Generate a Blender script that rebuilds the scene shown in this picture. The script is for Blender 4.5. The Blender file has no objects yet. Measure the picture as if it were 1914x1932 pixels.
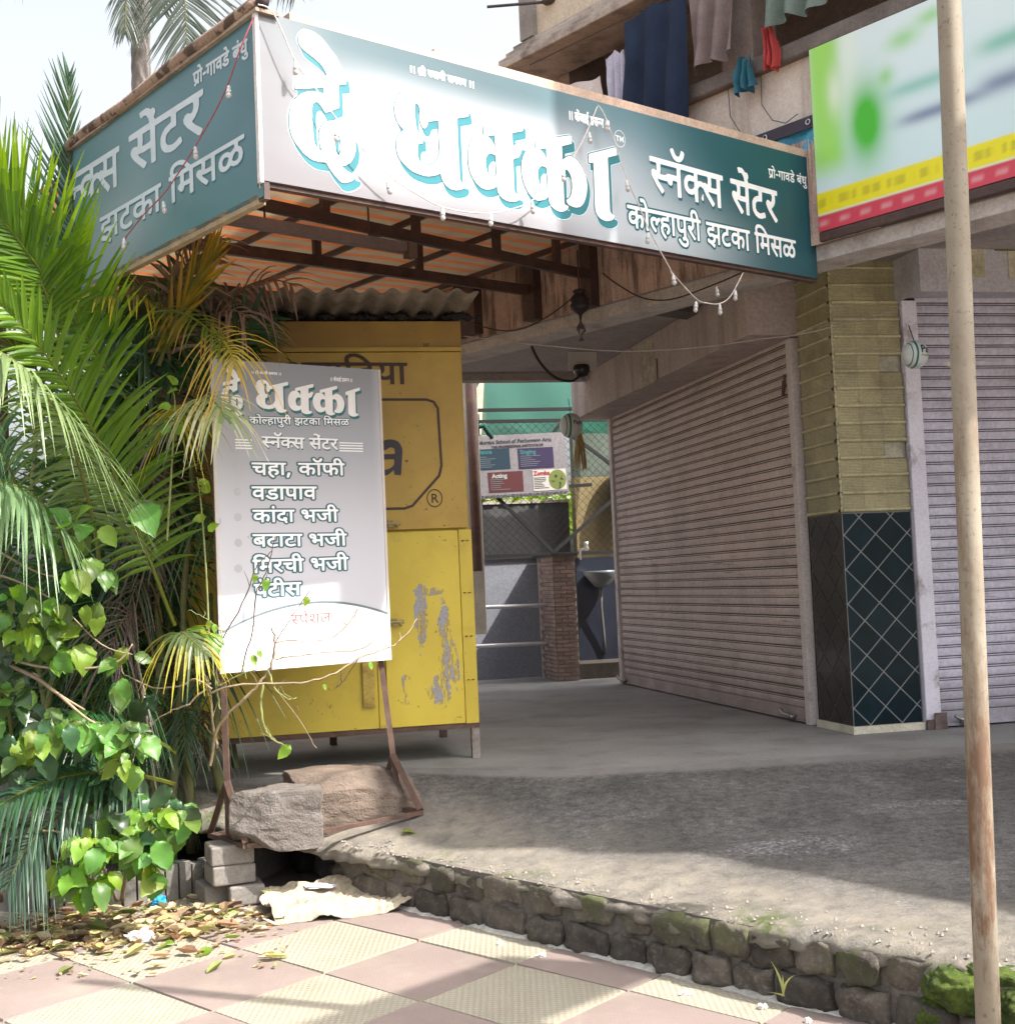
import bpy, bmesh, math, random
import numpy as np
from mathutils import Vector, Matrix
from mathutils.geometry import tessellate_polygon
from mathutils import noise as mn
rnd = random.Random(7)
SC = bpy.context.scene
COL = SC.collection
# ------------------------------------------------------------------ camera
FPX, PIT, ROL, W0 = 2492.3, math.radians(3.034), math.radians(-2.503), 1914.0
cam_d = bpy.data.cameras.new('camera'); cam = bpy.data.objects.new('camera', cam_d); COL.objects.link(cam)
cam_d.sensor_fit = 'HORIZONTAL'; cam_d.sensor_width = 36; cam_d.lens = FPX/W0*36; cam_d.clip_start = .05; cam_d.clip_end = 500
cr_, sr_, cp_, sp_ = math.cos(ROL), math.sin(ROL), math.cos(PIT), math.sin(PIT)
RX = Vector((cr_, -sr_*sp_, sr_*cp_)); UP = Vector((-sr_, -cr_*sp_, cr_*cp_)); FW = Vector((0, cp_, sp_))
m = Matrix.Identity(4)
for i, v in enumerate((RX, UP, -FW)):
    for j in range(3): m[j][i] = v[j]
m[0][3], m[1][3], m[2][3] = 0, 0, 1.0
cam.matrix_world = m
SC.camera = cam
# ------------------------------------------------------------------ world, sun, exposure
SUN = Vector((.737, -.3025, 1.0)).normalized()
elev = math.asin(SUN.z); azim = math.atan2(SUN.x, SUN.y)
w = bpy.data.worlds.new('World'); SC.world = w; w.use_nodes = True
nt = w.node_tree; nt.nodes.clear()
sky = nt.nodes.new('ShaderNodeTexSky'); sky.sky_type = 'NISHITA'; sky.sun_disc = False
sky.sun_elevation = elev; sky.sun_rotation = azim; sky.dust_density = 8; sky.air_density = 1.0; sky.ozone_density = 1
hz = nt.nodes.new('ShaderNodeHueSaturation'); hz.inputs['Saturation'].default_value = .30; hz.inputs['Value'].default_value = 1.2
bg = nt.nodes.new('ShaderNodeBackground'); bg.inputs[1].default_value = .15
wo = nt.nodes.new('ShaderNodeOutputWorld'); nt.links.new(sky.outputs[0], hz.inputs['Color']); nt.links.new(hz.outputs[0], bg.inputs[0]); nt.links.new(bg.outputs[0], wo.inputs[0])
sl = bpy.data.lights.new('sun', 'SUN'); sl.energy = 4.3; sl.angle = math.radians(.55); sl.color = (1, .95, .87)
so = bpy.data.objects.new('sun', sl); COL.objects.link(so); so.rotation_euler = SUN.to_track_quat('Z', 'Y').to_euler()
SC.view_settings.view_transform = 'Standard'; SC.view_settings.look = 'None'; SC.view_settings.gamma = 1
SC.view_settings.exposure = 1.28
SC.cycles.max_bounces = 8; SC.cycles.transparent_max_bounces = 12
# ------------------------------------------------------------------ helpers
def px(u, v, Y):
    """point at depth Y that a photo pixel (1914-wide) looks at"""
    xr = (u-957)/FPX; ur = -(v-966)/FPX
    x = xr*cr_-ur*sr_; up = xr*sr_+ur*cr_
    d = Vector((x, cp_-up*sp_, sp_+up*cp_)); return Vector((0, 0, 1))+d*(Y/d.y)
def adir(az): a = math.radians(az); return Vector((math.sin(a), math.cos(a), 0))
def frot(az): return math.radians(90-az)
def link(o, parent=None):
    COL.objects.link(o)
    if parent is not None: o.parent = parent
    return o
def tag(o, label=None, cat=None, group=None, kind=None):
    if label: o['label'] = label
    if cat: o['category'] = cat
    if group: o['group'] = group
    if kind: o['kind'] = kind
    return o
def thing(name, label, cat, loc=(0, 0, 0), az=90, group=None):
    o = bpy.data.objects.new(name, None); o.location = loc; o.rotation_euler = (0, 0, frot(az)); o.empty_display_size = .1
    COL.objects.link(o); return tag(o, label, cat, group)
class MB:
    def __init__(s): s.v = []; s.f = []; s.c = []; s.mi = []
    def quad(s, a, b, c, d, col=None, mi=0):
        n = len(s.v); s.v += [a, b, c, d]; s.f.append((n, n+1, n+2, n+3)); s.c.append(col); s.mi.append(mi)
    def poly(s, pts, col=None, mi=0):
        n = len(s.v); s.v += list(pts); s.f.append(tuple(range(n, n+len(pts)))); s.c.append(col); s.mi.append(mi)
    def box(s, x0, x1, y0, y1, z0, z1, col=None, mi=0):
        n = len(s.v)
        s.v += [(x0, y0, z0), (x1, y0, z0), (x1, y1, z0), (x0, y1, z0), (x0, y0, z1), (x1, y0, z1), (x1, y1, z1), (x0, y1, z1)]
        for f in ((0, 3, 2, 1), (4, 5, 6, 7), (0, 1, 5, 4), (1, 2, 6, 5), (2, 3, 7, 6), (3, 0, 4, 7)):
            s.f.append(tuple(n+i for i in f)); s.c.append(col); s.mi.append(mi)
    def tube(s, pts, r, sides=6, col=None, caps=True, mi=0):
        pts = [Vector(p) for p in pts]; n = len(pts); rr = r if isinstance(r, (list, tuple)) else [r]*n
        base = len(s.v); pv = None
        for i, p in enumerate(pts):
            t = (pts[min(i+1, n-1)]-pts[max(i-1, 0)])
            if t.length < 1e-9: t = Vector((0, 0, 1))
            t.normalize()
            if pv is None: a = t.orthogonal().normalized()
            else:
                a = pv-t*pv.dot(t)
                a = a.normalized() if a.length > 1e-6 else t.orthogonal().normalized()
            pv = a; b = t.cross(a)
            for k in range(sides):
                an = 2*math.pi*k/sides; s.v.append(tuple(p+(a*math.cos(an)+b*math.sin(an))*rr[i]))
        for i in range(n-1):
            for k in range(sides):
                k2 = (k+1) % sides
                s.f.append((base+i*sides+k, base+i*sides+k2, base+(i+1)*sides+k2, base+(i+1)*sides+k)); s.c.append(col); s.mi.append(mi)
        if caps:
            s.f.append(tuple(base+k for k in reversed(range(sides)))); s.c.append(col); s.mi.append(mi)
            s.f.append(tuple(base+(n-1)*sides+k for k in range(sides))); s.c.append(col); s.mi.append(mi)
    def bar(s, p, q, w, h, col=None, up=(0, 0, 1)):
        """rectangular bar from p to q"""
        p = Vector(p); q = Vector(q); t = (q-p).normalized(); u = Vector(up)
        a = t.cross(u)
        if a.length < 1e-5: a = t.orthogonal()
        a.normalize(); b = a.cross(t).normalized(); a = a*w/2; b = b*h/2; n = len(s.v)
        for c in (p, q):
            for e in (-a-b, a-b, a+b, -a+b): s.v.append(tuple(c+e))
        for f in ((0, 3, 2, 1), (4, 5, 6, 7), (0, 1, 5, 4), (1, 2, 6, 5), (2, 3, 7, 6), (3, 0, 4, 7)):
            s.f.append(tuple(n+i for i in f)); s.c.append(col); s.mi.append(0)
    def lathe(s, prof, c=(0, 0, 0), n=14, col=None):
        base = len(s.v)
        for r, z in prof:
            for k in range(n):
                a = 2*math.pi*k/n; s.v.append((c[0]+r*math.cos(a), c[1]+r*math.sin(a), c[2]+z))
        for i in range(len(prof)-1):
            for k in range(n):
                k2 = (k+1) % n; s.f.append((base+i*n+k, base+i*n+k2, base+(i+1)*n+k2, base+(i+1)*n+k)); s.c.append(col); s.mi.append(0)
    def mesh(s, name, mats, smooth=False):
        me = bpy.data.meshes.new(name); me.from_pydata([tuple(v) for v in s.v], [], s.f)
        if not isinstance(mats, (list, tuple)): mats = [mats]
        for mt in mats: me.materials.append(mo(mt))
        if len(mats) > 1: me.polygons.foreach_set('material_index', s.mi)
        if any(c is not None for c in s.c):
            ca = me.color_attributes.new('Col', 'FLOAT_COLOR', 'CORNER'); arr = []
            for f, c in zip(s.f, s.c):
                c = c or (1, 1, 1)
                if isinstance(c[0], (list, tuple)):
                    for k in range(len(f)): arr += [*c[k], 1]
                else: arr += [*c, 1]*len(f)
            ca.data.foreach_set('color', arr)
        if smooth:
            bm = bmesh.new(); bm.from_mesh(me); bmesh.ops.remove_doubles(bm, verts=bm.verts[:], dist=1e-5); bm.to_mesh(me); bm.free()
            me.polygons.foreach_set('use_smooth', [True]*len(me.polygons))
        me.update(); return me
    def build(s, name, mats, parent=None, smooth=False, **kw):
        o = bpy.data.objects.new(name, s.mesh(name, mats, smooth)); link(o, parent); return tag(o, **kw)
def inst(me, name, parent, mw=None, **kw):
    o = bpy.data.objects.new(name, me); link(o, parent)
    if mw is not None: o.matrix_local = mw
    return tag(o, **kw)
def bevel(o, wd=.004, seg=1):
    md = o.modifiers.new('bevel', 'BEVEL'); md.width = wd; md.segments = seg; md.limit_method = 'ANGLE'; return o
# ------------------------------------------------------------------ materials
class NT:
    def __init__(s, name):
        s.m = bpy.data.materials.new(name); s.m.use_nodes = True; s.n = s.m.node_tree; s.n.nodes.clear()
        s.out = s.N('ShaderNodeOutputMaterial'); s.b = s.N('ShaderNodeBsdfPrincipled'); s.L(s.b.outputs[0], s.out.inputs[0])
    def N(s, t, **k):
        x = s.n.nodes.new(t)
        for a, b in k.items(): setattr(x, a, b)
        return x
    def L(s, a, b): s.n.links.new(a, b)
    def pos(s, sc=(1, 1, 1), obj=False):
        g = s.N('ShaderNodeTexCoord').outputs['Object'] if obj else s.N('ShaderNodeNewGeometry').outputs['Position']
        mp = s.N('ShaderNodeMapping'); mp.inputs['Scale'].default_value = sc; s.L(g, mp.inputs[0]); return mp.outputs[0]
    def noise(s, vec, scale, detail=5, rough=.6, dist=0):
        t = s.N('ShaderNodeTexNoise'); t.inputs['Scale'].default_value = scale; t.inputs['Detail'].default_value = detail
        t.inputs['Roughness'].default_value = rough; t.inputs['Distortion'].default_value = dist; s.L(vec, t.inputs['Vector']); return t.outputs['Fac']
    def ramp(s, f, a, b, ca=(0, 0, 0, 1), cb=(1, 1, 1, 1)):
        if a > b: a, b, ca, cb = b, a, cb, ca
        r = s.N('ShaderNodeValToRGB'); r.color_ramp.elements[0].position = a; r.color_ramp.elements[1].position = b
        r.color_ramp.elements[0].color = ca; r.color_ramp.elements[1].color = cb; s.L(f, r.inputs[0]); return r.outputs[0]
    def mix(s, f, a, b, mode='MIX'):
        x = s.N('ShaderNodeMix', data_type='RGBA', blend_type=mode)
        for sock, val in ((x.inputs[0], f), (x.inputs[6], a), (x.inputs[7], b)):
            if isinstance(val, (int, float)): sock.default_value = val
            elif isinstance(val, (tuple, list)): sock.default_value = (*val[:3], 1)
            else: s.L(val, sock)
        return x.outputs[2]
    def math(s, op, a, b=None, c=None):
        x = s.N('ShaderNodeMath', operation=op)
        for i, v in enumerate((a, b, c)):
            if v is None: continue
            if isinstance(v, (int, float)): x.inputs[i].default_value = v
            else: s.L(v, x.inputs[i])
        return x.outputs[0]
    def bump(s, h, strength=.3, dist=.01, prev=None):
        b = s.N('ShaderNodeBump'); b.inputs['Strength'].default_value = strength; b.inputs['Distance'].default_value = dist
        s.L(h, b.inputs['Height'])
        if prev is not None: s.L(prev, b.inputs['Normal'])
        s.L(b.outputs[0], s.b.inputs['Normal']); return b.outputs[0]
def mo(x): return x.m if isinstance(x, NT) else x
def mul(c, k): return tuple(min(1, x*k) for x in c)
def surf(name, col, rough=.75, var=.25, vs=6, fine=60, bump=.25, bdist=.004, dirt=None, dirt_amt=.5, ds=2.5, streak=False, metal=0, spec=.4, rand=0, attr=False, dth=(.5, .7)):
    """weathered surface: coarse and fine colour variation, dirt of its own shape, relief"""
    t = NT(name); P = t.pos()
    if attr:
        a = t.N('ShaderNodeVertexColor'); a.layer_name = 'Col'; base = a.outputs[0]
        c = t.mix(t.ramp(t.noise(P, vs), .3, .7), base, t.mix(1.0, base, (1-var,)*3, 'MULTIPLY'))
    else:
        c = t.mix(t.ramp(t.noise(P, vs), .3, .7), mul(col, 1+var*.6), mul(col, 1-var))
    c = t.mix(.16, c, t.mix(t.ramp(t.noise(P, fine, 4, .7), .35, .65), (0, 0, 0), (1, 1, 1)), 'OVERLAY') if fine else c
    if rand:
        oi = t.N('ShaderNodeObjectInfo'); v = t.math('MULTIPLY_ADD', oi.outputs['Random'], rand*2, 1-rand)
        hs = t.N('ShaderNodeHueSaturation'); t.L(v, hs.inputs['Value']); t.L(c, hs.inputs['Color']); c = hs.outputs[0]
    if dirt:
        pv = t.pos((1, 1, .12)) if streak else P
        f = t.math('MULTIPLY', t.ramp(t.noise(pv, ds*(3 if streak else 1), 7, .65), dth[0], dth[1]), dirt_amt)
        c = t.mix(f, c, dirt)
    t.L(c, t.b.inputs['Base Color']); t.b.inputs['Roughness'].default_value = rough; t.b.inputs['Metallic'].default_value = metal
    t.b.inputs['Specular IOR Level'].default_value = spec
    if bump: t.bump(t.noise(P, fine or 60, 6, .7), bump, bdist)
    return t.m
def plain(name, col, rough=.6, metal=0, spec=.4, attr=False):
    t = NT(name)
    if attr: a = t.N('ShaderNodeVertexColor'); a.layer_name = 'Col'; t.L(a.outputs[0], t.b.inputs['Base Color'])
    else:
        P = t.pos(); t.L(t.mix(t.noise(P, 14), mul(col, 1.12), mul(col, .85)), t.b.inputs['Base Color'])
    t.b.inputs['Roughness'].default_value = rough; t.b.inputs['Metallic'].default_value = metal; t.b.inputs['Specular IOR Level'].default_value = spec
    return t.m
def leafmat(name, col=None, trans=.45, rough=.4, attr=False, rand=.25, vein=0):
    t = NT(name)
    if attr: a = t.N('ShaderNodeVertexColor'); a.layer_name = 'Col'; c = a.outputs[0]
    else:
        P = t.pos(); c = t.mix(t.ramp(t.noise(P, 5), .35, .65), mul(col, 1.25), mul(col, .7))
    if rand:
        oi = t.N('ShaderNodeObjectInfo'); v = t.math('MULTIPLY_ADD', oi.outputs['Random'], rand*2, 1-rand)
        h2 = t.math('MULTIPLY_ADD', oi.outputs['Random'], .05, .475)
        hs = t.N('ShaderNodeHueSaturation'); t.L(v, hs.inputs['Value']); t.L(h2, hs.inputs['Hue']); t.L(c, hs.inputs['Color']); c = hs.outputs[0]
    t.L(c, t.b.inputs['Base Color']); t.b.inputs['Roughness'].default_value = rough; t.b.inputs['Specular IOR Level'].default_value = .5
    tr = t.N('ShaderNodeBsdfTranslucent'); hs2 = t.N('ShaderNodeHueSaturation'); hs2.inputs['Saturation'].default_value = 1.15; hs2.inputs['Value'].default_value = 1.55
    t.L(c, hs2.inputs['Color']); t.L(hs2.outputs[0], tr.inputs[0])
    mx = t.N('ShaderNodeMixShader'); mx.inputs[0].default_value = trans; t.L(t.b.outputs[0], mx.inputs[1]); t.L(tr.outputs[0], mx.inputs[2]); t.L(mx.outputs[0], t.out.inputs[0])
    if vein: t.bump(t.noise(t.pos(), 25, 2), .15, .002)
    return t.m
def smooth(a, b, x):
    if a == b: return float(x > a)
    t = max(0, min(1, (x-a)/(b-a))); return t*t*(3-2*t)
def lerp(a, b, t): return tuple(x+(y-x)*t for x, y in zip(a, b))
def srgb(r, g, b): return tuple(((c/255)/12.92 if c <= 10 else ((c/255+.055)/1.055)**2.4) for c in (r, g, b))
def jit(a): return rnd.uniform(-a, a)
# ------------------------------------------------------------------ lettering (outline data at the end of the preamble)
def letters(key, yo=0, tf=None):
    """decode outlines, return MB in panel coordinates (x, y, z)"""
    mb = MB()
    for g in TXT[key]:
        loops = []
        for s in g:
            x, y, L = 0, 0, []
            for i in range(0, len(s), 2): x += s[i]; y += s[i+1]; L.append((x/2000, y/2000))
            loops.append(L)
        if tf: loops = [[tf(*p) for p in L] for L in loops]
        tri = tessellate_polygon([[Vector((a, b, 0)) for a, b in L] for L in loops])
        flat = [p for L in loops for p in L]; n = len(mb.v)
        mb.v += [(a, yo, b) for a, b in flat]
        for t in tri:
            p, q, r = (flat[i] for i in t)
            if (q[0]-p[0])*(r[1]-p[1])-(q[1]-p[1])*(r[0]-p[0]) < 0: t = (t[0], t[2], t[1])
            mb.f.append(tuple(n+i for i in t)); mb.c.append(None); mb.mi.append(0)
    return mb
def latin(txt, size, name, mat, parent, x, y, z, bold=0, rotx=90, align='LEFT', sx=1, **kw):
    c = bpy.data.curves.new('txt', 'FONT'); c.body = txt; c.size = size; c.offset = bold; c.align_x = align; c.resolution_u = 3
    o = bpy.data.objects.new('txt', c); COL.objects.link(o); dg = bpy.context.evaluated_depsgraph_get(); dg.update()
    me = bpy.data.meshes.new_from_object(o.evaluated_get(dg)); bpy.data.objects.remove(o); bpy.data.curves.remove(c)
    for v in me.vertices: v.co = (v.co.x*sx, 0, v.co.y)
    me.materials.clear(); me.materials.append(mo(mat))
    q = bpy.data.objects.new(name, me); link(q, parent); q.location = (x, y, z); return tag(q, **kw)
TXT = {
 'snacks': [[[5926,1270,-16,-5,-5,-9,12,-45,9,-7,38,7,16,-9,23,-36,10,-48,-229,5,-10,-11,0,-31,2,-10,8,-6,80,-3,11,-7,7,-36,-10,-43,-35,15,-26,-5,-13,-13,-4,-27,8,-32,22,-36,108,-133,22,4,18,26,0,9,-90,106,5,12,43,-11,88,-4,3,-136,12,-7,31,-1,8,7,2,295,2,8,7,3,150,-4,9,-7,-1,-49,-46,-12,-35,-21,-24,-32,-8,-22,0,-67,8,-32,36,-46,53,-25,46,-2,74,22,4,27,-16,33,-81,-23,-47,17,-23,36,4,49,16,20,19,12,70,4,7,5,5,108,153,-2,10,-7,7,-27,-12,-45,-13,-13,-35,21,-19,0,-15,-9,-13,-27,4,-27,38,-64,104,-119,20,3,20,21,-2,19,-37,35,-58,71,43,37,16,24,12,40,-3,58,6,6,30,0,8,5,2,42,-5,9,-488,17,-12,33,16,22,1,32,-17,25,-35,2,-23,25,-23,14],[5934,1058,84,-3,-1,-102,-26,-6,-61,4,5,44]],[[4874,1296,-23,-8,-9,-10,0,-18,8,-18,28,-47,23,-20,30,-13,42,-1,35,13,32,36,16,44,-6,25,-34,14,-9,-6,-25,-58,-20,-10,-23,1,-23,16,-30,59]],[[4528,1158,-6,-14,1,-31,5,-10,85,-4,9,-7,4,-58,-5,-18,-5,-3,-30,15,-27,-5,-16,-22,0,-32,12,-28,60,-86,71,-76,11,5,19,21,5,16,-74,80,-18,34,53,-8,73,-2,11,5,35,-36,30,-7,20,14,6,41,9,7,58,-5,3,-161,8,-6,43,0,5,14,0,286,2,8,8,3,196,-9,0,-36,-62,10,-38,-9,-31,-21,-24,-46,-1,-54,5,-22,14,-27,37,-29,57,-7,43,15,2,-73,5,-10,39,-2,8,6,2,143,23,26,20,9,41,-19,46,-73,90,-103,12,0,19,21,4,20,-87,101,-2,13,135,-11,3,-136,8,-7,42,0,6,14,0,291,6,6,38,1,6,14,-1,36,-12,7],[4682,1095,238,-5,6,-11,-1,-67,-9,-7,-127,4,-46,-25,-65,2,-4,6,9,45],[5247,1078,153,-3,9,-28,-5,-49,-8,-9,-31,16,-34,-9,-20,11,-38,1,-27,-7],[5462,1072,84,-3,-1,-102,-26,-6,-61,4,5,40],[5117,988,60,-4,12,5,0,-58,-27,-26,-20,-8,-23,0,-19,10,-12,24,0,27,8,17]],[[5315,871,-24,-49,8,-14,20,-11,9,10,0,54,-5,10]]],
 'kolh': [[[4365,682,-10,-2,-4,-6,8,-29,6,-4,24,5,15,-8,12,-27,6,-20,-4,-4,-246,2,-8,-4,-1,-25,6,-7,108,-3,0,-23,-39,5,-17,-3,-20,-10,-20,-27,-3,-39,3,-17,12,-20,20,-15,37,-4,27,10,1,-45,4,-6,24,-1,5,4,1,87,18,22,10,3,10,-2,8,-15,0,-25,-16,-40,5,-9,18,-11,7,1,13,22,7,28,0,48,-15,27,-20,11,-44,-4,-1,45,6,4,108,-2,1,-188,3,-6,5,-1,20,0,6,6,2,189,272,-2,0,-17,-46,-1,-22,-7,-13,-11,-8,-17,1,-28,10,-20,-12,-22,-3,-17,5,-34,8,-18,17,-23,34,-31,18,18,2,8,-32,33,-10,15,-6,17,0,17,4,10,13,10,14,4,17,-1,18,-9,5,-12,-3,-11,-21,-19,6,-23,7,-7,24,12,12,14,9,23,0,20,-9,23,-17,17,-27,9,-43,-1,-6,9,1,9,12,6,73,0,4,7,1,47,41,0,2,-189,6,-6,24,-1,5,4,1,6,0,183,4,4,34,0,4,-7,0,-79,10,-34,18,-18,27,-9,41,8,0,-43,-19,-8,-4,-6,8,-26,8,-4,27,8,14,-7,4,-8,-6,-18,-25,-6,-30,10,-21,19,-17,21,-5,0,-18,-14,-2,-9,21,-28,24,-20,41,-16,22,0,24,9,16,15,7,17,0,31,-5,14,-28,28,1,177,85,1,7,-4,4,-26,-7,-19,-9,-8,-22,12,-17,-3,-10,-12,-1,-20,8,-20,25,-35,54,-59,12,-6,16,15,1,11,-32,33,-28,33,-1,5,24,18,17,24,4,17,0,42,38,1,4,-7,0,-183,6,-7,22,0,5,4,1,189,3,4,25,1,3,6,0,22,-6,7,-28,2,-10,34,-17,37,-10,11,-20,12,-32,1,-25,-15,-12,-26,0,-36,3,-14,-7,-4,-639,5,-22,58,-15,24,-24,14],[5149,639,16,0,11,-9,11,-25,4,-23,-41,-1,-7,4,-6,20,0,17,5,11],[4928,545,56,1,6,-4,0,-82,-5,-8,-18,-12,-12,-2,-12,2,-13,15,-3,20],[4232,492,37,-2,8,3,0,-36,-17,-17,-13,-5,-22,3,-9,10,-4,21,7,14]],[[6202,667,-18,-5,-21,-19,-11,-26,2,-40,-4,-4,-12,-1,-3,-6,1,-26,5,-3,17,-1,3,-4,0,-183,4,-9,27,-1,6,7,0,183,2,6,4,1,44,0,6,-5,0,-61,-19,-9,-8,-11,1,-17,9,-20,21,-19,14,-2,13,10,3,22,4,4,53,-1,2,-82,6,-7,22,0,6,7,0,183,4,6,70,0,8,-4,3,-28,-4,-20,-4,-3,-20,10,-19,-6,-6,-12,0,-20,10,-22,21,-31,58,-64,7,1,12,13,3,12,-55,63,-2,5,3,5,27,-6,56,-1,2,-86,8,-4,22,0,5,4,1,186,3,7,166,-1,6,-5,-1,-25,-13,-6,-19,-17,-34,21,-34,1,-15,-7,-19,-21,-8,-23,0,-43,9,-22,25,-23,32,-4,22,9,15,14,29,-20,35,-4,26,14,11,12,7,17,3,17,-3,42,-7,14,-25,26,-1,28,6,4,46,1,4,9,-1,19,-3,6,-493,6,-44,56,-31,25,-42,15],[6213,630,25,1,25,-9,31,-22,20,-27,-120,1,-8,17,0,14,8,15],[6290,534,56,-1,-1,-67,-56,1],[6500,532,53,-1,-1,-64,-16,-4,-39,2,3,25],[6674,463,20,1,21,-18,-7,-22,-11,-20,-15,-10,-18,7,-7,20,3,28],[6769,463,16,1,7,-4,11,-23,-6,-31,-20,-12,-24,9,-9,12,8,25]],[[5345,579,-3,-9,0,-20,3,-6,91,-4,1,-13,-4,-4,-34,0,-22,-6,-10,-8,-10,-18,-1,-25,14,-30,17,-16,10,-4,24,8,15,0,12,-7,5,-11,-5,-14,-20,-10,-22,1,-27,16,-14,-3,-8,-9,0,-23,16,-14,26,-5,63,-39,6,4,10,25,-3,6,-17,11,22,20,7,19,1,20,4,4,29,-1,1,-62,3,-6,25,-1,5,4,1,185,4,7,102,-2,0,-33,-24,-6,-23,-11,-19,-23,-8,-25,3,-45,12,-22,23,-21,29,-9,42,3,24,8,10,9,-5,23,-5,9,-7,0,-27,-12,-22,-4,-22,7,-8,6,-7,9,-6,16,3,23,13,17,24,9,30,0,5,4,2,68,144,-1,0,-25,-39,6,-24,-6,-20,-13,-15,-29,-1,-40,11,-23,25,-20,36,-3,27,10,2,-49,5,-4,20,0,5,1,3,6,0,84,9,15,19,11,13,-6,6,-15,0,-16,-17,-45,5,-9,18,-12,5,0,8,9,9,23,6,25,-1,39,-15,30,-20,11,-29,0,-14,-4,0,48,107,1,4,-7,0,-183,6,-7,19,0,6,1,3,8,0,183,3,4,27,1,4,9,-1,23,-8,4],[5473,541,48,-1,0,-84,-15,-4,-29,0,-32,9,-41,-3,-9,4,-4,15,10,9,67,1,3,6],[5795,479,41,-2,7,3,0,-35,-10,-12,-19,-11,-15,-1,-12,7,-8,14,-1,15,5,14]],[[4535,515,-19,-8,-15,-15,-8,-19,0,-31,10,-29,9,-14,28,-32,22,-17,20,17,0,9,-45,48,-10,26,3,17,10,9,25,-3,5,-9,-5,-26,29,-12,19,41,25,16,1,25,-4,6,-7,1,-15,-3,-22,-13,-22,13]]],
 'kolh_o': [[[4357,702,-12,-5,-11,-15,0,-17,8,-28,15,-15,32,1,5,-15,-232,1,-16,-18,3,-45,11,-12,25,-3,-19,-25,-5,-19,0,-45,5,-20,20,-27,20,-13,53,-6,3,-25,12,-15,42,0,12,14,2,18,27,-19,22,0,13,15,16,35,2,-47,9,-14,7,-4,39,1,13,17,1,63,17,-25,52,-57,24,-2,28,31,-1,23,-16,19,21,5,26,44,3,-7,-9,-31,0,-22,13,-45,51,-60,11,-7,17,1,27,30,2,18,25,14,24,28,4,-26,13,-14,41,-1,14,12,2,177,4,7,4,-7,0,-67,10,-34,32,-32,44,-8,-12,-17,-2,-12,-15,11,-17,-1,-30,-31,0,-20,9,-14,23,-27,32,-25,29,-9,52,2,17,10,22,25,6,14,0,48,-8,17,-26,31,1,60,71,-87,29,-28,22,0,14,15,17,-13,37,0,15,15,1,177,18,5,13,14,0,43,-13,17,-24,3,-25,60,-31,31,-54,4,-23,-13,-24,-36,-1,-42,-3,-4,-605,4,-6,5,-18,48,-25,31,-22,12],[5155,616,6,0,5,-14,-9,1],[4331,530,77,0,0,-47,-34,39,-41,5],[4480,529,27,0,-28,-32],[4789,526,8,-2,-1,-78,-19,24,11,20],[4946,525,21,1,6,-4,0,-50,-16,-13,-7,1,-3,6],[5043,524,56,1,4,-4,-4,-4,-32,2,-22,-18,-3,4],[5175,523,6,-5,0,-116,-4,-6,-38,40,31,41],[4239,472,16,0,4,-6,-21,-11,-6,9],[4335,446,5,1,1,-7,-11,-26,-1,23],[4712,412,9,-3,-17,-29,-8,23]],[[6194,687,-29,-14,-18,-20,-12,-25,-1,-31,-16,-22,0,-42,12,-15,14,-5,0,-175,14,-17,41,-1,13,12,4,75,34,-32,27,-3,12,6,22,31,18,-5,1,-67,3,-7,13,-12,39,1,13,17,1,92,29,-40,66,-74,22,1,20,19,17,-17,41,0,14,17,1,49,31,-35,23,-10,34,0,32,15,31,-15,34,-1,30,14,19,23,8,18,3,16,-3,59,-28,40,3,4,34,1,13,14,1,43,-14,17,-490,5,-46,57,-36,27,-38,12],[6220,610,23,-2,23,-15,-57,0,-3,10],[6217,515,16,1,4,-7,-1,-25,-17,-12,-4,3],[6307,514,21,0,0,-28,-22,0],[6400,513,41,1,3,-4,-28,-5,-14,-12,-4,4],[6519,512,17,0,1,-22,-4,-6,-14,1],[6609,512,24,1,3,-4,-27,-32],[6681,444,12,-6,-13,-21,-6,13],[6777,443,6,-6,0,-17,-13,-3,-4,6],[6511,406,24,-1,1,-26]],[[5338,598,-13,-17,0,-39,12,-17,14,-3,-12,-25,0,-40,20,-39,-19,-23,0,-39,22,-23,30,-8,63,-39,17,1,13,14,10,26,-4,28,10,17,4,-3,1,-28,12,-15,40,-1,15,15,2,41,31,-39,17,-11,22,-7,44,0,44,14,15,18,0,28,36,-19,39,-1,5,-26,12,-14,37,-2,17,15,3,18,26,-18,20,0,29,41,2,-38,10,-16,44,-2,14,17,0,174,21,5,13,18,-1,42,-15,15],[5490,521,11,1,4,-4,0,-40,-6,-6,-15,1],[5575,520,47,0,-47,-49],[5716,519,32,0,-20,-40,-1,-61,-21,-2,-29,-13,-27,4,-9,14,4,17,25,9,31,1,13,14],[5898,517,72,1,3,-7,0,-34,-24,26,-16,9,-34,2],[5803,459,16,1,6,-7,-21,-11,-7,9],[5901,433,5,0,1,-6,-10,-23,-1,21]]],
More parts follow.
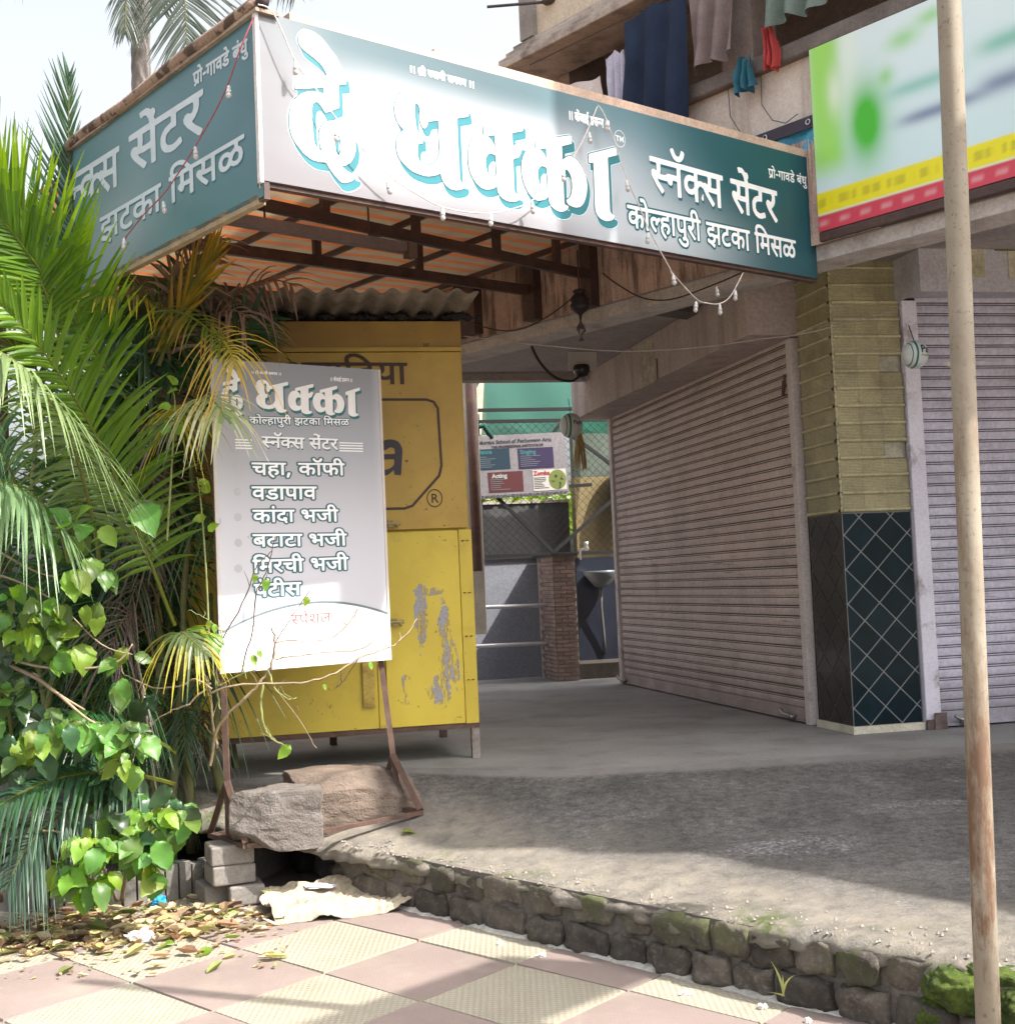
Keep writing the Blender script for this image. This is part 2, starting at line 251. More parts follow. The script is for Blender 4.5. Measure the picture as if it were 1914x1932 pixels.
 'prop': [[[6505,1384,-7,-4,3,-11,4,-3,9,3,7,-3,7,-11,3,-11,-91,-3,-3,-2,0,-12,11,-3,0,-36,3,-10,6,-9,12,-7,-20,-15,9,-15,6,1,29,20,3,-13,16,2,0,81,2,3,19,-1,0,-81,3,-3,13,2,1,82,14,4,0,13,-15,2,-10,26,-10,11,-9,4],[6465,1325,29,0,1,-36,-4,-6,-14,-5,-10,5,-3,11]],[[6844,1390,-7,-4,3,-11,4,-3,9,3,7,-3,8,-14,1,-9,-259,-5,-2,-4,2,-11,18,-2,0,-22,-11,-5,-2,-13,10,-14,9,-3,6,2,4,7,0,48,3,2,19,0,1,-83,2,-3,12,1,2,4,0,80,3,2,17,0,2,-3,0,-80,3,-3,11,0,2,4,1,82,63,1,1,-9,-19,1,-20,-8,-8,-10,-2,-18,6,-14,12,-8,20,-2,11,4,1,-20,13,-2,3,5,1,81,65,2,2,-3,-2,-5,-22,-2,-9,-5,-5,-8,0,-12,3,-8,14,-12,14,3,12,-2,3,-6,-2,-6,-12,-4,-10,1,-11,5,-17,14,-9,-7,-2,-4,10,-11,17,-11,15,-4,14,1,9,3,7,4,6,10,2,15,-3,7,-6,6,-11,5,-23,-1,-4,8,6,4,32,1,2,23,13,2,2,13,-3,3,-13,0,-10,26,-9,11,-10,4],[6764,1305,22,0,0,-16,-14,-9,-13,1,-4,5,-2,6,3,8]],[[7005,1383,-6,-6,0,-10,7,-6,6,0,5,4,2,10,-5,7]],[[7051,1353,-7,-2,-11,-10,-1,9,-2,2,-87,-2,-2,-12,3,-3,54,0,3,-1,-1,-10,-21,2,-13,-3,-8,-4,-6,-7,-3,-9,0,-16,5,-10,12,-8,22,-2,12,5,2,-21,14,-1,1,4,0,80,15,2,1,-17,12,-14,-3,-16,3,-11,8,-8,11,-4,14,1,12,3,0,-12,-10,-6,3,-11,4,-3,13,4,7,-3,1,-3,-2,-8,-12,-3,-18,6,-15,14,-11,-6,-1,-4,10,-11,16,-12,15,-3,21,3,10,9,4,14,-4,12,-12,11,0,78,14,3,0,13,-3,2,-38,-2,0,-13,9,-4,0,-42,-11,-9,-11,-2,-7,3,-3,8,3,6,14,4,3,4,0,10,-9,2,5,10,0,13,-10,10],[7054,1338,5,-2,-1,-10,8,-7,-11,-1,-7,6,0,8],[6984,1310,16,1,-1,-20,-2,0],[6967,1303,16,-20,-6,-1,-9,5,-3,8]],[[6568,1299,-2,-4,2,-14,34,0,3,2,-1,16]]],
 'shri': [[[1654,1487,-7,-3,-4,-5,-2,-8,0,-8,-4,-5,-8,4,-11,1,-7,-3,-5,-7,0,-10,5,-9,-7,-5,-1,-8,4,-7,12,-2,-9,-9,2,-6,5,-6,5,0,9,5,6,-1,8,7,2,-5,2,-2,9,0,3,2,2,50,6,-1,0,-48,4,-3,8,0,4,4,1,47,8,3,1,10,-3,3,-8,1,-6,14,-7,8,-6,2],[1659,1471,5,-1,2,-7,-8,0,-1,6],[1643,1446,3,0,0,-18,-8,-5,4,11]],[[1875,1488,-6,-3,-5,-5,-3,-17,-146,-1,-3,-4,1,-10,2,-1,15,0,2,-4,-1,-3,-8,1,-6,-3,-2,-6,1,-6,9,-13,19,-18,5,1,6,8,-2,4,-10,10,1,1,13,0,7,-8,9,-4,15,0,2,-10,10,-1,4,4,0,46,7,1,1,-48,3,-3,9,0,4,4,0,46,10,1,0,-12,-5,-3,-2,-4,0,-6,4,-7,6,-4,7,-1,4,2,3,7,10,0,2,-22,3,-1,8,0,4,4,0,46,7,1,1,-48,3,-3,9,0,4,4,0,46,8,3,1,11,-3,3,-8,1,-6,14,-6,7,-7,3],[1879,1472,5,-2,3,-7,-8,1,-1,5],[1748,1447,22,0,-5,-4,-7,-7,-4,-2,-7,1],[1855,1447,11,0,0,-12,-11,0],[1777,1431,10,0,1,-4,-5,-4,-7,-1,-3,5]],[[2102,1464,-6,-3,-5,2,-155,0,-3,-3,-1,-9,4,-3,16,-2,0,-5,-8,0,-6,-4,-2,-10,12,-17,17,-15,5,2,4,4,1,4,-12,14,15,0,2,-21,3,-2,8,0,3,2,1,48,1,2,9,-2,0,-11,-5,-2,-3,-5,1,-5,4,-8,6,-4,6,-1,6,3,2,6,10,0,1,-19,3,-4,9,0,3,3,1,48,20,1,3,-2,-1,-5,-10,1,-5,-2,-4,-4,0,-7,10,-16,17,-16,7,-1,7,7,-2,5,-15,14,10,11,3,15,7,-12,-2,-4,0,-4,7,-14,12,-5,15,0,2,-11,11,-2,4,4,0,47,8,3,0,12,-3,1,-24,0,-5,-5,-8,5],[1968,1447,10,0,0,-11,-10,-1],[2022,1447,10,0,0,-12,-10,1],[2126,1447,3,0,0,-18,-5,-4,-8,-1,8,11]],[[1524,1462,-3,-5,0,-58,3,-4,9,0,4,4,0,59,-3,4]],[[1558,1462,-3,-5,0,-58,3,-4,9,0,4,4,0,59,-3,4]],[[2192,1463,-3,-4,0,-59,3,-3,9,0,4,4,0,58,-3,4]],[[2227,1463,-4,-4,0,-58,4,-4,9,0,4,4,0,59,-3,3]]],
 'kenj': [[[3530,1455,-5,-5,2,-15,3,-3,8,0,4,-11,-43,-1,-4,-4,0,-12,2,-4,13,-2,-8,-11,-3,-11,1,-15,7,-14,7,-4,12,1,1,-15,10,-1,3,5,1,31,5,5,2,-2,0,-7,-4,-13,0,-6,6,-8,4,0,4,5,4,16,1,13,-2,10,-8,13,-12,1,0,7,64,1,-1,-2,-17,0,-3,-3,-3,-13,8,-13,-1,-8,-2,1,-4,6,-9,27,-4,1,-7,-4,-1,-8,9,-30,7,-10,8,-5,9,1,7,8,3,9,-2,18,3,1,1,-43,3,-4,8,0,3,5,0,65,6,1,1,-67,3,-4,8,0,4,5,0,65,10,1,1,-1,-6,-7,-2,-9,1,-11,7,-15,-6,-4,-2,-5,2,-13,28,-20,5,3,3,9,-2,10,5,11,0,13,-6,12,-7,6,8,4,1,16,8,4,1,13,-3,6,-10,0,-2,10,1,3,8,-2,3,2,2,9,-1,9,-6,4,-9,0,-7,-5,-5,-11,-1,-19,-102,0,-2,1,3,7,0,7,-3,9,-8,2,-8,8],[3517,1377,8,0,1,-7,-6,-6,-4,0,-2,8],[3665,1356,4,0,2,-3,-3,-3,-6,0,-2,3]],[[3427,1420,-2,-7,0,-80,2,-6,8,0,4,6,0,82,-3,5]],[[3458,1420,-3,-6,0,-81,3,-6,9,0,3,6,0,82,-3,5]],[[3709,1421,-3,-5,0,-12,6,-6,1,-31,3,-9,5,-8,-6,-7,-1,-7,4,-12,3,-2,4,1,13,13,4,-8,8,0,3,3,1,66,1,3,15,-1,0,-8,-6,0,-6,-4,-2,-6,0,-7,9,-21,15,-24,3,-2,7,7,2,7,-11,20,13,-1,2,-29,3,-3,7,0,2,3,2,68,60,1,0,-11,-51,-1,-6,-5,-1,-11,4,-12,8,-7,7,2,3,12,9,0,5,-10,5,-4,8,2,3,12,6,0,1,-35,3,-4,8,1,3,5,0,65,7,2,2,6,-1,10,-4,5],[3728,1399,11,-1,0,-23,-5,-6,-5,0,-1,4],[3786,1399,9,0,-1,-15,-9,-1]],[[3928,1421,-3,-6,0,-81,3,-5,8,0,4,5,0,82,-3,5]],[[3959,1421,-3,-6,0,-81,3,-5,9,0,3,5,0,82,-2,6]]],
 'psen': [[[2192,1656,-31,-4,-11,-10,19,-45,23,-10,63,7,46,-10,48,-47,17,-43,-461,7,-19,-11,-1,-33,4,-11,16,-6,178,-8,12,-23,0,-48,-10,-14,-9,-3,-63,16,-54,-5,-33,-24,-2,-28,26,-34,60,-49,196,-124,33,2,42,25,6,14,-153,89,-35,30,16,7,93,-12,171,-3,6,-147,25,-7,62,-1,17,6,3,316,4,8,15,3,303,-7,19,-7,-3,-52,-132,-21,-66,-33,-29,-32,-10,-53,18,-48,21,-24,58,-36,109,-28,93,-2,125,18,32,14,-16,44,-16,11,-24,0,-85,-19,-70,-4,-81,18,-20,10,-27,29,2,43,30,28,88,20,93,-2,16,5,4,111,19,7,319,-10,11,-19,0,-38,-19,-25,-31,-11,-70,22,-54,-5,-35,-29,10,-38,64,-57,223,-136,27,-1,53,31,-4,16,-128,68,-67,46,9,10,50,16,64,43,25,52,-4,52,70,2,17,7,2,43,-11,10,-987,24,-27,31,36,33,2,24,-27,27,-31,10,-47,-2,-46,27,-55,15],[2209,1430,170,-4,-1,-109,-53,-6,-130,5,16,52]]],
 'pks': [[[322,1520,-9,-10,0,-38,15,-12,556,-16,15,-8,-2,-34,-76,10,-70,-4,-65,-23,-42,-36,-25,12,-221,7,-32,-6,-21,-19,1,-38,17,-24,60,-41,44,-2,16,6,17,19,3,33,8,6,120,-2,8,-4,16,-52,38,-35,77,-23,57,-2,70,16,5,-82,14,-7,56,-2,16,11,2,147,20,20,57,17,54,-17,76,-78,160,-121,48,29,4,19,-143,109,-6,14,224,-14,5,-144,20,-8,50,-1,14,6,3,318,9,7,63,-2,12,6,3,44,-9,10],[992,1438,252,-7,15,-34,-8,-47,-14,-10,-56,19,-57,-13,-19,15,-70,2,-44,-7],[1346,1428,138,-5,-1,-109,-44,-5,-101,6,10,46],[774,1345,104,-5,19,4,1,-60,-27,-19,-50,-18,-38,0,-32,12,-20,25,-1,24,15,25]],[[1099,1208,-34,-43,15,-15,25,-7,15,11,0,43,-9,10]]],
 'pjhat': [[[2876,963,-50,-11,-35,-21,-17,-32,8,-35,-30,-4,-8,-7,3,-28,10,-4,34,-1,7,-4,1,-200,7,-10,50,-1,12,7,1,200,2,6,10,2,90,-1,12,-5,0,-68,-37,-10,-18,-17,8,-19,45,-31,24,-7,25,0,21,13,14,26,105,-3,2,-89,13,-7,49,-1,13,8,0,200,7,7,155,-3,7,-15,0,-28,-7,-12,-5,-2,-40,10,-35,-4,-21,-16,0,-21,16,-20,77,-58,92,-51,15,3,25,15,6,10,-98,57,-23,18,11,5,59,-7,110,0,4,-95,16,-5,39,0,11,5,2,203,7,7,339,-3,12,-5,-2,-27,-65,-24,-65,22,-64,2,-45,-10,-27,-16,-20,-24,-5,-40,16,-31,21,-17,25,-11,35,-8,39,0,40,6,40,16,55,-20,70,-4,49,12,28,16,13,16,12,30,-7,31,-18,25,-53,25,-2,31,12,4,95,0,7,10,0,22,-7,6,-1000,11,-105,68,-45,19,-45,12,-49,7],[2903,923,48,1,64,-14,65,-28,21,-14,5,-9,-244,2,-13,16,1,21,25,19],[3061,816,109,-1,-1,-73,-109,1],[3487,812,111,-1,-1,-70,-34,-5,-83,3,10,37],[3840,735,41,1,46,-20,-31,-41,-18,-11,-21,-4,-30,6,-17,17,1,34],[4038,733,28,2,17,-5,20,-19,-7,-37,-15,-9,-25,-7,-45,7,-27,17,21,30]],[[1129,875,-7,-10,0,-21,7,-7,189,-5,2,-15,-7,-4,-69,0,-57,-10,-28,-20,-7,-26,17,-29,55,-30,89,7,25,-6,12,-11,-12,-20,-35,-9,-39,1,-40,14,-40,4,-31,-16,2,-22,19,-11,65,-10,129,-43,16,7,16,24,-7,8,-30,7,0,4,46,24,11,16,1,24,7,4,61,-1,1,-68,6,-6,51,-2,11,4,2,203,7,8,209,-4,0,-36,-60,-9,-49,-17,-32,-25,-11,-28,7,-34,18,-25,38,-22,74,-17,90,3,55,12,12,9,-12,25,-10,7,-110,-16,-56,11,-24,15,-7,13,1,24,16,16,35,12,85,4,10,3,6,75,292,-3,0,-25,-79,6,-35,-4,-40,-11,-27,-17,-14,-15,-6,-40,17,-29,45,-24,35,-8,50,0,54,9,5,-51,10,-5,40,0,11,1,6,6,1,92,30,22,32,6,20,-5,11,-11,1,-31,-29,-46,7,-7,35,-12,15,0,11,6,19,25,17,40,0,21,-12,25,-35,25,-35,8,-50,0,-35,-6,0,54,224,-1,8,-7,0,-200,12,-8,40,0,15,4,2,6,1,200,7,5,49,1,8,9,-2,25,-16,5],[1394,832,93,-1,0,-92,-29,-4,-60,0,-65,10,-84,-2,-15,3,-6,20,21,6,135,2,6,6],[2052,761,92,1,0,-42,-54,-21,-35,-1,-17,5,-19,12,-6,16,10,18]]],
 'pprop': [[[3407,1705,-13,-6,6,-17,7,-4,12,2,9,-2,9,-9,4,-13,-129,4,-9,-5,1,-16,15,-6,1,-39,4,-11,8,-12,14,-9,-24,-15,3,-8,13,-13,12,3,36,18,4,-11,5,-3,19,-1,6,3,1,93,3,3,22,-2,0,-93,9,-6,16,0,5,5,1,93,20,3,2,17,-6,5,-19,2,-15,30,-12,13,-18,6],[3352,1633,32,0,5,-2,0,-38,-13,-8,-16,0,-7,5]],[[3908,1687,-13,-5,6,-18,7,-3,12,2,9,-3,12,-14,0,-8,-379,13,-6,-6,3,-16,24,-3,3,-4,-1,-18,-15,-7,-3,-15,14,-18,18,-7,10,3,8,10,0,53,4,2,20,-2,2,-93,6,-6,19,-1,6,8,0,90,23,1,3,-4,0,-90,6,-6,17,-1,8,6,1,93,86,-2,2,-2,-2,-4,-35,1,-22,-8,-11,-11,-4,-22,6,-13,11,-10,22,-9,35,2,3,-22,21,-3,8,6,1,93,89,-3,3,-2,-3,-2,-29,0,-17,-7,-8,-10,0,-13,6,-12,16,-13,10,-4,17,4,12,-1,7,-5,-2,-6,-17,-4,-22,5,-31,21,-18,-9,-2,-5,14,-16,28,-15,23,-5,20,-1,14,3,14,6,9,12,2,17,-6,12,-7,6,-19,8,-31,0,-6,5,6,3,50,1,3,24,20,4,2,17,-6,5,-19,2,-15,30,-12,12,-18,7],[3790,1588,29,-2,1,-13,-18,-9,-17,2,-7,11,3,7]],[[4146,1667,-12,-9,0,-12,7,-8,16,-3,9,4,5,14,-8,11]],[[4214,1629,-21,-7,-12,7,-128,4,-4,-5,0,-12,6,-6,77,-3,5,-2,-3,-4,-36,1,-24,-7,-15,-19,0,-19,7,-11,9,-8,23,-8,22,-1,15,3,4,-23,24,-2,5,6,0,90,13,2,4,-19,16,-15,-4,-20,7,-15,10,-7,19,-7,36,1,0,-9,-16,-6,7,-16,7,-4,19,3,10,-5,-5,-7,-10,-2,-16,3,-38,23,-17,-7,0,-8,12,-13,28,-16,22,-6,31,3,16,9,8,17,-8,19,-16,15,0,83,19,3,2,17,-7,6,-53,1,-7,-4,-2,-9,-9,8,-12,6],[4255,1606,15,-6,0,-44,-13,-9,-18,-1,-9,5,0,7,8,5,15,1,6,8,-1,11,-9,5],[4218,1606,5,-2,-3,-8,4,-8,-11,7,0,7],[4123,1576,13,0,0,-12],[4091,1569,8,-5,8,-11,-13,4]],[[3500,1601,-6,-7,1,-14,5,-5,52,-2,7,5,1,15,-6,6]]],
 'bkolh': [[[401,2797,-5,-3,3,-9,2,-1,11,2,6,-3,5,-8,3,-6,-2,-1,-104,-2,-3,-2,-1,-8,3,-2,45,1,0,-8,-16,2,-16,-5,-8,-8,-2,-13,7,-11,8,-4,16,-1,11,3,2,-16,13,1,0,28,8,6,8,1,4,-5,0,-7,-7,-13,2,-3,11,-3,8,16,0,15,-6,8,-9,4,-19,-2,0,14,3,1,45,1,1,-59,3,-2,9,0,2,2,1,59,115,2,0,-5,-29,-3,-5,-4,-3,-5,0,-9,4,-6,-6,-13,2,-10,10,-13,15,-9,8,6,0,3,-18,14,-2,5,2,9,11,4,15,-3,2,-3,-1,-4,-9,-6,5,-9,11,4,5,4,3,8,0,6,-3,7,-7,5,-12,3,-18,-1,-2,5,5,2,31,1,2,17,17,0,1,-58,2,-2,11,0,2,3,0,57,16,1,2,-26,4,-11,8,-5,11,-3,18,3,0,-13,-10,-5,3,-8,4,-1,11,3,6,-2,2,-3,-3,-5,-10,-2,-13,2,-16,12,-10,-4,-1,-3,19,-15,18,-4,9,0,10,3,7,5,3,5,0,10,-2,4,-12,9,0,55,39,0,2,-8,-3,-6,-4,-3,-9,4,-7,-2,-5,-3,0,-6,14,-17,23,-18,5,-2,7,5,0,4,-26,21,11,6,7,7,1,19,16,0,2,-2,0,-57,3,-2,11,2,1,58,12,2,1,9,-3,2,-12,1,-11,21,-13,7,-13,0,-11,-5,-5,-8,1,-15,-3,-2,-270,-4,-9,18,-7,7,-10,4],[733,2790,7,1,5,-3,6,-15,-20,1,-3,11],[640,2759,24,1,2,-1,0,-26,-10,-6,-10,0,-5,4],[345,2736,19,1,0,-11,-12,-8,-9,1,-5,3,-1,7,3,4]],[[1179,2809,-7,-1,-10,-7,-4,-8,1,-12,-8,-4,0,-8,11,-2,0,-57,1,-3,12,0,2,2,0,57,3,3,21,-1,0,-20,-8,-2,-3,-4,0,-5,4,-6,9,-6,6,-1,5,4,3,8,23,0,0,-25,3,-3,9,1,3,2,0,57,1,2,34,-1,1,-9,-2,-6,-2,-1,-8,3,-8,-2,-3,-4,0,-6,14,-16,24,-19,8,4,1,4,-23,19,0,3,12,-2,24,1,0,-27,4,-1,11,1,1,58,1,2,70,1,3,-1,-1,-8,-13,-7,-14,6,-15,0,-6,-2,-8,-7,-4,-7,0,-13,4,-7,10,-7,14,-1,10,3,6,4,12,-6,15,-1,11,5,8,9,0,19,-3,4,-11,8,-1,8,23,2,1,3,-1,8,-209,-3,-19,17,-13,8,-18,4],[1184,2798,10,1,11,-3,13,-7,9,-8,-51,-1,-4,10,4,5],[1216,2769,24,0,0,-21,-24,0],[1305,2770,23,0,-1,-20,-23,-1],[1379,2750,8,1,9,-6,-7,-13,-7,-3,-7,2,-4,6,2,9],[1419,2751,10,0,4,-8,-2,-9,-8,-4,-11,2,-4,4,4,8]],[[816,2774,-1,-3,1,-8,39,0,-1,-6,-15,0,-13,-5,-5,-6,0,-7,6,-9,7,-5,4,-1,17,2,5,-2,2,-3,-2,-5,-8,-3,-10,0,-11,5,-6,-1,-4,-3,0,-7,7,-4,11,-2,27,-11,7,9,-9,5,9,7,5,13,13,0,2,-21,12,1,1,58,1,2,44,0,0,-10,-20,-6,-8,-7,-4,-8,2,-14,4,-7,10,-6,13,-3,17,2,15,6,-5,9,-23,-5,-13,4,-5,7,1,7,5,6,25,4,1,22,61,1,0,-8,-16,2,-11,-3,-8,-4,-6,-9,-1,-12,5,-8,10,-5,16,-1,11,3,1,-15,10,-1,4,2,0,26,4,5,8,4,5,-2,3,-10,-7,-14,9,-6,6,3,6,15,0,12,-7,9,-8,4,-18,-2,0,15,45,1,2,-2,0,-57,2,-2,8,0,4,3,0,57,13,2,1,3,0,7,-3,1],[870,2763,21,0,0,-26,-19,-2,-13,3,-18,-1,-3,1,-2,4,4,3,28,1],[1007,2747,20,1,0,-11,-12,-8,-12,2,-3,9,2,4]],[[474,2746,-9,-3,-6,-4,-3,-6,0,-10,8,-13,21,-15,8,6,0,2,-19,15,-4,8,1,5,5,3,10,-1,2,-3,-2,-8,12,-3,9,13,10,5,1,8,-5,2,-16,-5,-9,4]]],
 'bkolh_o': [[[397,2804,-7,-3,-4,-5,4,-15,6,-6,-81,-2,-8,-6,0,-15,7,-5,5,-1,-6,-11,2,-22,7,-8,11,-5,22,-1,1,-7,6,-6,20,1,8,7,8,-3,10,0,10,8,1,-6,6,-6,19,0,7,6,1,15,24,-19,13,-2,14,10,-2,14,8,4,2,-13,7,-11,23,-17,9,-1,11,8,4,9,16,8,9,-8,19,0,4,2,4,5,0,25,14,-12,17,-5,-2,-2,-12,0,-12,-7,-2,-11,6,-7,22,-14,13,-3,17,0,17,6,9,12,0,17,-14,14,1,12,39,-31,10,0,7,4,5,-3,18,1,7,5,1,55,7,2,6,5,0,15,-7,6,-9,1,-12,20,-13,7,-24,1,-13,-6,-8,-10,-2,-14,-252,-4,-16,21,-9,6],[410,2748,8,0,0,-6],[649,2751,8,0,0,-13,-6,-3,-2,5],[743,2737,2,-1,-2,-16,-10,8]],[[1175,2817,-19,-9,-7,-11,-1,-9,-7,-7,1,-15,10,-7,1,-53,6,-7,20,0,4,3,4,4,0,17,13,-6,13,0,7,3,6,8,5,-1,0,-21,7,-5,18,0,5,3,3,3,1,24,31,-27,7,-3,10,0,7,4,7,-3,19,0,7,6,0,11,20,-9,17,0,12,4,12,-4,18,1,14,6,10,12,1,21,-9,14,11,2,6,5,0,15,-6,6,-207,-3,-17,15,-19,10,-15,4],[1188,2790,8,-1,-11,-1],[1187,2760,5,0,0,-5,-4,-2],[1226,2761,5,0,-1,-5,-5,0],[1315,2762,4,0,-2,-5,-2,1]],[[812,2781,-6,-7,0,-14,8,-7,-2,-18,7,-10,-7,-8,0,-14,9,-7,14,-3,27,-11,13,2,8,15,7,-4,18,0,7,6,1,7,13,-9,13,-3,21,0,17,4,7,4,4,9,10,-3,17,-1,1,-7,7,-5,19,1,8,7,7,-3,9,0,11,7,1,-6,6,-5,20,1,6,6,0,53,8,2,7,6,-1,15,-7,6],[880,2755,2,-1,-2,-10],[916,2756,9,0,-8,-7],[976,2757,6,-1,-7,-8],[1073,2758,7,1,0,-5],[974,2739,0,-10,-18,-5,-12,3,3,5,21,3]]],
 'bsnacks': [[[1039,2617,-9,-4,5,-14,4,-2,16,3,7,-3,10,-11,4,-15,-97,0,-4,-4,-1,-9,5,-5,34,0,4,-2,3,-11,-4,-14,-15,5,-11,-2,-5,-4,-2,-9,3,-9,10,-12,46,-40,9,1,8,12,-39,31,3,4,18,-3,37,0,1,-42,6,-2,16,2,1,91,4,3,63,0,4,-2,0,-15,-20,-4,-15,-7,-13,-17,0,-20,3,-10,15,-14,23,-7,20,-1,31,8,2,8,-7,10,-34,-8,-21,5,-9,11,2,16,14,10,33,3,2,33,65,1,4,-2,3,-8,-5,-14,-5,-5,-15,7,-15,-3,-5,-9,2,-8,16,-20,44,-36,9,1,8,7,-1,6,-40,32,25,19,5,13,-1,18,18,4,-1,15,-208,2,-5,10,7,7,1,9,-7,8,-15,1,-20,11],[1042,2552,36,0,0,-32,-11,-2,-26,1]],[[592,2617,-13,-5,3,-11,12,-15,23,-10,17,0,15,5,14,11,6,14,-2,7,-15,5,-14,-20,-8,-4,-10,0,-10,5,-13,18]],[[445,2572,-2,-4,2,-13,36,0,4,-3,2,-18,-2,-5,-15,3,-12,-1,-7,-8,0,-9,6,-9,25,-26,30,-23,13,8,2,5,-31,25,-8,10,23,-2,35,1,15,-11,13,-1,8,4,3,13,4,2,24,-1,2,-50,3,-2,18,1,3,4,0,89,4,3,83,-1,0,-11,-26,2,-17,-3,-13,-7,-10,-14,0,-17,8,-15,15,-8,25,-2,18,5,1,-23,2,-3,16,0,4,2,1,44,10,8,8,3,17,-5,20,-23,38,-31,5,1,8,6,2,6,-37,31,-1,4,57,-3,2,-42,3,-2,18,1,3,4,0,90,18,3,3,4,-1,11,-5,2],[511,2554,101,0,2,-3,0,-21,-4,-2,-54,0,-19,-8,-28,0],[751,2553,64,0,4,-9,-2,-15,-3,-3,-13,5,-15,-3,-8,3,-28,-2],[842,2553,35,-1,0,-31,-37,-2],[696,2524,30,1,0,-18,-20,-11,-10,0,-8,3,-5,7,0,8,4,6]],[[780,2489,-11,-15,4,-4,8,-3,4,3,0,16]]],
 'chaha': [[[1279,2366,-16,-6,-13,-12,-2,-21,3,-11,-2,-2,-407,-5,-3,-4,3,-14,89,0,5,-3,-1,-11,-33,3,-21,-4,-11,-5,-16,-16,-2,-9,2,-18,17,-16,19,-6,24,0,21,5,2,-26,22,-2,5,4,1,48,13,10,12,3,10,-5,5,-9,-13,-34,17,-8,6,0,17,26,2,20,-4,13,-13,11,-12,4,-25,0,-14,-3,-1,26,5,2,88,1,3,-4,0,-100,5,-4,21,1,3,5,0,100,3,2,28,0,4,-3,0,-40,7,-19,9,-9,17,-6,17,-2,26,4,2,-29,23,-2,5,3,0,47,11,9,15,4,12,-5,3,-11,-14,-28,6,-6,13,-5,7,2,8,9,9,25,-3,20,-17,16,-14,3,-20,0,-15,-4,0,27,92,2,4,-4,0,-100,5,-4,20,1,3,5,0,100,26,5,0,16,-29,4,-16,31,-17,14,-16,4],[1287,2346,13,0,11,-6,12,-25,-40,0,-7,18,5,9],[1155,2292,42,1,5,-2,0,-45,-13,-9,-22,-3,-9,6,-5,20],[897,2257,38,2,0,-22,-23,-11,-21,2,-10,14,4,9]],[[1023,2362,-17,-7,6,-13,17,-16,25,-9,22,0,23,7,13,9,10,20,-5,7,-20,3,-17,-23,-20,-3,-15,6,-14,18]],[[328,2305,-3,-16,5,-3,115,-1,0,-49,-19,-12,-23,-2,-10,6,-3,8,7,10,33,7,3,6,-3,11,-90,0,-5,-4,0,-11,5,-5,24,0,-2,-22,2,-8,21,-15,14,-4,23,0,23,5,1,-24,5,-3,18,0,5,4,1,103,107,1,0,-9,-51,-4,-16,-6,-8,-11,1,-14,8,-12,-10,-13,-3,-9,5,-18,21,-23,28,-16,18,13,-37,27,-4,17,4,8,23,7,21,-2,7,-3,4,-6,-2,-6,-18,-11,5,-12,6,-4,21,7,10,7,7,13,0,11,-7,13,-15,9,-22,4,-35,-1,-6,3,0,6,10,4,62,2,3,3,1,26,33,1,3,-4,0,-100,5,-4,25,3,1,103,25,5,1,14,-3,3]],[[721,2210,-15,-47,5,-7,21,2,21,44,-5,8]]],
 'chaha_o': [[[1271,2380,-21,-9,-16,-14,-8,-30,-94,0,9,20,-1,16,-8,8,-19,6,-22,0,-9,-4,-16,-21,-8,3,-14,18,-25,3,-17,-3,-14,-12,-1,-13,11,-22,-164,-3,-12,-9,-1,-25,7,-9,17,-5,-12,-21,5,-36,30,-23,48,-4,2,-12,15,-10,37,1,16,13,16,-6,19,1,20,13,2,-11,13,-9,39,0,13,11,1,44,31,-22,43,-6,2,-17,12,-9,39,0,17,15,16,-7,19,0,20,14,2,-12,12,-9,39,0,14,11,0,95,14,3,12,9,0,28,-13,9,-18,2,-14,24,-27,22,-17,4],[1027,2277,14,0,0,-9],[1173,2278,11,-1,0,-23,-5,-4,-5,2],[1293,2279,15,0,0,-9]],[[319,2319,-13,-13,0,-23,10,-11,1,-26,13,-9,12,-2,4,-21,17,-16,26,-10,37,-1,2,-12,12,-10,37,0,17,11,40,-31,13,-7,19,0,21,13,9,16,33,14,15,-14,43,0,1,-15,13,-9,35,0,15,10,20,42,0,18,-17,11,-39,0,-14,-9,-3,2,0,56,19,6,7,8,0,26,-13,9]]],
 'vada': [[[319,2065,-3,-16,5,-4,94,-1,0,-13,-35,3,-32,-8,-17,-17,-3,-25,9,-13,23,-13,33,-1,22,4,1,-25,7,-4,16,1,5,4,1,104,5,4,112,0,-2,-10,-29,-1,-24,-6,-11,-11,0,-17,8,-13,21,-13,27,4,18,-3,5,-6,-3,-9,-22,-6,-17,2,-24,10,-23,15,-19,-12,3,-6,27,-18,20,-8,23,-4,24,0,16,4,13,6,8,9,5,19,-11,19,-27,9,-35,-1,-9,7,1,5,10,4,54,1,6,31,30,0,5,-2,0,-105,1,-4,7,-2,18,1,5,4,0,104,3,4,29,0,3,-2,0,-48,10,-19,13,-9,23,-5,34,5,2,-30,7,-4,16,0,5,4,1,108,33,1,5,-2,0,-107,5,-3,16,0,7,4,1,107,111,2,3,-2,-1,-11,-35,1,-20,-3,-15,-6,-12,-12,-5,-23,10,-19,22,-12,34,-2,21,5,1,-27,23,-2,5,6,1,105,25,3,3,5,-1,13,-6,2],[726,2046,46,1,5,-2,0,-47,-19,-12,-20,0,-11,8],[375,2010,40,2,0,-22,-27,-12,-14,-1,-10,4,-7,8,0,8,7,9],[947,2013,40,-1,0,-20,-27,-12,-22,4,-7,6,0,12,5,6]]],
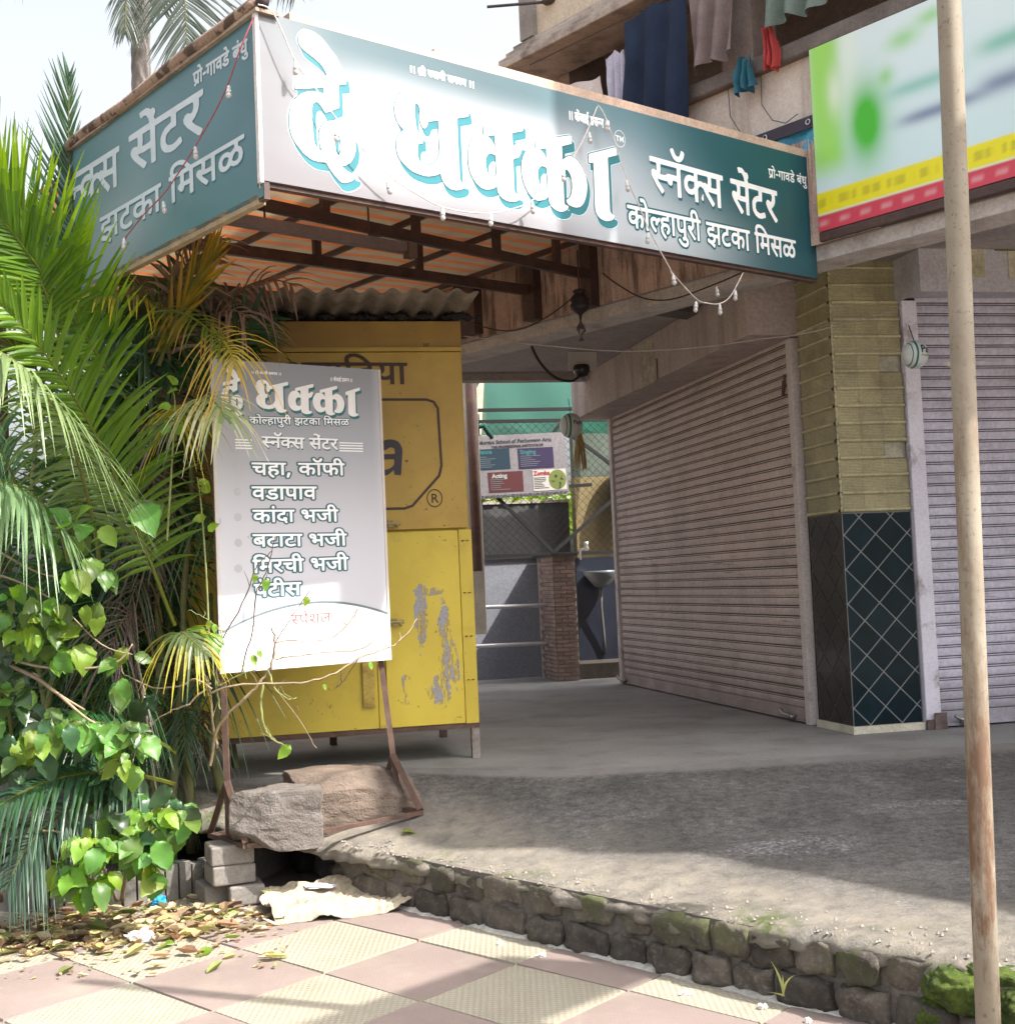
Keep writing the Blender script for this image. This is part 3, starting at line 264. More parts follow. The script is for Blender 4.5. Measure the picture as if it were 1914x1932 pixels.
 'vada_o': [[[311,2080,-13,-10,0,-26,6,-10,17,-4,-11,-21,2,-36,11,-14,23,-13,50,-5,2,-13,15,-10,37,1,12,10,4,15,27,-16,36,-9,43,0,37,14,16,-14,39,0,15,12,1,46,31,-23,47,-6,2,-18,14,-10,35,0,16,11,17,-11,37,1,13,11,1,30,30,-15,45,-3,2,-13,13,-10,36,0,16,12,0,98,16,4,12,11,0,27,-15,11],[464,2030,17,-1,-4,-31,-11,-7],[744,2032,15,-2,0,-24,-11,-6,-5,9]]],
 'kanda': [[[1185,1883,-12,-5,-14,-13,-2,-34,-206,-1,-3,-4,3,-14,26,-1,3,-2,0,-32,-3,-4,-38,1,-1,27,-4,14,-13,11,-10,4,-24,2,-20,-6,-8,-11,0,-17,6,-8,10,-6,22,-5,12,3,0,-8,-14,-3,-6,-5,-1,-9,7,-11,16,-11,12,-2,9,2,9,18,38,-1,2,-46,22,-2,5,5,2,101,155,1,3,-4,-3,-11,-60,0,-6,-4,-7,-12,23,-19,4,-10,-6,-10,-16,0,-15,10,-27,41,-20,-4,-3,-7,28,-43,17,-12,22,-7,25,3,9,4,11,9,4,17,-11,23,30,0,1,-67,5,-4,16,0,6,2,1,3,0,100,5,2,30,0,3,-4,0,-99,5,-4,20,1,3,4,0,100,25,4,0,16,-28,4,-14,28,-18,17,-16,5],[1194,1862,13,1,9,-5,9,-14,4,-12,-38,0,-6,11,-1,9,3,6],[891,1813,12,-3,5,-12,-23,6,-2,5]],[[540,1870,-10,-8,0,-12,11,-8,11,0,8,5,4,10,-8,11]],[[320,1830,-3,-5,3,-14,90,-1,0,-13,-32,3,-30,-8,-16,-14,-3,-22,3,-9,9,-11,17,-8,30,-1,22,5,1,-25,3,-3,20,0,4,2,1,47,15,12,16,1,7,-8,-1,-14,-13,-21,5,-5,14,-6,6,0,10,12,7,16,-1,26,-12,14,-16,6,-36,-2,-1,24,5,3,88,-1,1,-103,7,-3,16,0,5,3,1,103,85,0,0,-11,-32,-6,-21,-13,-7,-13,0,-18,8,-14,12,-9,27,-8,28,-1,16,-21,6,-3,19,8,-13,20,9,11,-3,16,-12,7,-20,0,-9,-5,-3,-12,-10,-1,-20,7,-7,9,0,8,6,9,11,5,44,4,4,31,46,1,3,-4,0,-99,5,-4,22,2,1,103,25,4,0,14,-2,3],[373,1778,37,1,0,-20,-24,-12,-18,1,-8,6,-3,12,6,7]]],
 'kanda_o': [[[1177,1896,-18,-7,-16,-14,-8,-30,-188,0,-16,-6,-22,7,-28,0,-26,-8,-14,-16,0,-29,10,-13,18,-11,2,-20,8,-12,28,-17,24,-1,15,6,15,13,1,-36,15,-12,34,0,11,6,4,6,1,46,32,-30,22,-10,40,-2,26,8,4,-14,14,-10,34,0,16,11,16,-11,34,0,8,4,7,8,0,93,13,3,12,9,0,28,-12,9,-18,2,-12,21,-28,25,-16,5],[958,1796,4,-1,-3,-8]],[[532,1884,-20,-16,-4,-23,-192,-1,-12,-5,-5,-6,1,-26,6,-7,17,-5,-12,-19,0,-27,16,-23,23,-11,42,-3,2,-12,14,-10,36,0,16,14,16,-6,18,0,20,13,2,-11,12,-10,36,0,14,10,2,24,32,-17,38,-4,15,-18,11,-6,20,1,24,12,38,-2,10,4,7,9,0,92,13,3,12,9,0,26,-4,7,-12,5,-200,0,-2,19,-10,14,-14,6],[499,1796,15,0,0,-10],[698,1796,13,-1,-1,-34,-17,9]]],
 'batata': [[[1273,1632,-17,-6,-12,-13,-3,-17,3,-15,-213,0,-2,-5,2,-14,29,-1,3,-2,0,-32,-3,-4,-40,2,-2,31,-4,11,-9,9,-12,5,-26,3,-19,-6,-11,-15,3,-15,10,-10,10,-4,19,-4,10,2,0,-7,-17,-5,-4,-9,9,-16,14,-9,12,-2,9,2,6,5,4,12,40,0,2,-46,23,-3,5,5,1,101,159,0,3,-4,-3,-11,-61,0,-7,-2,-6,-15,18,-13,8,-12,-1,-8,-12,-6,-18,6,-9,8,-24,38,-12,0,-13,-7,16,-30,18,-20,15,-10,19,-5,16,0,14,3,13,8,7,11,0,13,-10,20,31,0,1,-67,5,-4,17,0,4,1,3,4,0,100,5,2,28,0,4,-4,0,-100,5,-3,20,0,3,5,0,99,26,3,2,17,-29,3,-16,31,-21,17,-14,4],[1280,1611,13,0,10,-4,14,-27,-40,1,-6,17,2,7],[970,1564,14,-3,5,-11,-22,5,-3,5]],[[311,1586,-2,-15,4,-4,98,-2,0,-12,-36,3,-23,-4,-14,-5,-15,-15,-2,-21,8,-14,23,-13,35,-2,24,4,2,-23,7,-4,16,0,5,3,0,100,5,4,84,-2,0,-18,-27,-4,-16,-7,-15,-13,-4,-12,2,-22,12,-15,17,-10,25,-5,34,2,21,4,8,5,-8,17,-43,-8,-14,2,-18,7,-8,13,5,14,12,8,45,5,3,37,42,1,5,-3,0,-99,1,-4,7,-2,16,0,5,4,1,102,87,0,1,-18,-25,-4,-22,-11,-11,-11,-4,-20,8,-21,16,-13,30,-8,24,0,39,9,3,6,-5,10,-6,3,-41,-8,-21,3,-14,10,-2,18,6,8,15,6,38,4,3,37,46,0,3,-4,0,-99,5,-4,21,0,3,5,0,100,23,2,3,5,0,13,-7,2],[383,1535,28,1,1,-21,-3,-4,-9,5],[354,1527,20,-15,7,-10,-10,-1,-17,6,-5,10]]],
 'batata_o': [[[1264,1645,-21,-7,-14,-13,-9,-31,-192,1,-15,-5,-22,7,-31,0,-25,-8,-16,-18,0,-22,9,-15,20,-14,2,-18,12,-18,21,-12,30,-2,17,7,8,12,6,0,1,-37,15,-11,35,-1,11,6,4,6,1,45,29,-28,33,-14,34,0,27,9,4,-15,14,-10,35,0,14,8,16,-8,35,0,8,3,7,8,1,93,15,3,12,9,0,28,-12,9,-21,3,-20,31,-22,16,-15,3],[1038,1547,7,-1,-3,-9,-5,2]],[[303,1600,-12,-9,-1,-25,7,-9,17,-5,-12,-20,0,-27,5,-9,17,-17,20,-8,49,-4,2,-12,12,-9,39,-1,13,10,3,12,25,-16,29,-7,38,0,37,7,14,-7,35,0,15,9,1,13,25,-15,28,-8,43,0,37,8,14,-9,35,0,15,10,0,95,20,6,7,7,-1,27,-12,9],[461,1551,19,0,-20,-13],[579,1550,11,-1,-1,-48,-22,0,-27,-8,-20,4,-3,6,5,5,40,3,11,5,5,7],[657,1550,20,0,-21,-14],[775,1549,13,-2,-1,-49,-23,1,-28,-7,-18,3,-5,7,7,5,38,3,11,5,5,6]]],
 'mirchi': [[[355,1383,-18,-5,-16,-11,-8,-11,2,-24,-13,-3,-3,-4,1,-15,21,-4,1,-104,3,-5,20,0,5,4,0,104,5,4,39,0,5,-3,0,-35,-16,-5,-6,-6,0,-11,8,-10,15,-10,15,-2,10,6,6,15,45,0,1,-47,7,-4,16,0,5,4,2,107,75,1,5,-13,-9,-17,-6,-2,-16,6,-11,0,-11,-5,-4,-11,7,-13,16,-16,58,-42,16,10,3,5,-43,29,-9,10,23,13,10,12,5,13,-1,21,130,0,2,-51,-20,-13,-23,-1,-10,6,-2,8,7,10,32,7,3,7,-3,12,-90,0,-5,-4,0,-13,5,-4,24,-1,-1,-25,16,-18,23,-7,20,0,23,5,1,-26,21,-3,6,2,1,4,1,104,4,2,29,0,3,-4,0,-103,5,-4,25,2,1,107,24,3,2,16,-5,4,-24,1,-16,32,-11,12,-12,7,-10,2,-25,0,-19,-7,-12,-14,-2,-16,4,-15,-4,-2,-243,-1,-6,2,-31,28,-24,14,-39,10],[364,1362,20,1,22,-5,29,-14,14,-13,-100,-1,-7,10,3,12],[773,1364,12,0,10,-4,13,-28,-40,1,-5,10,0,11],[429,1308,47,0,0,-38,-47,0]],[[1281,1387,-16,-6,-13,-14,-2,-19,3,-13,-2,-2,-211,-2,-3,-5,3,-14,29,-1,3,-2,0,-33,-3,-4,-41,0,-4,40,-10,13,-13,6,-26,2,-17,-4,-12,-14,2,-19,10,-11,10,-4,19,-3,10,1,0,-7,-19,-6,-2,-12,10,-14,15,-9,12,-1,9,3,8,17,40,0,2,-48,23,-2,5,5,2,106,157,1,3,-4,-3,-12,-60,0,-6,-2,-6,-16,19,-14,7,-13,-4,-10,-10,-4,-22,10,-30,45,-19,-4,-5,-6,19,-33,14,-16,17,-12,18,-5,17,0,14,4,15,11,4,10,0,13,-10,21,29,0,2,-71,5,-4,18,0,5,1,2,5,1,104,5,2,28,0,3,-4,0,-103,5,-4,21,0,3,5,0,104,25,5,1,16,-27,3,-20,37,-15,11,-16,5],[1288,1366,14,0,11,-6,12,-26,-40,0,-7,17,5,12],[978,1313,13,-2,6,-12,-22,4,-3,6]]],
 'mirchi_o': [[[347,1398,-18,-5,-22,-14,-11,-16,-2,-19,-13,-13,0,-27,22,-12,0,-98,13,-11,37,-1,10,6,5,6,2,33,26,-14,27,0,14,6,14,15,7,-3,1,-36,5,-7,10,-5,37,1,13,11,1,42,69,-51,9,-4,20,0,19,13,7,10,-6,18,-33,23,15,15,18,-3,4,-23,17,-16,27,-11,36,-1,2,-13,13,-10,36,0,17,9,14,-9,37,0,15,11,0,99,14,3,12,10,1,27,-14,11,-20,3,-20,33,-25,16,-51,3,-23,-9,-18,-19,-6,-27,-209,-1,-34,27,-31,17,-39,10],[373,1348,14,-3,-19,-1],[370,1293,11,-1,-1,-9,-8,-4],[448,1294,9,0,0,-10,-10,0]],[[1273,1401,-21,-8,-14,-13,-10,-33,-192,-1,-14,-5,-23,7,-31,0,-23,-7,-18,-20,0,-25,10,-16,20,-13,1,-21,13,-16,24,-14,27,-1,15,8,9,12,6,0,1,-38,16,-12,34,0,11,6,5,6,1,47,28,-28,25,-12,43,-2,26,9,2,-15,15,-10,37,0,14,9,16,-9,35,0,8,4,7,8,0,98,14,3,12,10,0,29,-12,9,-19,2,-16,28,-25,20,-16,5],[1046,1296,7,-1,-3,-9,-5,2]]],
 'patis': [[[552,1145,-12,-5,-15,-13,-1,-36,-217,-2,-2,-17,19,-5,0,-46,6,-14,10,-10,12,-6,20,-4,32,5,2,-31,27,-1,3,5,1,104,83,1,3,-3,-1,-16,-37,-10,-18,-14,-5,-11,3,-27,16,-18,23,-9,36,-2,26,5,14,7,-7,17,-45,-9,-20,4,-15,11,-2,16,4,6,13,9,44,6,3,38,44,1,3,-4,0,-103,5,-4,18,0,5,6,0,103,5,2,59,0,5,-3,2,-11,-5,-16,-24,5,-10,-3,-7,-7,2,-15,13,-14,56,-45,7,-2,15,10,1,5,-33,22,-16,17,73,-2,2,-48,6,-3,20,2,2,107,27,4,-2,18,-197,0,-4,2,-14,28,-16,17,-18,6],[561,1124,14,0,9,-5,9,-14,4,-13,-41,1,-5,20,3,6],[354,1069,50,0,1,-47,-7,-7,-24,-6,-17,6,-4,14],[729,1071,44,0,0,-36,-14,-3,-34,1,4,16]],[[378,1142,-17,-7,6,-16,16,-15,25,-9,21,0,22,7,15,12,8,15,-3,9,-18,5,-6,-4,-12,-19,-10,-4,-13,0,-12,4,-15,20]]],
 'patis_o': [[[544,1159,-18,-8,-17,-15,-5,-28,-4,-3,-15,1,7,17,0,18,-15,12,-34,3,-10,-6,-14,-19,-29,25,-18,0,-22,-8,-7,-8,0,-16,10,-19,-52,-1,-15,-12,1,-27,19,-12,0,-38,6,-15,12,-14,26,-11,36,-3,2,-17,14,-10,39,1,12,9,2,12,26,-15,27,-6,40,0,35,8,16,-8,32,0,17,11,4,43,68,-54,23,0,14,8,16,-7,33,0,10,5,5,9,0,95,15,3,12,9,1,27,-6,8,-11,4,-187,-1,-14,23,-22,22,-22,8],[372,1055,15,-2,0,-24,-11,-5,-5,10],[455,1055,19,0,-19,-13],[573,1056,10,-2,0,-49,-23,-1,-26,-8,-20,3,-4,6,6,6,40,4,10,5,5,7],[749,1057,7,-2,-3,-8,-5,2]]],
 'special': [[[827,805,-6,-3,3,-9,17,1,7,-3,13,-15,2,-13,-155,-2,-3,-2,2,-9,36,-2,2,-20,-3,-8,-4,-1,-16,5,-8,-4,-2,-8,17,-21,36,-30,10,6,0,3,-38,31,7,4,20,-3,27,1,2,8,-2,3,-35,2,6,16,-3,16,3,2,42,0,1,-40,7,-14,9,-6,17,-4,27,6,1,-27,3,-2,11,2,1,85,18,2,1,9,-20,3,-13,27,-11,10,-12,4],[821,750,44,1,1,-42,-10,-8,-17,-4,-15,7,-4,8]],[[931,764,-12,-4,-6,-6,-2,-12,3,-7,14,-9,18,-2,2,10,-18,4,-6,7,6,8,12,0,12,-9,1,-16,-7,-13,-11,-6,-18,5,-8,-2,-4,-4,0,-8,9,-6,15,0,7,-3,28,-26,9,8,-27,26,19,20,3,23,-4,10,-11,9]],[[981,764,-2,-10,16,-3,1,-86,14,2,0,83,4,3,109,1,0,-19,-17,-4,-11,-5,-24,8,-20,-3,-12,-10,-3,-15,3,-10,12,-14,26,-17,8,8,-29,23,-5,12,3,8,12,6,16,-4,3,-4,-3,-11,12,-3,14,18,14,5,2,-3,1,-52,14,-1,1,86,18,2,0,11]]],
 'aidia': [[[1308,4687,-34,-12,-25,-22,-11,-28,5,-36,-3,-5,-488,4,-5,-7,1,-27,30,-10,0,-52,-5,-7,-45,-3,-14,5,18,30,1,28,-7,18,-22,19,-34,11,-28,0,-51,-13,-5,-16,12,-22,62,11,17,-6,7,-8,0,-12,-7,-11,-41,-10,-6,-9,6,-26,6,-4,24,0,20,-23,3,-22,-12,-12,-17,-3,-31,11,-29,33,-26,43,-32,-6,-7,-6,0,-9,42,-66,38,-31,34,-10,28,0,37,13,22,25,3,36,37,3,3,-104,8,-5,30,0,7,4,2,6,0,200,9,4,51,-1,5,-7,0,-199,9,-8,31,0,7,3,1,7,1,200,8,4,69,-1,14,-20,0,-21,-11,-13,-34,-11,-5,-6,7,-31,14,-25,27,-24,29,-11,48,-1,34,8,3,-56,7,-4,31,-1,7,4,2,7,0,199,8,5,52,-1,5,-8,0,-199,9,-7,31,-1,6,4,2,7,2,202,192,-1,5,-7,-5,-13,-48,0,-41,-12,-18,-20,-1,-34,14,-24,36,-26,44,8,17,0,18,-7,5,-10,-5,-18,-14,-7,-24,-4,-28,4,-41,19,-38,30,-27,-15,-5,-10,32,-33,52,-27,34,-7,45,-1,34,10,22,16,14,30,-4,31,-15,20,-27,15,-21,4,-58,-2,-11,10,0,12,18,8,89,0,5,7,3,52,78,0,14,-20,0,-21,-11,-13,-34,-11,-5,-6,11,-40,10,-16,28,-24,28,-11,48,-1,34,8,3,-56,8,-4,31,-1,7,4,1,7,1,199,8,5,51,-1,5,-8,1,-199,8,-7,34,0,6,10,0,199,5,4,31,0,6,4,2,28,-5,7,-422,5,-69,65,-34,21,-31,13,-34,7],[1327,4646,33,1,44,-13,52,-34,11,-17,-169,2,-8,15,0,22,8,12],[1077,4544,56,1,9,-4,-1,-95,-18,-13,-24,-10,-31,1,-17,9,-11,14,3,6,23,15,13,21,4,25],[1692,4538,56,1,8,-4,-1,-95,-18,-13,-27,-10,-28,1,-17,9,-11,14,27,21,12,21,4,22]]],
 'logo': [[[460,1523,-26,-5,-20,-12,-18,-17,-15,-23,-8,-26,0,-17,4,-17,9,-20,16,-20,21,-15,117,-56,40,-25,26,-27,26,-40,9,-20,-7,-6,-297,-85,-11,-6,-2,-80,2,-6,3,-2,268,68,6,-2,1,-4,0,-43,-1,-4,-6,-3,-17,3,-63,0,-48,-9,-32,-9,-58,-29,-30,-26,-22,-23,-22,-31,-20,-37,-17,-52,-6,-31,-3,-23,0,-77,9,-49,18,-46,30,-42,57,-60,30,-21,46,-23,31,-9,63,-3,60,5,8,-9,20,-33,28,-33,25,-26,39,-33,17,-10,11,-4,23,0,15,4,34,11,28,14,46,34,10,16,0,5,-4,4,-54,7,-35,9,-28,14,-30,21,-3,5,4,4,23,4,26,10,34,24,26,30,23,43,12,42,2,35,-2,28,-9,43,-17,40,-21,27,-31,25,-37,20,-32,9,-48,1,-23,-4,-40,-12,-32,-17,-15,-12,-22,-23,-20,-34,-9,-26,-4,-48,9,-69,13,-40,-1,-5,-5,-1,-23,11,-25,20,-13,18,-5,17,-6,46,-4,80,-2,14,0,120,3,37,7,29,13,14,27,15,14,-3,13,-9,22,-23,31,-40,5,-4,132,67,4,6,3,23,0,171,7,6,70,20,0,31,-6,49,-7,4,-17,-3,-9,2,-27,74,-35,58,-15,18,-45,45,-52,46,-28,22,-40,20,-49,12],[713,700,16,0,11,-17,10,-34,6,-58,-1,-20,-6,-34,-11,-26,-12,-11,-6,2,-6,6,-9,21,-6,25,-6,60,0,37,4,26,6,15]],[[1506,1218,-63,-12,-23,-8,-17,-11,-30,-30,-11,-17,-14,-31,-12,-40,-6,-38,0,-34,3,-23,9,-31,15,-29,13,-20,21,-20,31,-20,-3,-5,-39,-33,-15,-19,-17,-28,-15,-46,0,-40,6,-40,9,-32,14,-25,35,-36,49,-36,40,-20,43,-12,88,-12,52,3,71,18,66,33,3,-1,3,-9,10,-40,18,-32,29,-25,31,-17,31,-7,46,0,54,15,38,20,19,21,5,14,-3,8,-10,7,-29,-2,-11,3,-15,18,-2,23,1,171,-3,20,0,355,2,5,6,4,111,33,14,6,2,20,-5,60,-11,4,-17,-3,-434,-124,-6,3,-9,26,-22,40,-12,16,-31,31,-18,11,-31,14,-29,6],[1568,1123,18,-7,12,-16,3,-17,1,-109,3,-17,11,-28,7,-10,11,-10,15,-1,15,9,11,17,13,37,6,8,103,30,6,0,4,-6,0,-289,-4,-17,-9,-21,-22,-39,-23,-27,-43,-25,-32,-11,-28,-7,-17,0,-15,4,-14,6,-13,9,-11,11,-7,12,-10,40,0,65,12,35,9,9,37,7,4,4,0,5,0,63,-6,6,-26,8,-15,8,-12,27,-9,37,-6,74,0,89,7,25]],[[2783,1180,-449,-131,-4,-6,0,-46,3,-14,-3,-6,-13,-1,-17,2,-29,-6,-17,-7,-31,-21,-27,-27,-27,-40,-21,-57,-12,-57,-3,-63,6,-57,6,-32,12,-31,26,-46,34,-38,29,-19,25,-12,23,-6,29,-3,31,3,43,12,26,11,37,29,4,-5,1,-40,9,-20,15,-19,20,-16,20,-11,25,-9,35,-6,37,0,60,12,25,11,16,12,13,23,1,14,-3,6,-7,4,-28,0,-17,5,-10,11,-6,14,0,294,7,10,17,14,35,7,17,14,20,33,14,28,10,32,3,22,-6,12,-7,4,-11,3,-18,-3,-27,-10,-44,-30,-6,0,-1,119,1,6,6,4,126,42,3,73,-12,9],[2444,991,13,3,4,-5,0,-63,3,-17,-1,-39,-3,0,-17,33,-23,33,-17,13,-31,17,0,3,5,3],[2393,809,16,1,40,-6,10,-4,2,-6,3,-165,-9,-20,-9,-10,-32,-14,-14,0,-17,4,-26,25,-12,23,-5,23,-7,49,4,31,11,29,23,27]],[[3414,1166,-440,-131,-4,-6,-3,-63,-3,-6,-15,-4,-32,0,-20,-4,-29,-15,-29,-28,-35,-55,-19,-45,-12,-63,0,-49,12,-71,23,-60,28,-46,20,-23,21,-18,20,-14,34,-14,20,-4,26,0,46,13,34,15,16,11,24,26,3,-1,1,-5,1,-37,11,-29,18,-21,40,-25,35,-12,34,-3,23,3,34,9,38,20,13,18,3,17,-2,3,-38,8,-9,14,-3,18,6,305,3,6,9,6,17,7,17,0,15,-7,20,-19,9,-13,8,-17,6,-20,7,-48,0,-32,-3,-23,-18,-63,-19,-31,-45,-34,-1,-9,6,-14,13,-13,20,-10,48,-10,40,0,43,12,17,9,12,8,27,27,13,20,17,34,15,40,12,49,6,48,-4,43,-9,40,-10,29,-24,45,-26,36,-34,30,-41,25,-42,13,-23,0,-23,-6,-43,-23,-31,-24,-6,1,-1,3,1,130,133,47,-1,68,-6,7],[3087,980,10,0,2,-6,-2,-113,-3,1,-19,44,-12,18,-29,20,-26,7,0,3,6,4],[3025,797,21,1,37,-6,6,-4,4,-11,7,-114,-2,-46,-6,-17,-9,-11,-12,-10,-14,-6,-26,1,-9,3,-13,11,-15,21,-9,17,-12,45,0,52,9,31,17,23]],[[4037,1158,-360,-129,-17,-7,-4,-5,0,-37,-3,-14,1,-32,12,-1,48,10,4,-6,-2,-17,0,-160,-3,-14,0,-160,-3,-17,0,-86,3,-20,7,-20,8,-14,21,-25,20,-13,28,-11,34,-7,38,0,31,7,29,9,28,16,16,15,7,14,0,9,-5,8,-9,4,-17,-2,-12,4,-11,11,-10,18,0,151,3,17,0,357,3,18,6,5,106,37,20,9,-7,69,-4,7]]],
 'logo_o': [[[454,1532,-25,-6,-21,-12,-21,-20,-15,-23,-7,-25,-1,-29,12,-34,18,-24,23,-17,117,-56,40,-25,23,-23,30,-49,-18,-9,-287,-83,-6,-11,0,-92,4,-6,9,-1,260,67,6,-3,0,-25,-4,-5,-80,0,-80,-18,-57,-29,-32,-25,-23,-26,-22,-32,-20,-37,-17,-51,-7,-32,-3,-22,0,-89,10,-49,18,-45,29,-43,60,-63,30,-21,46,-22,31,-10,35,-3,91,3,23,-36,27,-34,69,-63,27,-12,31,-1,17,4,35,12,28,14,46,33,12,19,0,17,-4,6,-74,11,-41,17,-20,15,1,3,37,13,33,24,28,31,23,43,12,43,3,43,-3,34,-10,40,-15,37,-21,29,-35,29,-38,20,-28,8,-63,1,-23,-3,-57,-21,-29,-19,-24,-24,-16,-26,-14,-34,-4,-63,13,-86,-6,-3,-29,23,-12,32,-12,137,0,109,3,37,7,25,9,13,20,13,11,0,12,-7,21,-21,33,-45,11,-5,141,72,6,29,1,169,4,5,63,17,11,6,-7,92,-7,6,-29,2,-25,69,-35,58,-63,66,-51,46,-43,30,-34,15,-63,12],[720,691,6,-2,9,-20,6,-26,6,-57,-7,-43,-14,-28,-6,5,-12,37,-7,63,4,51,6,15]],[[1500,1226,-63,-11,-23,-9,-17,-10,-33,-33,-10,-17,-14,-32,-13,-40,-6,-37,0,-46,10,-45,29,-55,41,-40,-34,-34,-16,-23,-17,-34,-9,-31,-1,-52,6,-40,10,-31,14,-26,37,-38,49,-37,40,-20,43,-12,88,-12,63,4,72,17,54,26,4,-2,11,-40,18,-32,30,-26,31,-17,32,-7,57,1,54,15,37,19,24,27,3,14,-2,17,-13,10,-37,-2,-12,12,-4,12,-3,551,7,7,124,39,3,5,0,26,-4,63,-14,7,-29,-4,-423,-120,-5,5,-29,58,-48,51,-46,23,-29,7],[1568,1111,6,1,10,-9,9,-23,0,-109,4,-20,14,-34,18,-16,22,-2,19,10,13,18,14,39,6,6,88,26,6,-2,1,-5,1,-271,-4,-17,-32,-60,-20,-24,-43,-25,-60,-18,-31,8,-23,17,-9,16,-10,37,0,55,12,34,10,7,37,7,4,12,-1,77,-46,20,-9,17,-12,46,-6,74,0,77,7,26]],[[2777,1189,-451,-132,-5,-8,-1,-61,-40,-4,-34,-12,-29,-19,-30,-30,-26,-40,-21,-57,-13,-57,-3,-75,6,-57,7,-31,11,-32,26,-46,37,-41,29,-19,26,-11,23,-7,37,-3,60,10,40,15,26,17,3,-3,1,-23,8,-20,22,-27,37,-25,60,-15,48,0,60,12,26,11,19,15,13,23,0,29,-12,9,-28,1,-18,5,-8,10,-4,12,0,283,5,8,16,12,37,9,18,16,34,60,12,46,0,20,-12,18,-29,3,-34,-9,-43,-22,-2,93,8,8,125,43,3,89,-17,10],[2441,980,8,1,4,-4,-2,-63,-25,30,-27,22],[2399,800,47,-5,7,-9,2,-152,-15,-27,-31,-14,-23,6,-21,21,-11,23,-10,46,1,42,9,26,22,29]],[[3409,1175,-443,-132,-4,-6,-6,-68,-13,-4,-34,-1,-32,-9,-18,-12,-39,-42,-29,-48,-21,-64,-6,-40,3,-83,10,-46,28,-71,37,-52,43,-37,44,-18,54,-3,61,18,22,11,23,18,3,-3,1,-20,10,-26,25,-28,29,-20,32,-12,31,-7,23,0,51,10,37,17,21,17,14,35,48,-8,46,0,20,4,43,17,43,40,30,55,16,46,9,40,6,48,0,29,-7,43,-14,48,-17,35,-33,48,-22,22,-43,30,-31,14,-26,7,-34,0,-46,-18,-37,-24,-7,4,2,102,125,43,9,6,-3,83,-20,12],[3073,966,13,2,3,-2,0,-56,-22,24,-23,17,3,6],[3333,803,13,1,14,-6,28,-32,10,-23,6,-29,3,-48,-9,-55,-19,-48,-19,-24,-18,-10,-19,-18,-1,-22,13,-23,-6,-4,-12,4,-9,20,-1,63,3,17,3,220,4,8],[3030,789,44,-5,6,-4,4,-9,6,-82,0,-66,-10,-22,-14,-13,-15,-6,-22,3,-20,20,-15,26,-12,46,0,40,9,32,16,22]],[[4031,1166,-360,-128,-20,-9,-4,-6,-1,-97,11,-4,46,9,4,-5,0,-160,-3,-15,0,-160,-3,-17,0,-97,4,-20,14,-34,24,-27,20,-14,28,-11,35,-7,45,0,35,7,28,10,29,16,18,17,8,15,1,17,-7,12,-12,6,-28,1,-9,9,-9,17,2,515,7,20,106,36,23,12,1,15,-9,68,-6,9]]],
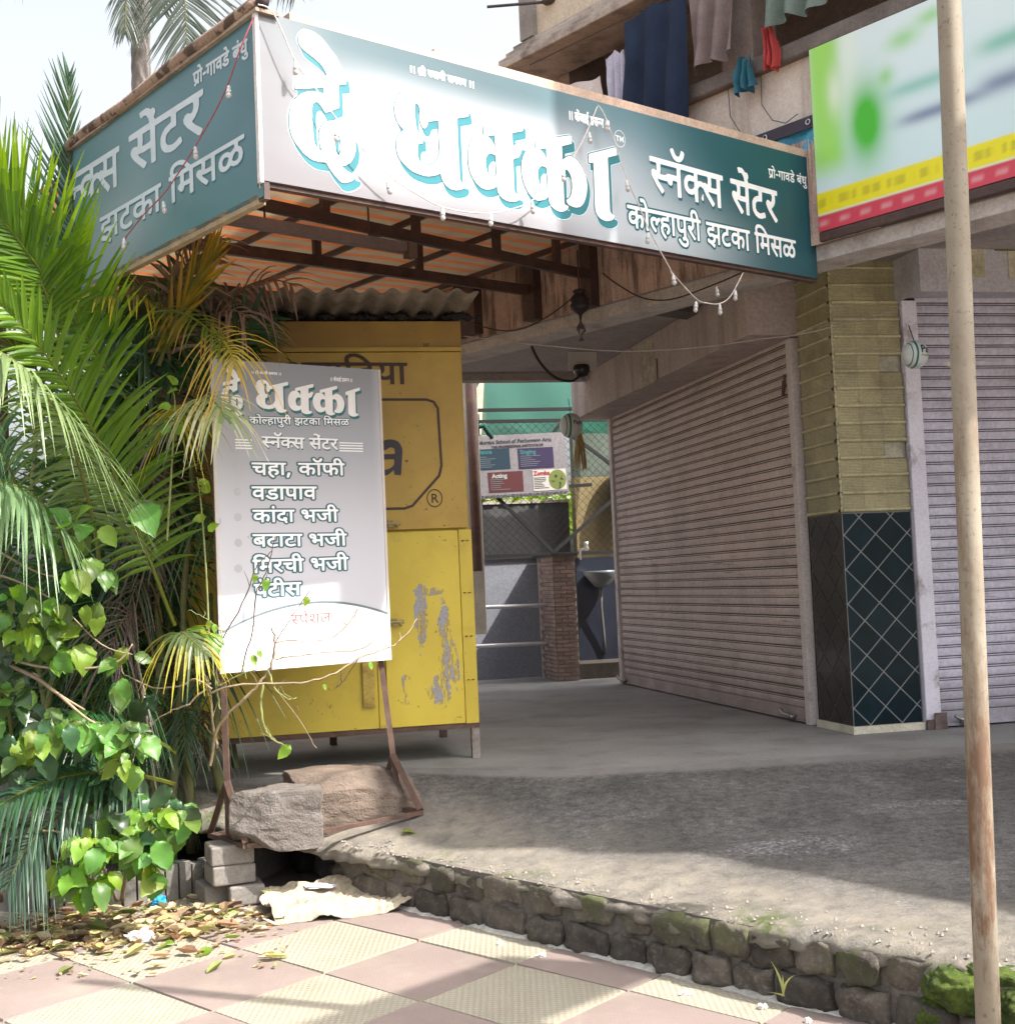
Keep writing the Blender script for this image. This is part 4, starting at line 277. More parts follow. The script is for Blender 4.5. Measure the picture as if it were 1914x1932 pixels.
 'logo_d': [[[486,1472,-26,-6,-21,-12,-20,-20,-15,-23,-8,-25,0,-29,12,-34,18,-24,23,-17,117,-56,40,-25,23,-23,29,-49,-18,-9,-286,-83,-7,-11,0,-92,4,-6,9,-1,260,67,6,-3,1,-25,-4,-5,-80,0,-80,-18,-58,-29,-31,-25,-24,-26,-22,-32,-20,-37,-17,-51,-6,-32,-4,-22,0,-89,10,-49,18,-45,30,-43,60,-63,30,-21,45,-22,32,-10,34,-3,91,3,23,-36,28,-34,69,-63,26,-12,32,-1,17,4,34,12,29,14,45,33,13,19,0,17,-4,6,-74,11,-42,17,-20,15,2,3,37,13,33,24,27,31,23,43,12,43,3,43,-3,34,-9,40,-16,37,-20,29,-36,29,-37,20,-29,8,-63,1,-22,-3,-58,-21,-28,-19,-24,-24,-17,-26,-14,-34,-4,-63,13,-86,-6,-3,-28,23,-13,32,-11,137,0,109,3,37,6,25,9,13,20,13,12,0,11,-7,21,-21,33,-45,12,-5,141,72,6,29,0,169,4,5,63,17,12,6,-8,92,-7,6,-28,2,-25,69,-35,58,-63,66,-52,46,-43,30,-34,15,-63,12],[751,631,7,-2,8,-20,7,-26,6,-57,-7,-43,-15,-28,-6,5,-11,37,-7,63,4,51,5,15]],[[1531,1166,-62,-11,-23,-9,-17,-10,-33,-33,-11,-17,-14,-32,-12,-40,-6,-37,0,-46,9,-45,29,-55,42,-40,-34,-34,-17,-23,-17,-34,-9,-31,0,-52,6,-40,9,-31,14,-26,38,-38,48,-37,40,-20,43,-12,89,-12,63,4,71,17,54,26,4,-2,11,-40,18,-32,30,-26,32,-17,31,-7,57,1,55,15,37,19,23,27,4,14,-2,17,-14,10,-37,-2,-12,12,-4,12,-2,551,7,7,123,39,3,5,1,26,-5,63,-14,7,-28,-4,-423,-120,-6,5,-29,58,-47,51,-47,23,-28,7],[1600,1051,6,1,10,-9,8,-23,0,-109,4,-20,14,-34,18,-16,23,-2,18,10,13,18,14,39,6,6,89,26,6,-2,1,-5,0,-271,-4,-17,-31,-60,-21,-24,-43,-25,-60,-18,-31,8,-23,17,-9,16,-9,37,0,55,12,34,9,7,37,7,4,12,-1,77,-46,20,-9,17,-12,46,-6,74,0,77,7,26]],[[2809,1129,-452,-132,-4,-8,-2,-61,-40,-4,-34,-12,-28,-19,-30,-30,-27,-40,-21,-57,-12,-57,-3,-75,6,-57,6,-31,12,-32,26,-46,37,-41,28,-19,26,-11,23,-7,37,-3,60,10,40,15,26,17,4,-3,0,-23,8,-20,22,-27,37,-25,60,-15,49,0,60,12,26,11,18,15,13,23,0,29,-11,9,-29,1,-17,5,-9,10,-4,12,0,283,6,8,15,12,38,9,17,16,34,60,13,46,0,20,-13,18,-29,3,-34,-9,-43,-22,-1,93,7,8,126,43,3,89,-18,10],[2473,920,7,1,4,-4,-1,-63,-26,30,-26,22],[2430,740,47,-5,7,-9,3,-152,-16,-27,-31,-14,-23,6,-20,21,-12,23,-9,46,0,42,9,26,22,29]],[[3440,1115,-443,-132,-4,-6,-6,-68,-13,-4,-34,-1,-31,-9,-19,-12,-39,-42,-28,-48,-21,-64,-6,-40,3,-83,9,-46,29,-71,36,-52,43,-37,44,-18,54,-3,61,18,22,11,23,18,4,-3,1,-20,9,-26,25,-28,30,-20,31,-12,31,-7,23,0,52,10,37,17,20,17,14,35,49,-8,45,0,20,4,43,17,43,40,31,55,15,46,10,40,6,48,-1,29,-6,43,-14,48,-17,35,-34,48,-21,22,-43,30,-32,14,-25,7,-35,0,-45,-18,-37,-24,-7,4,1,102,126,43,8,6,-3,83,-20,12],[3104,906,13,2,4,-2,-1,-56,-21,24,-24,17,4,6],[3365,743,12,1,14,-6,28,-32,10,-23,6,-29,4,-48,-10,-55,-18,-48,-20,-24,-17,-10,-20,-18,0,-22,12,-23,-6,-4,-11,4,-9,20,-1,63,2,17,3,220,5,8],[3062,729,44,-5,6,-4,3,-9,6,-82,0,-66,-10,-22,-14,-13,-14,-6,-23,3,-20,20,-15,26,-12,46,0,40,9,32,17,22]],[[4063,1106,-360,-128,-20,-9,-4,-6,-2,-97,12,-4,45,9,4,-5,1,-160,-3,-15,0,-160,-3,-17,0,-97,3,-20,15,-34,23,-27,20,-14,29,-11,34,-7,46,0,34,7,29,10,28,16,19,17,7,15,1,17,-7,12,-11,6,-29,1,-9,9,-9,17,3,515,7,20,105,36,23,12,1,15,-9,68,-6,9]]],
 'logo_g': [[[451,1540,-25,-5,-21,-12,-26,-26,-14,-20,-9,-31,0,-35,5,-17,25,-40,16,-40,21,-24,28,-19,118,-56,34,-24,-17,-9,-257,-73,-20,-14,-2,-104,10,-11,20,-3,1,-17,-59,-80,-28,-74,-10,-57,0,-92,10,-48,17,-43,51,-92,27,-33,54,-53,49,-30,54,-19,123,-2,48,-64,75,-68,28,-12,37,0,35,9,40,19,29,19,28,24,9,16,0,23,-5,8,-35,9,9,20,-3,29,-7,6,-28,8,35,43,22,51,10,66,-3,43,-16,60,-25,40,-17,40,-16,23,-53,43,-29,14,-44,14,36,20,12,14,4,189,9,6,60,16,9,9,-7,97,-10,12,-16,6,-7,45,-9,9,-19,6,-66,117,-100,101,-49,39,-40,20,-48,12],[560,849,14,-6,17,-16,23,-36,-55,-48,-30,-47,-2,70,6,51,7,18]],[[1497,1235,-63,-12,-41,-20,-37,-37,-11,-17,-14,-32,-15,-54,-3,-74,7,-38,54,-111,-32,-43,-17,-34,-9,-32,0,-60,15,-68,24,-37,22,-49,43,-44,49,-36,40,-20,42,-12,86,-12,49,0,77,15,60,23,34,-61,34,-30,32,-18,31,-6,63,0,54,15,38,20,26,26,6,17,0,17,-10,19,-25,10,4,29,-4,15,-12,9,-18,4,-3,6,-3,488,10,10,109,33,14,12,-2,94,-10,12,-20,8,-4,46,-16,9,-25,0,-426,-121,-40,67,-46,45,-34,19,-23,7],[1776,914,10,3,4,-8,0,-189,-12,-34,-31,-52,-27,-20,-69,-27,-14,-2,-24,6,-6,9,0,43,10,32,6,6,37,7,10,12,0,86,-9,11,-22,12,1,33,23,-12,23,0,11,5,24,25,17,43],[1600,911,17,-14,11,-31,-2,-6,-23,9]],[[2774,1198,-451,-132,-10,-12,-3,-57,-47,-8,-26,-11,-24,-18,-45,-49,-26,-48,-20,-74,-6,-60,6,-95,18,-63,41,-80,29,-42,29,-29,30,-21,25,-11,52,-9,48,3,26,6,54,23,14,-34,26,-30,35,-23,45,-14,72,-3,60,13,25,11,32,32,7,14,0,23,-1,9,-12,12,-20,5,-2,45,-12,12,-20,2,-4,6,0,232,15,14,15,4,7,-7,0,-45,9,-60,29,-79,43,-79,27,-37,38,-34,35,-20,34,-10,46,0,46,12,48,24,20,-41,38,-34,57,-26,51,-4,52,10,37,17,24,21,10,25,6,4,37,-5,51,0,46,12,29,17,34,34,35,61,20,69,9,63,-6,74,-15,51,-14,29,-34,66,-35,50,-40,37,-40,25,-46,14,-39,2,76,30,13,13,-3,83,-7,10,-23,14,-1,36,-6,8,-21,12,-20,0,-443,-131,-10,-12,-5,-63,-8,-4,-34,0,-32,-10,-51,-39,-13,7,0,29,-6,11,-13,12,-29,8,81,28,10,7,5,94,-9,12,-24,11,2,34,-6,12,-18,9],[3367,734,10,1,15,-9,7,-60,-7,-40,-14,-46,-15,-26,-9,-8,-4,8,3,166,4,9],[2434,731,8,-2,2,-6,2,-89,-15,-22,-22,-9,-15,2,-6,6,-3,18,0,42,9,23,13,20],[3065,720,6,0,7,-6,3,-88,-14,-26,-24,-10,-12,4,-6,9,-3,51,12,37,13,18]],[[4029,1175,-360,-129,-20,-8,-10,-12,-2,-103,9,-9,20,-3,2,-48,9,-9,17,-1,4,-4,-5,-272,0,-103,4,-23,6,-17,23,-34,8,-26,19,-28,33,-29,48,-18,75,-3,57,15,34,19,21,21,9,18,-4,29,-12,11,-19,8,4,17,-4,23,-12,12,-16,5,-3,6,3,466,10,14,117,42,9,9,1,15,-11,77,-10,11,-15,6,-4,37,-6,12,-9,6]]],
 'ka': [[[1723,3691,-26,-3,-30,-7,-20,-7,-30,-16,-11,-11,-19,-47,-14,-20,-4,-10,81,-2,13,-3,50,29,14,4,20,-3,20,-8,7,-7,4,-13,0,-40,-2,-4,-6,-1,-123,0,-14,-3,-30,-1,-56,-14,-30,-19,-14,-18,-14,-34,-4,-20,0,-36,11,-37,7,-13,19,-27,18,-11,23,-7,47,-7,40,0,17,4,16,4,20,10,50,41,4,0,1,-4,1,-20,5,-27,66,-8,6,2,2,3,7,47,0,23,3,10,1,23,2,10,11,124,3,10,0,50,-4,16,-17,40,-9,14,-21,20,-27,14,-30,7],[1665,3460,8,2,93,-2,2,-7,0,-20,-7,-33,-6,-10,-18,-18,-27,-16,-30,-10,-23,-4,-17,0,-17,4,-16,9,-14,15,-8,20,1,23,11,17,13,11,27,13]]],
}
# ------------------------------------------------------------------ key lines of the place (metres, shop floor z = 0, camera at z = 1)
PC = Vector((2.015, 7.96, 0))            # outer corner of the tiled pillar
AF, AWR = 77.5, 167.5                    # front of the right shop; side wall with the shutter, far to near
WF = PC+adir(-12.5)*4.7
SL = Vector((-.938, 5.325, 0)); AS = 50.77; SD = adir(AS); PD = adir(AS-90)
SR = SL+SD*3.617
AU = AS+90; OU = SR+PD*5.0               # upper building front, far left to near right
def U(x, y=0, z=0): return OU+adir(AU)*x+Vector((-math.cos(math.radians(AU)), math.sin(math.radians(AU)), 0))*y+Vector((0, 0, z))
BK = Vector((.273, 13.834, 0))           # back yard wall plane
def lib():
    g = {}
    g['plaster'] = surf('plaster', (.46, .41, .40), .85, .15, 3, 40, .15, dirt=(.20, .16, .14), dirt_amt=.6, ds=2, streak=True)
    g['plaster_pale'] = surf('pale_plaster', (.66, .60, .54), .85, .2, 2, 50, .2, dirt=(.26, .20, .15), dirt_amt=.6, ds=1.6, streak=True)
    g['conc'] = surf('concrete', (.30, .28, .26), .85, .25, 4, 70, .4, dirt=(.12, .11, .10), dirt_amt=.5, ds=3)
    g['floor'] = surf('floor_screed', (.235, .23, .225), .65, .25, 1.3, 60, .2, .003, dirt=(.09, .083, .078), dirt_amt=.6, ds=2.2)
    g['steel'] = surf('brown_steel', (.075, .045, .04), .6, .3, 8, 80, .15, dirt=(.16, .08, .05), dirt_amt=.5, ds=5)
    g['rust'] = surf('rusty_iron', (.095, .055, .042), .75, .35, 12, 90, .3, dirt=(.17, .12, .10), dirt_amt=.5, ds=9)
    g['soffit'] = surf('soffit_paint', (.33, .29, .29), .85, .12, 3, 30, .08, dirt=(.12, .10, .10), dirt_amt=.5, ds=1.4)
    g['white'] = plain('white_paint', (.78, .77, .76), .5)
    return g
G = lib()
# ------------------------------------------------------------------ ground and pavement
mb = MB(); mb.poly([(-150, -60, -.53), (150, -60, -.53), (150, 250, -.53), (-150, 250, -.53)])
mb.build('ground', surf('earth', (.20, .16, .12), .95, .4, 3, 60, .4), kind='structure', label='bare earth ground around the shops')
TA, TB, TO = Vector((.4075, -.4035, 0)), Vector((.345, .414, 0)), Vector((-1.553, 5.262, 0))
mt_pale = NT('pale_tile'); t = mt_pale; P = t.pos()
gx = t.N('ShaderNodeTexCoord').outputs['Object']; mp = t.N('ShaderNodeMapping'); mp.inputs['Scale'].default_value = (1, 1, 0); t.L(gx, mp.inputs[0])
vo = t.N('ShaderNodeTexVoronoi'); vo.inputs['Scale'].default_value = 44; vo.inputs['Randomness'].default_value = 0; t.L(mp.outputs[0], vo.inputs['Vector'])
dots = t.ramp(vo.outputs['Distance'], .18, .40, (1, 1, 1, 1), (0, 0, 0, 1))
c = t.mix(t.ramp(t.noise(P, 3), .3, .7), (.33, .315, .26), (.26, .245, .20)); c = t.mix(t.math('MULTIPLY', t.ramp(t.noise(P, 60, 4), .4, .7), .35), c, (.26, .21, .15))
c = t.mix(t.math('MULTIPLY', t.math('SUBTRACT', 1, dots), .45), c, (.19, .16, .11)); c = t.mix(t.math('MULTIPLY', t.ramp(t.noise(P, 1.7, 8, .7), .50, .68), .45), c, (.20, .165, .12))
t.L(c, t.b.inputs['Base Color']); t.b.inputs['Roughness'].default_value = .7; t.bump(t.math('ADD', dots, t.math('MULTIPLY', t.noise(P, 90), .4)), .7, .004)
mt_pink = NT('pink_tile'); t = mt_pink; P = t.pos()
gx = t.N('ShaderNodeTexCoord').outputs['Object']; mp = t.N('ShaderNodeMapping'); mp.inputs['Scale'].default_value = (1, 1, 0); t.L(gx, mp.inputs[0])
vo = t.N('ShaderNodeTexVoronoi'); vo.inputs['Scale'].default_value = 70; vo.inputs['Randomness'].default_value = 0; t.L(mp.outputs[0], vo.inputs['Vector'])
c = t.mix(t.ramp(t.noise(P, 2.5), .3, .7), (.22, .172, .16), (.165, .132, .123)); c = t.mix(t.math('MULTIPLY', t.ramp(t.noise(P, 70, 4), .42, .7), .45), c, (.20, .14, .11))
c = t.mix(t.math('MULTIPLY', t.ramp(t.noise(P, 5, 6), .5, .72), .4), c, (.30, .26, .21)); c = t.mix(t.math('MULTIPLY', t.ramp(t.noise(P, 1.6, 8, .7), .50, .68), .45), c, (.15, .12, .10))
t.L(c, t.b.inputs['Base Color']); t.b.inputs['Roughness'].default_value = .65; t.bump(t.math('ADD', t.math('MULTIPLY', vo.outputs['Distance'], .6), t.noise(P, 80)), .3, .003)
pv = MB(); pv.poly([(-14, -8, -.512), (14, -8, -.512), (14, 12, -.512), (-14, 12, -.512)])
pav = pv.build('pavement', surf('joint_mortar', (.17, .14, .11), .95, .4, 8, 60, .4), kind='structure', label='chequered tiled pavement in front of the shops')
def tile_mesh(mat):
    q = MB(); h = .0045
    b = [TA*h+TB*h, TA*(1-h)+TB*h, TA*(1-h)+TB*(1-h), TA*h+TB*(1-h)]
    e = .012; tp = [TA*e+TB*e, TA*(1-e)+TB*e, TA*(1-e)+TB*(1-e), TA*e+TB*(1-e)]
    q.poly([tuple(v+Vector((0, 0, 0))) for v in tp])
    for i in range(4): q.quad(tuple(b[i]+Vector((0, 0, -.012))), tuple(b[(i+1) % 4]+Vector((0, 0, -.012))), tuple(tp[(i+1) % 4]), tuple(tp[i]))
    return q.mesh('tile', mat)
tm = [tile_mesh(mt_pink), tile_mesh(mt_pale)]
L0 = Vector((-.534, 6.234, 0)); LD = Vector((.677, -.736, 0)); LN = Vector((.736, .677, 0))
for i in range(-9, 12):
    for j in range(-7, 9):
        cpt = TO+TA*(i+.5)+TB*(j+.5); d = (cpt-L0)
        if d.dot(LN) > .30 or cpt.y < 2.2 or cpt.y > 8.2 or abs(cpt.x) > .52*cpt.y+.8: continue
        o = inst(tm[(i+j) % 2], 'tile', pav); o.location = TO+TA*i+TB*j+Vector((0, 0, -.5+jit(.0018))); o.rotation_euler = (jit(.004), jit(.004), 0)
# ------------------------------------------------------------------ forecourt: ramp, ledge and shop floor
def ext(p, z): return Vector((p[0], p[1], z))
EF = [((-3.2, 7.2), (-3.2, 7.5), -.03), ((-1.55, 6.78), (-1.4, 7.2), -.10), ((-1.0, 6.62), (-.75, 7.45), -.22), ((-.534, 6.234), (.12, 7.02), -.235), ((0, 5.655), (.9, 7.04), -.235),
      ((.6, 5.0), (1.7, 7.13), -.225), ((1.066, 4.494), (2.386, 7.245), -.21), ((1.9, 3.588), (4.5, 7.62), -.2), ((3.4, 1.96), (9, 8.2), -.2)]
mt_ramp = NT('worn_asphalt'); t = mt_ramp; P = t.pos()
n1 = t.ramp(t.noise(P, 1.3, 6), .35, .65); c = t.mix(n1, (.115, .110, .107), (.172, .163, .156))
ps = t.pos((1, 1.6, 1)); blot = t.ramp(t.noise(ps, 2.1, 9, .72), .56, .64); grit = t.ramp(t.noise(P, 55, 5, .7), .46, .6)
sxy = t.N('ShaderNodeSeparateXYZ'); t.L(P, sxy.inputs[0])
def worn(x, y, rx, ry, amp):
    dx = t.math('POWER', t.math('DIVIDE', t.math('SUBTRACT', sxy.outputs[0], x), rx), 2); dy = t.math('POWER', t.math('DIVIDE', t.math('SUBTRACT', sxy.outputs[1], y), ry), 2)
    return t.math('MULTIPLY', t.ramp(t.math('MULTIPLY', t.math('ADD', t.math('ADD', dx, dy), t.math('MULTIPLY', t.noise(ps, 7, 8, .75), 1.8)), .4), .68, .46), amp)
wm = worn(1.16, 5.65, .42, .22, 1); wm = t.math('MAXIMUM', wm, worn(1.85, 6.2, .35, .10, .7)); wm = t.math('MAXIMUM', wm, worn(.55, 6.35, .16, .08, .8)); wm = t.math('MAXIMUM', wm, t.math('MULTIPLY', blot, .6))
c = t.mix(t.math('MULTIPLY', t.math('MULTIPLY', wm, grit), .85), c, (.40, .39, .41))
crn = t.math('ABSOLUTE', t.math('SUBTRACT', t.noise(P, 1.15, 7, .62, .4), .5)); crm = t.ramp(t.noise(t.pos((1, 1, 1)), .9, 2), .50, .56)
c = t.mix(t.math('MULTIPLY', t.math('MULTIPLY', t.ramp(crn, .0035, .0012), crm), .75), c, (.03, .028, .027))
c = t.mix(t.math('MULTIPLY', t.ramp(t.noise(P, 26, 6, .7), .58, .64), .45), c, (.05, .047, .045))
c = t.mix(t.math('MULTIPLY', t.ramp(t.noise(P, 120, 3, .6), .55, .68), .35), c, (.33, .30, .27))
vg_ = t.N('ShaderNodeTexVoronoi'); vg_.inputs['Scale'].default_value = 95; t.L(P, vg_.inputs['Vector']); c = t.mix(t.math('MULTIPLY', t.ramp(vg_.outputs['Distance'], .25, .7), .35), c, (.045, .042, .04)); bwn = t.ramp(t.noise(P, 170, 3, .6), .60, .66); c = t.mix(t.math('MULTIPLY', bwn, .5), c, (.34, .32, .30))
c = t.mix(t.math('MULTIPLY', t.ramp(t.noise(P, 130, 3, .6), .40, .33), .6), c, (.035, .032, .03))
c = t.mix(.6, c, t.mix(t.ramp(t.noise(P, 19, 9, .82), .38, .62), (.12, .12, .12), (.86, .86, .86)), 'OVERLAY')
c = t.mix(.4, c, t.mix(t.ramp(t.noise(P, 2.4, 6, .6), .38, .62), (.25, .25, .25), (.75, .75, .75)), 'OVERLAY')
# dusty, mossy margin by the ledge; dust widened and paled to brighten the sunlit strip
dn = t.N('ShaderNodeVertexColor'); dn.layer_name = 'Col'; sp2 = t.N('ShaderNodeSeparateColor'); t.L(dn.outputs[0], sp2.inputs[0])
dust_sunlit = t.math('MULTIPLY', sp2.outputs[0], t.ramp(t.noise(P, 9, 6), .2, .6)); c = t.mix(dust_sunlit, c, t.mix(t.noise(P, 40), (.36, .32, .265), (.25, .22, .18)))
c = t.mix(t.math('MULTIPLY', sp2.outputs[1], t.ramp(t.noise(P, 4, 7, .7), .5, .62)), c, (.09, .12, .03))
c = t.mix(sp2.outputs[2], c, t.mix(t.noise(P, 7, 6), (.16, .15, .145), (.30, .285, .27)))
t.L(c, t.b.inputs['Base Color']); t.b.inputs['Roughness'].default_value = .85
t.bump(t.math('ADD', t.noise(P, 90, 8, .8), t.math('MULTIPLY', t.noise(P, 14, 5), .8)), 1.0, .018)
def ef(k):
    i = min(int(k), len(EF)-2); f = k-i; a, b = EF[i], EF[i+1]
    return (Vector((*lerp(a[0], b[0], f), 0)), Vector((*lerp(a[1], b[1], f), 0)), a[2]+(b[2]-a[2])*f)
mb = MB(); NK, NTt = 300, 46; rows = []
def ramp_z(E, F, ze, t_):
    z = ze*(1-min(1, t_/.955))-.034 if t_ < .955 else -.034*(1-smooth(.955, 1, t_))
    return z
for a in range(NK+1):
    E, F, ze = ef(a/NK*(len(EF)-1)); wob = .028*mn.noise(Vector((E.x*5, E.y*5, 0)))+.014*mn.noise(Vector((E.x*17, E.y*17, 3)))
    d = (F-E).normalized(); E = E+d*wob; r = []
    for b in range(NTt+1):
        tt = (b/NTt)**1.25; p = E+(F-E)*tt; z = ramp_z(E, F, ze, tt)
        z += .006*mn.noise(p*3.1)+.0035*mn.noise(p*11)+(.008*mn.noise(p*26)*smooth(.16, .0, tt))
        dist = (F-E).length*tt
        z -= .02*smooth(.05, 0, dist)**2+.010*smooth(.14, .0, dist)*abs(mn.noise(p*9))
        if b == NTt: z = -.001
        r.append(((p.x, p.y, z), (smooth(.80, .2, dist+.25*mn.noise(p*2)), smooth(.42, .05, dist)*smooth(-.1, .5, mn.noise(p*1.6)+.2), smooth(.945, .962, tt+.02*mn.noise(p*3.3)))))
    rows.append(r)
for a in range(NK):
    for b in range(NTt):
        q = [rows[a][b], rows[a+1][b], rows[a+1][b+1], rows[a][b+1]]
        mb.quad(*[x[0] for x in q], col=[x[1] for x in q])
    # drooping lip in front
    p0, p1 = Vector(rows[a][0][0]), Vector(rows[a+1][0][0])
    def drop(p, k):
        n = mn.noise(Vector((p.x*13, p.y*13, k))); return p+Vector((-LN.x*(.004+.02*n), -LN.y*(.004+.02*n), -.028*k-.016*n*k))
    pr = [(p0, p1)]
    for k in (.5, 1.0, 1.4): pr.append((drop(p0, k), drop(p1, k)))
    pr.append((p0+LN*.09+Vector((0, 0, -.06)), p1+LN*.09+Vector((0, 0, -.06))))
    for k in range(4): mb.quad(tuple(pr[k][1]), tuple(pr[k][0]), tuple(pr[k+1][0]), tuple(pr[k+1][1]), col=(.9, .35, 0))
ramp = mb.build('forecourt', mt_ramp, smooth=True, kind='structure', label='sloping worn asphalt forecourt with a crumbling edge')
mb = MB(); pts = [EF[i][1] for i in range(len(EF))]
fl = [(p[0], p[1], 0) for p in pts]+[(9, 16, 0), (-3.2, 16, 0)]
mb.poly(fl)
for i in range(len(pts)-1): mb.quad((*pts[i], -.05), (*pts[i+1], -.05), (*pts[i+1], 0), (*pts[i], 0))
mb.build('shop_floor', G['floor'], kind='structure', label='smooth grey cement floor in front of the shutters')
# ledge stonework
lg = bpy.data.objects.new('ledge_wall', None); COL.objects.link(lg); tag(lg, 'low mossy brick ledge along the pavement', 'ledge wall')
lg.location = L0; lg.rotation_euler = (0, 0, math.atan2(LD.y, LD.x))
mt_brick = NT('mossy_brick'); t = mt_brick; P = t.pos()
c = t.mix(t.ramp(t.noise(P, 6, 6), .35, .65), (.06, .05, .042), (.135, .115, .095)); c = t.mix(t.math('MULTIPLY', t.ramp(t.noise(P, 45, 6, .7), .52, .68), .6), c, (.22, .195, .17))
zz = t.N('ShaderNodeSeparateXYZ'); t.L(P, zz.inputs[0]); up_ = t.ramp(zz.outputs[2], 0, 1)
hz = t.math('MULTIPLY_ADD', zz.outputs[2], 5, 2.2)
c = t.mix(t.math('MULTIPLY', t.math('MULTIPLY', t.ramp(t.noise(P, 5, 7, .7), .44, .55), t.ramp(hz, .1, .9)), .8), c, (.07, .085, .022))
oi = t.N('ShaderNodeObjectInfo'); hs = t.N('ShaderNodeHueSaturation'); t.L(t.math('MULTIPLY_ADD', oi.outputs['Random'], .7, .65), hs.inputs['Value']); t.L(c, hs.inputs['Color'])
t.L(hs.outputs[0], t.b.inputs['Base Color']); t.b.inputs['Roughness'].default_value = .95; t.bump(t.math('ADD', t.noise(P, 50, 8, .75), t.math('MULTIPLY', t.noise(P, 12, 5), 1.2)), .9, .014)
mb = MB(); mb.box(-.6, 4.6, .010, .2, -.52, -.265)
mb.build('mortar_bed', surf('dark_mortar', (.14, .125, .11), .95, .4, 10, 70, .6, .01), lg)
def stone_mesh(L, H, D, seed):
    bm = bmesh.new(); bmesh.ops.create_cube(bm, size=1)
    bmesh.ops.subdivide_edges(bm, edges=bm.edges[:], cuts=5, use_grid_fill=True)
    for v in bm.verts:
        p = v.co.copy(); q = Vector((p.x*L, p.y*D, p.z*H))
        r = Vector((p.x**3*4, p.y**3*4, p.z**3*4))
        k = 1-.05*(abs(p.x*2)**6*abs(p.z*2)**6+abs(p.x*2)**6*abs(p.y*2)**6+abs(p.z*2)**6*abs(p.y*2)**6)
        q *= k; n = Vector((mn.noise(q*16+Vector((seed, 0, 0))), mn.noise(q*16+Vector((0, seed, 5))), mn.noise(q*16+Vector((9, 0, seed)))))
        n2 = Vector((mn.noise(q*45+Vector((seed, 0, 0))), mn.noise(q*45+Vector((0, seed, 5))), mn.noise(q*45+Vector((9, 0, seed)))))
        v.co = q+n*.018+n2*.008
    me = bpy.data.meshes.new('brick'); bm.to_mesh(me); bm.free(); me.materials.append(mo(mt_brick)); me.polygons.foreach_set('use_smooth', [True]*len(me.polygons)); return me
sm = [stone_mesh(.215, .118, .13, k*3.1) for k in range(6)]
for row, z in enumerate((-.452, -.327)):
    x = -.45+row*.11
    while x < 4.3:
        k = rnd.uniform(.72, 1.25); o = inst(rnd.choice(sm), 'brick', lg); L = .215*k
        o.location = (x+L/2, .050+jit(.014)+row*.006, z+jit(.006)); o.scale = (k, 1, rnd.uniform(.92, 1.04)); o.rotation_euler = (jit(.06), jit(.05), jit(.06)+(math.pi if rnd.random() < .5 else 0))
        x += L+rnd.uniform(.010, .026)
for k in range(5):   # broken stones at the left end of the ledge, in the dark hollow
    o = inst(rnd.choice(sm), 'brick', lg); o.location = (-.62-.16*k, .1+.05*k+jit(.03), -.44+.1*(k % 2)); o.rotation_euler = (jit(.3), jit(.3), jit(.6))
mb = MB()
for a in range(150):
    xa, xb = -.5+a*.034, -.5+(a+1)*.034
    def wd(x): return -.035-.035*mn.noise(Vector((x*4, 1, 0)))-.02*mn.noise(Vector((x*19, 4, 0)))
    mb.quad((xa, wd(xa), -.502), (xb, wd(xb), -.502), (xb, -.01, -.488+.006*mn.noise(Vector((xb*15, 0, 0)))), (xa, -.01, -.488+.006*mn.noise(Vector((xa*15, 0, 0)))))
    mb.quad((xa, -.01, -.488+.006*mn.noise(Vector((xa*15, 0, 0)))), (xb, -.01, -.488+.006*mn.noise(Vector((xb*15, 0, 0)))), (xb, .06, -.48), (xa, .06, -.48))
mb.build('cement_fillet', surf('old_cement', (.46, .44, .40), .9, .3, 12, 70, .6, .008, dirt=(.2, .17, .13), dirt_amt=.7, ds=6), lg, smooth=True)
# moss cushions on the right part of the ledge
mt_moss = NT('moss'); t = mt_moss; P = t.pos(); c = t.mix(t.ramp(t.noise(P, 16, 6), .35, .65), (.032, .06, .008), (.12, .175, .02)); c = t.mix(t.math('MULTIPLY', t.ramp(t.noise(P, 60, 4), .55, .7), .6), c, (.22, .26, .06))
t.L(c, t.b.inputs['Base Color']); t.b.inputs['Roughness'].default_value = .95; t.bump(t.noise(P, 160, 5, .8), 1, .012)
bm = bmesh.new(); R_ = random.Random(4)
for (x, y, z, rx, ry, rz) in ((2.78, .03, -.335, .15, .085, .075), (3.02, .02, -.35, .14, .09, .08), (2.90, .045, -.275, .16, .06, .035), (3.28, .03, -.35, .16, .09, .08), (2.66, .03, -.43, .09, .06, .05), (2.93, .0, -.44, .10, .06, .045), (3.5, .03, -.34, .14, .09, .08), (2.45, .03, -.46, .06, .04, .03)):
    r0 = bmesh.ops.create_icosphere(bm, subdivisions=5, radius=1)
    for v in r0['verts']:
        p = v.co.copy(); w_ = Vector((p.x*rx, p.y*ry, p.z*rz))+Vector((x, y, z)); n = mn.noise(w_*16)*.16+mn.noise(w_*55)*.10+abs(mn.noise(w_*150))*.10
        v.co = Vector((p.x*rx, p.y*ry, p.z*rz))*(1+n)+Vector((x, y, z))
me = bpy.data.meshes.new('moss'); bm.to_mesh(me); bm.free(); me.materials.append(mo(mt_moss)); me.polygons.foreach_set('use_smooth', [True]*len(me.polygons))
inst(me, 'moss', lg, kind='stuff', label='bright green cushion of moss covering the right end of the ledge')
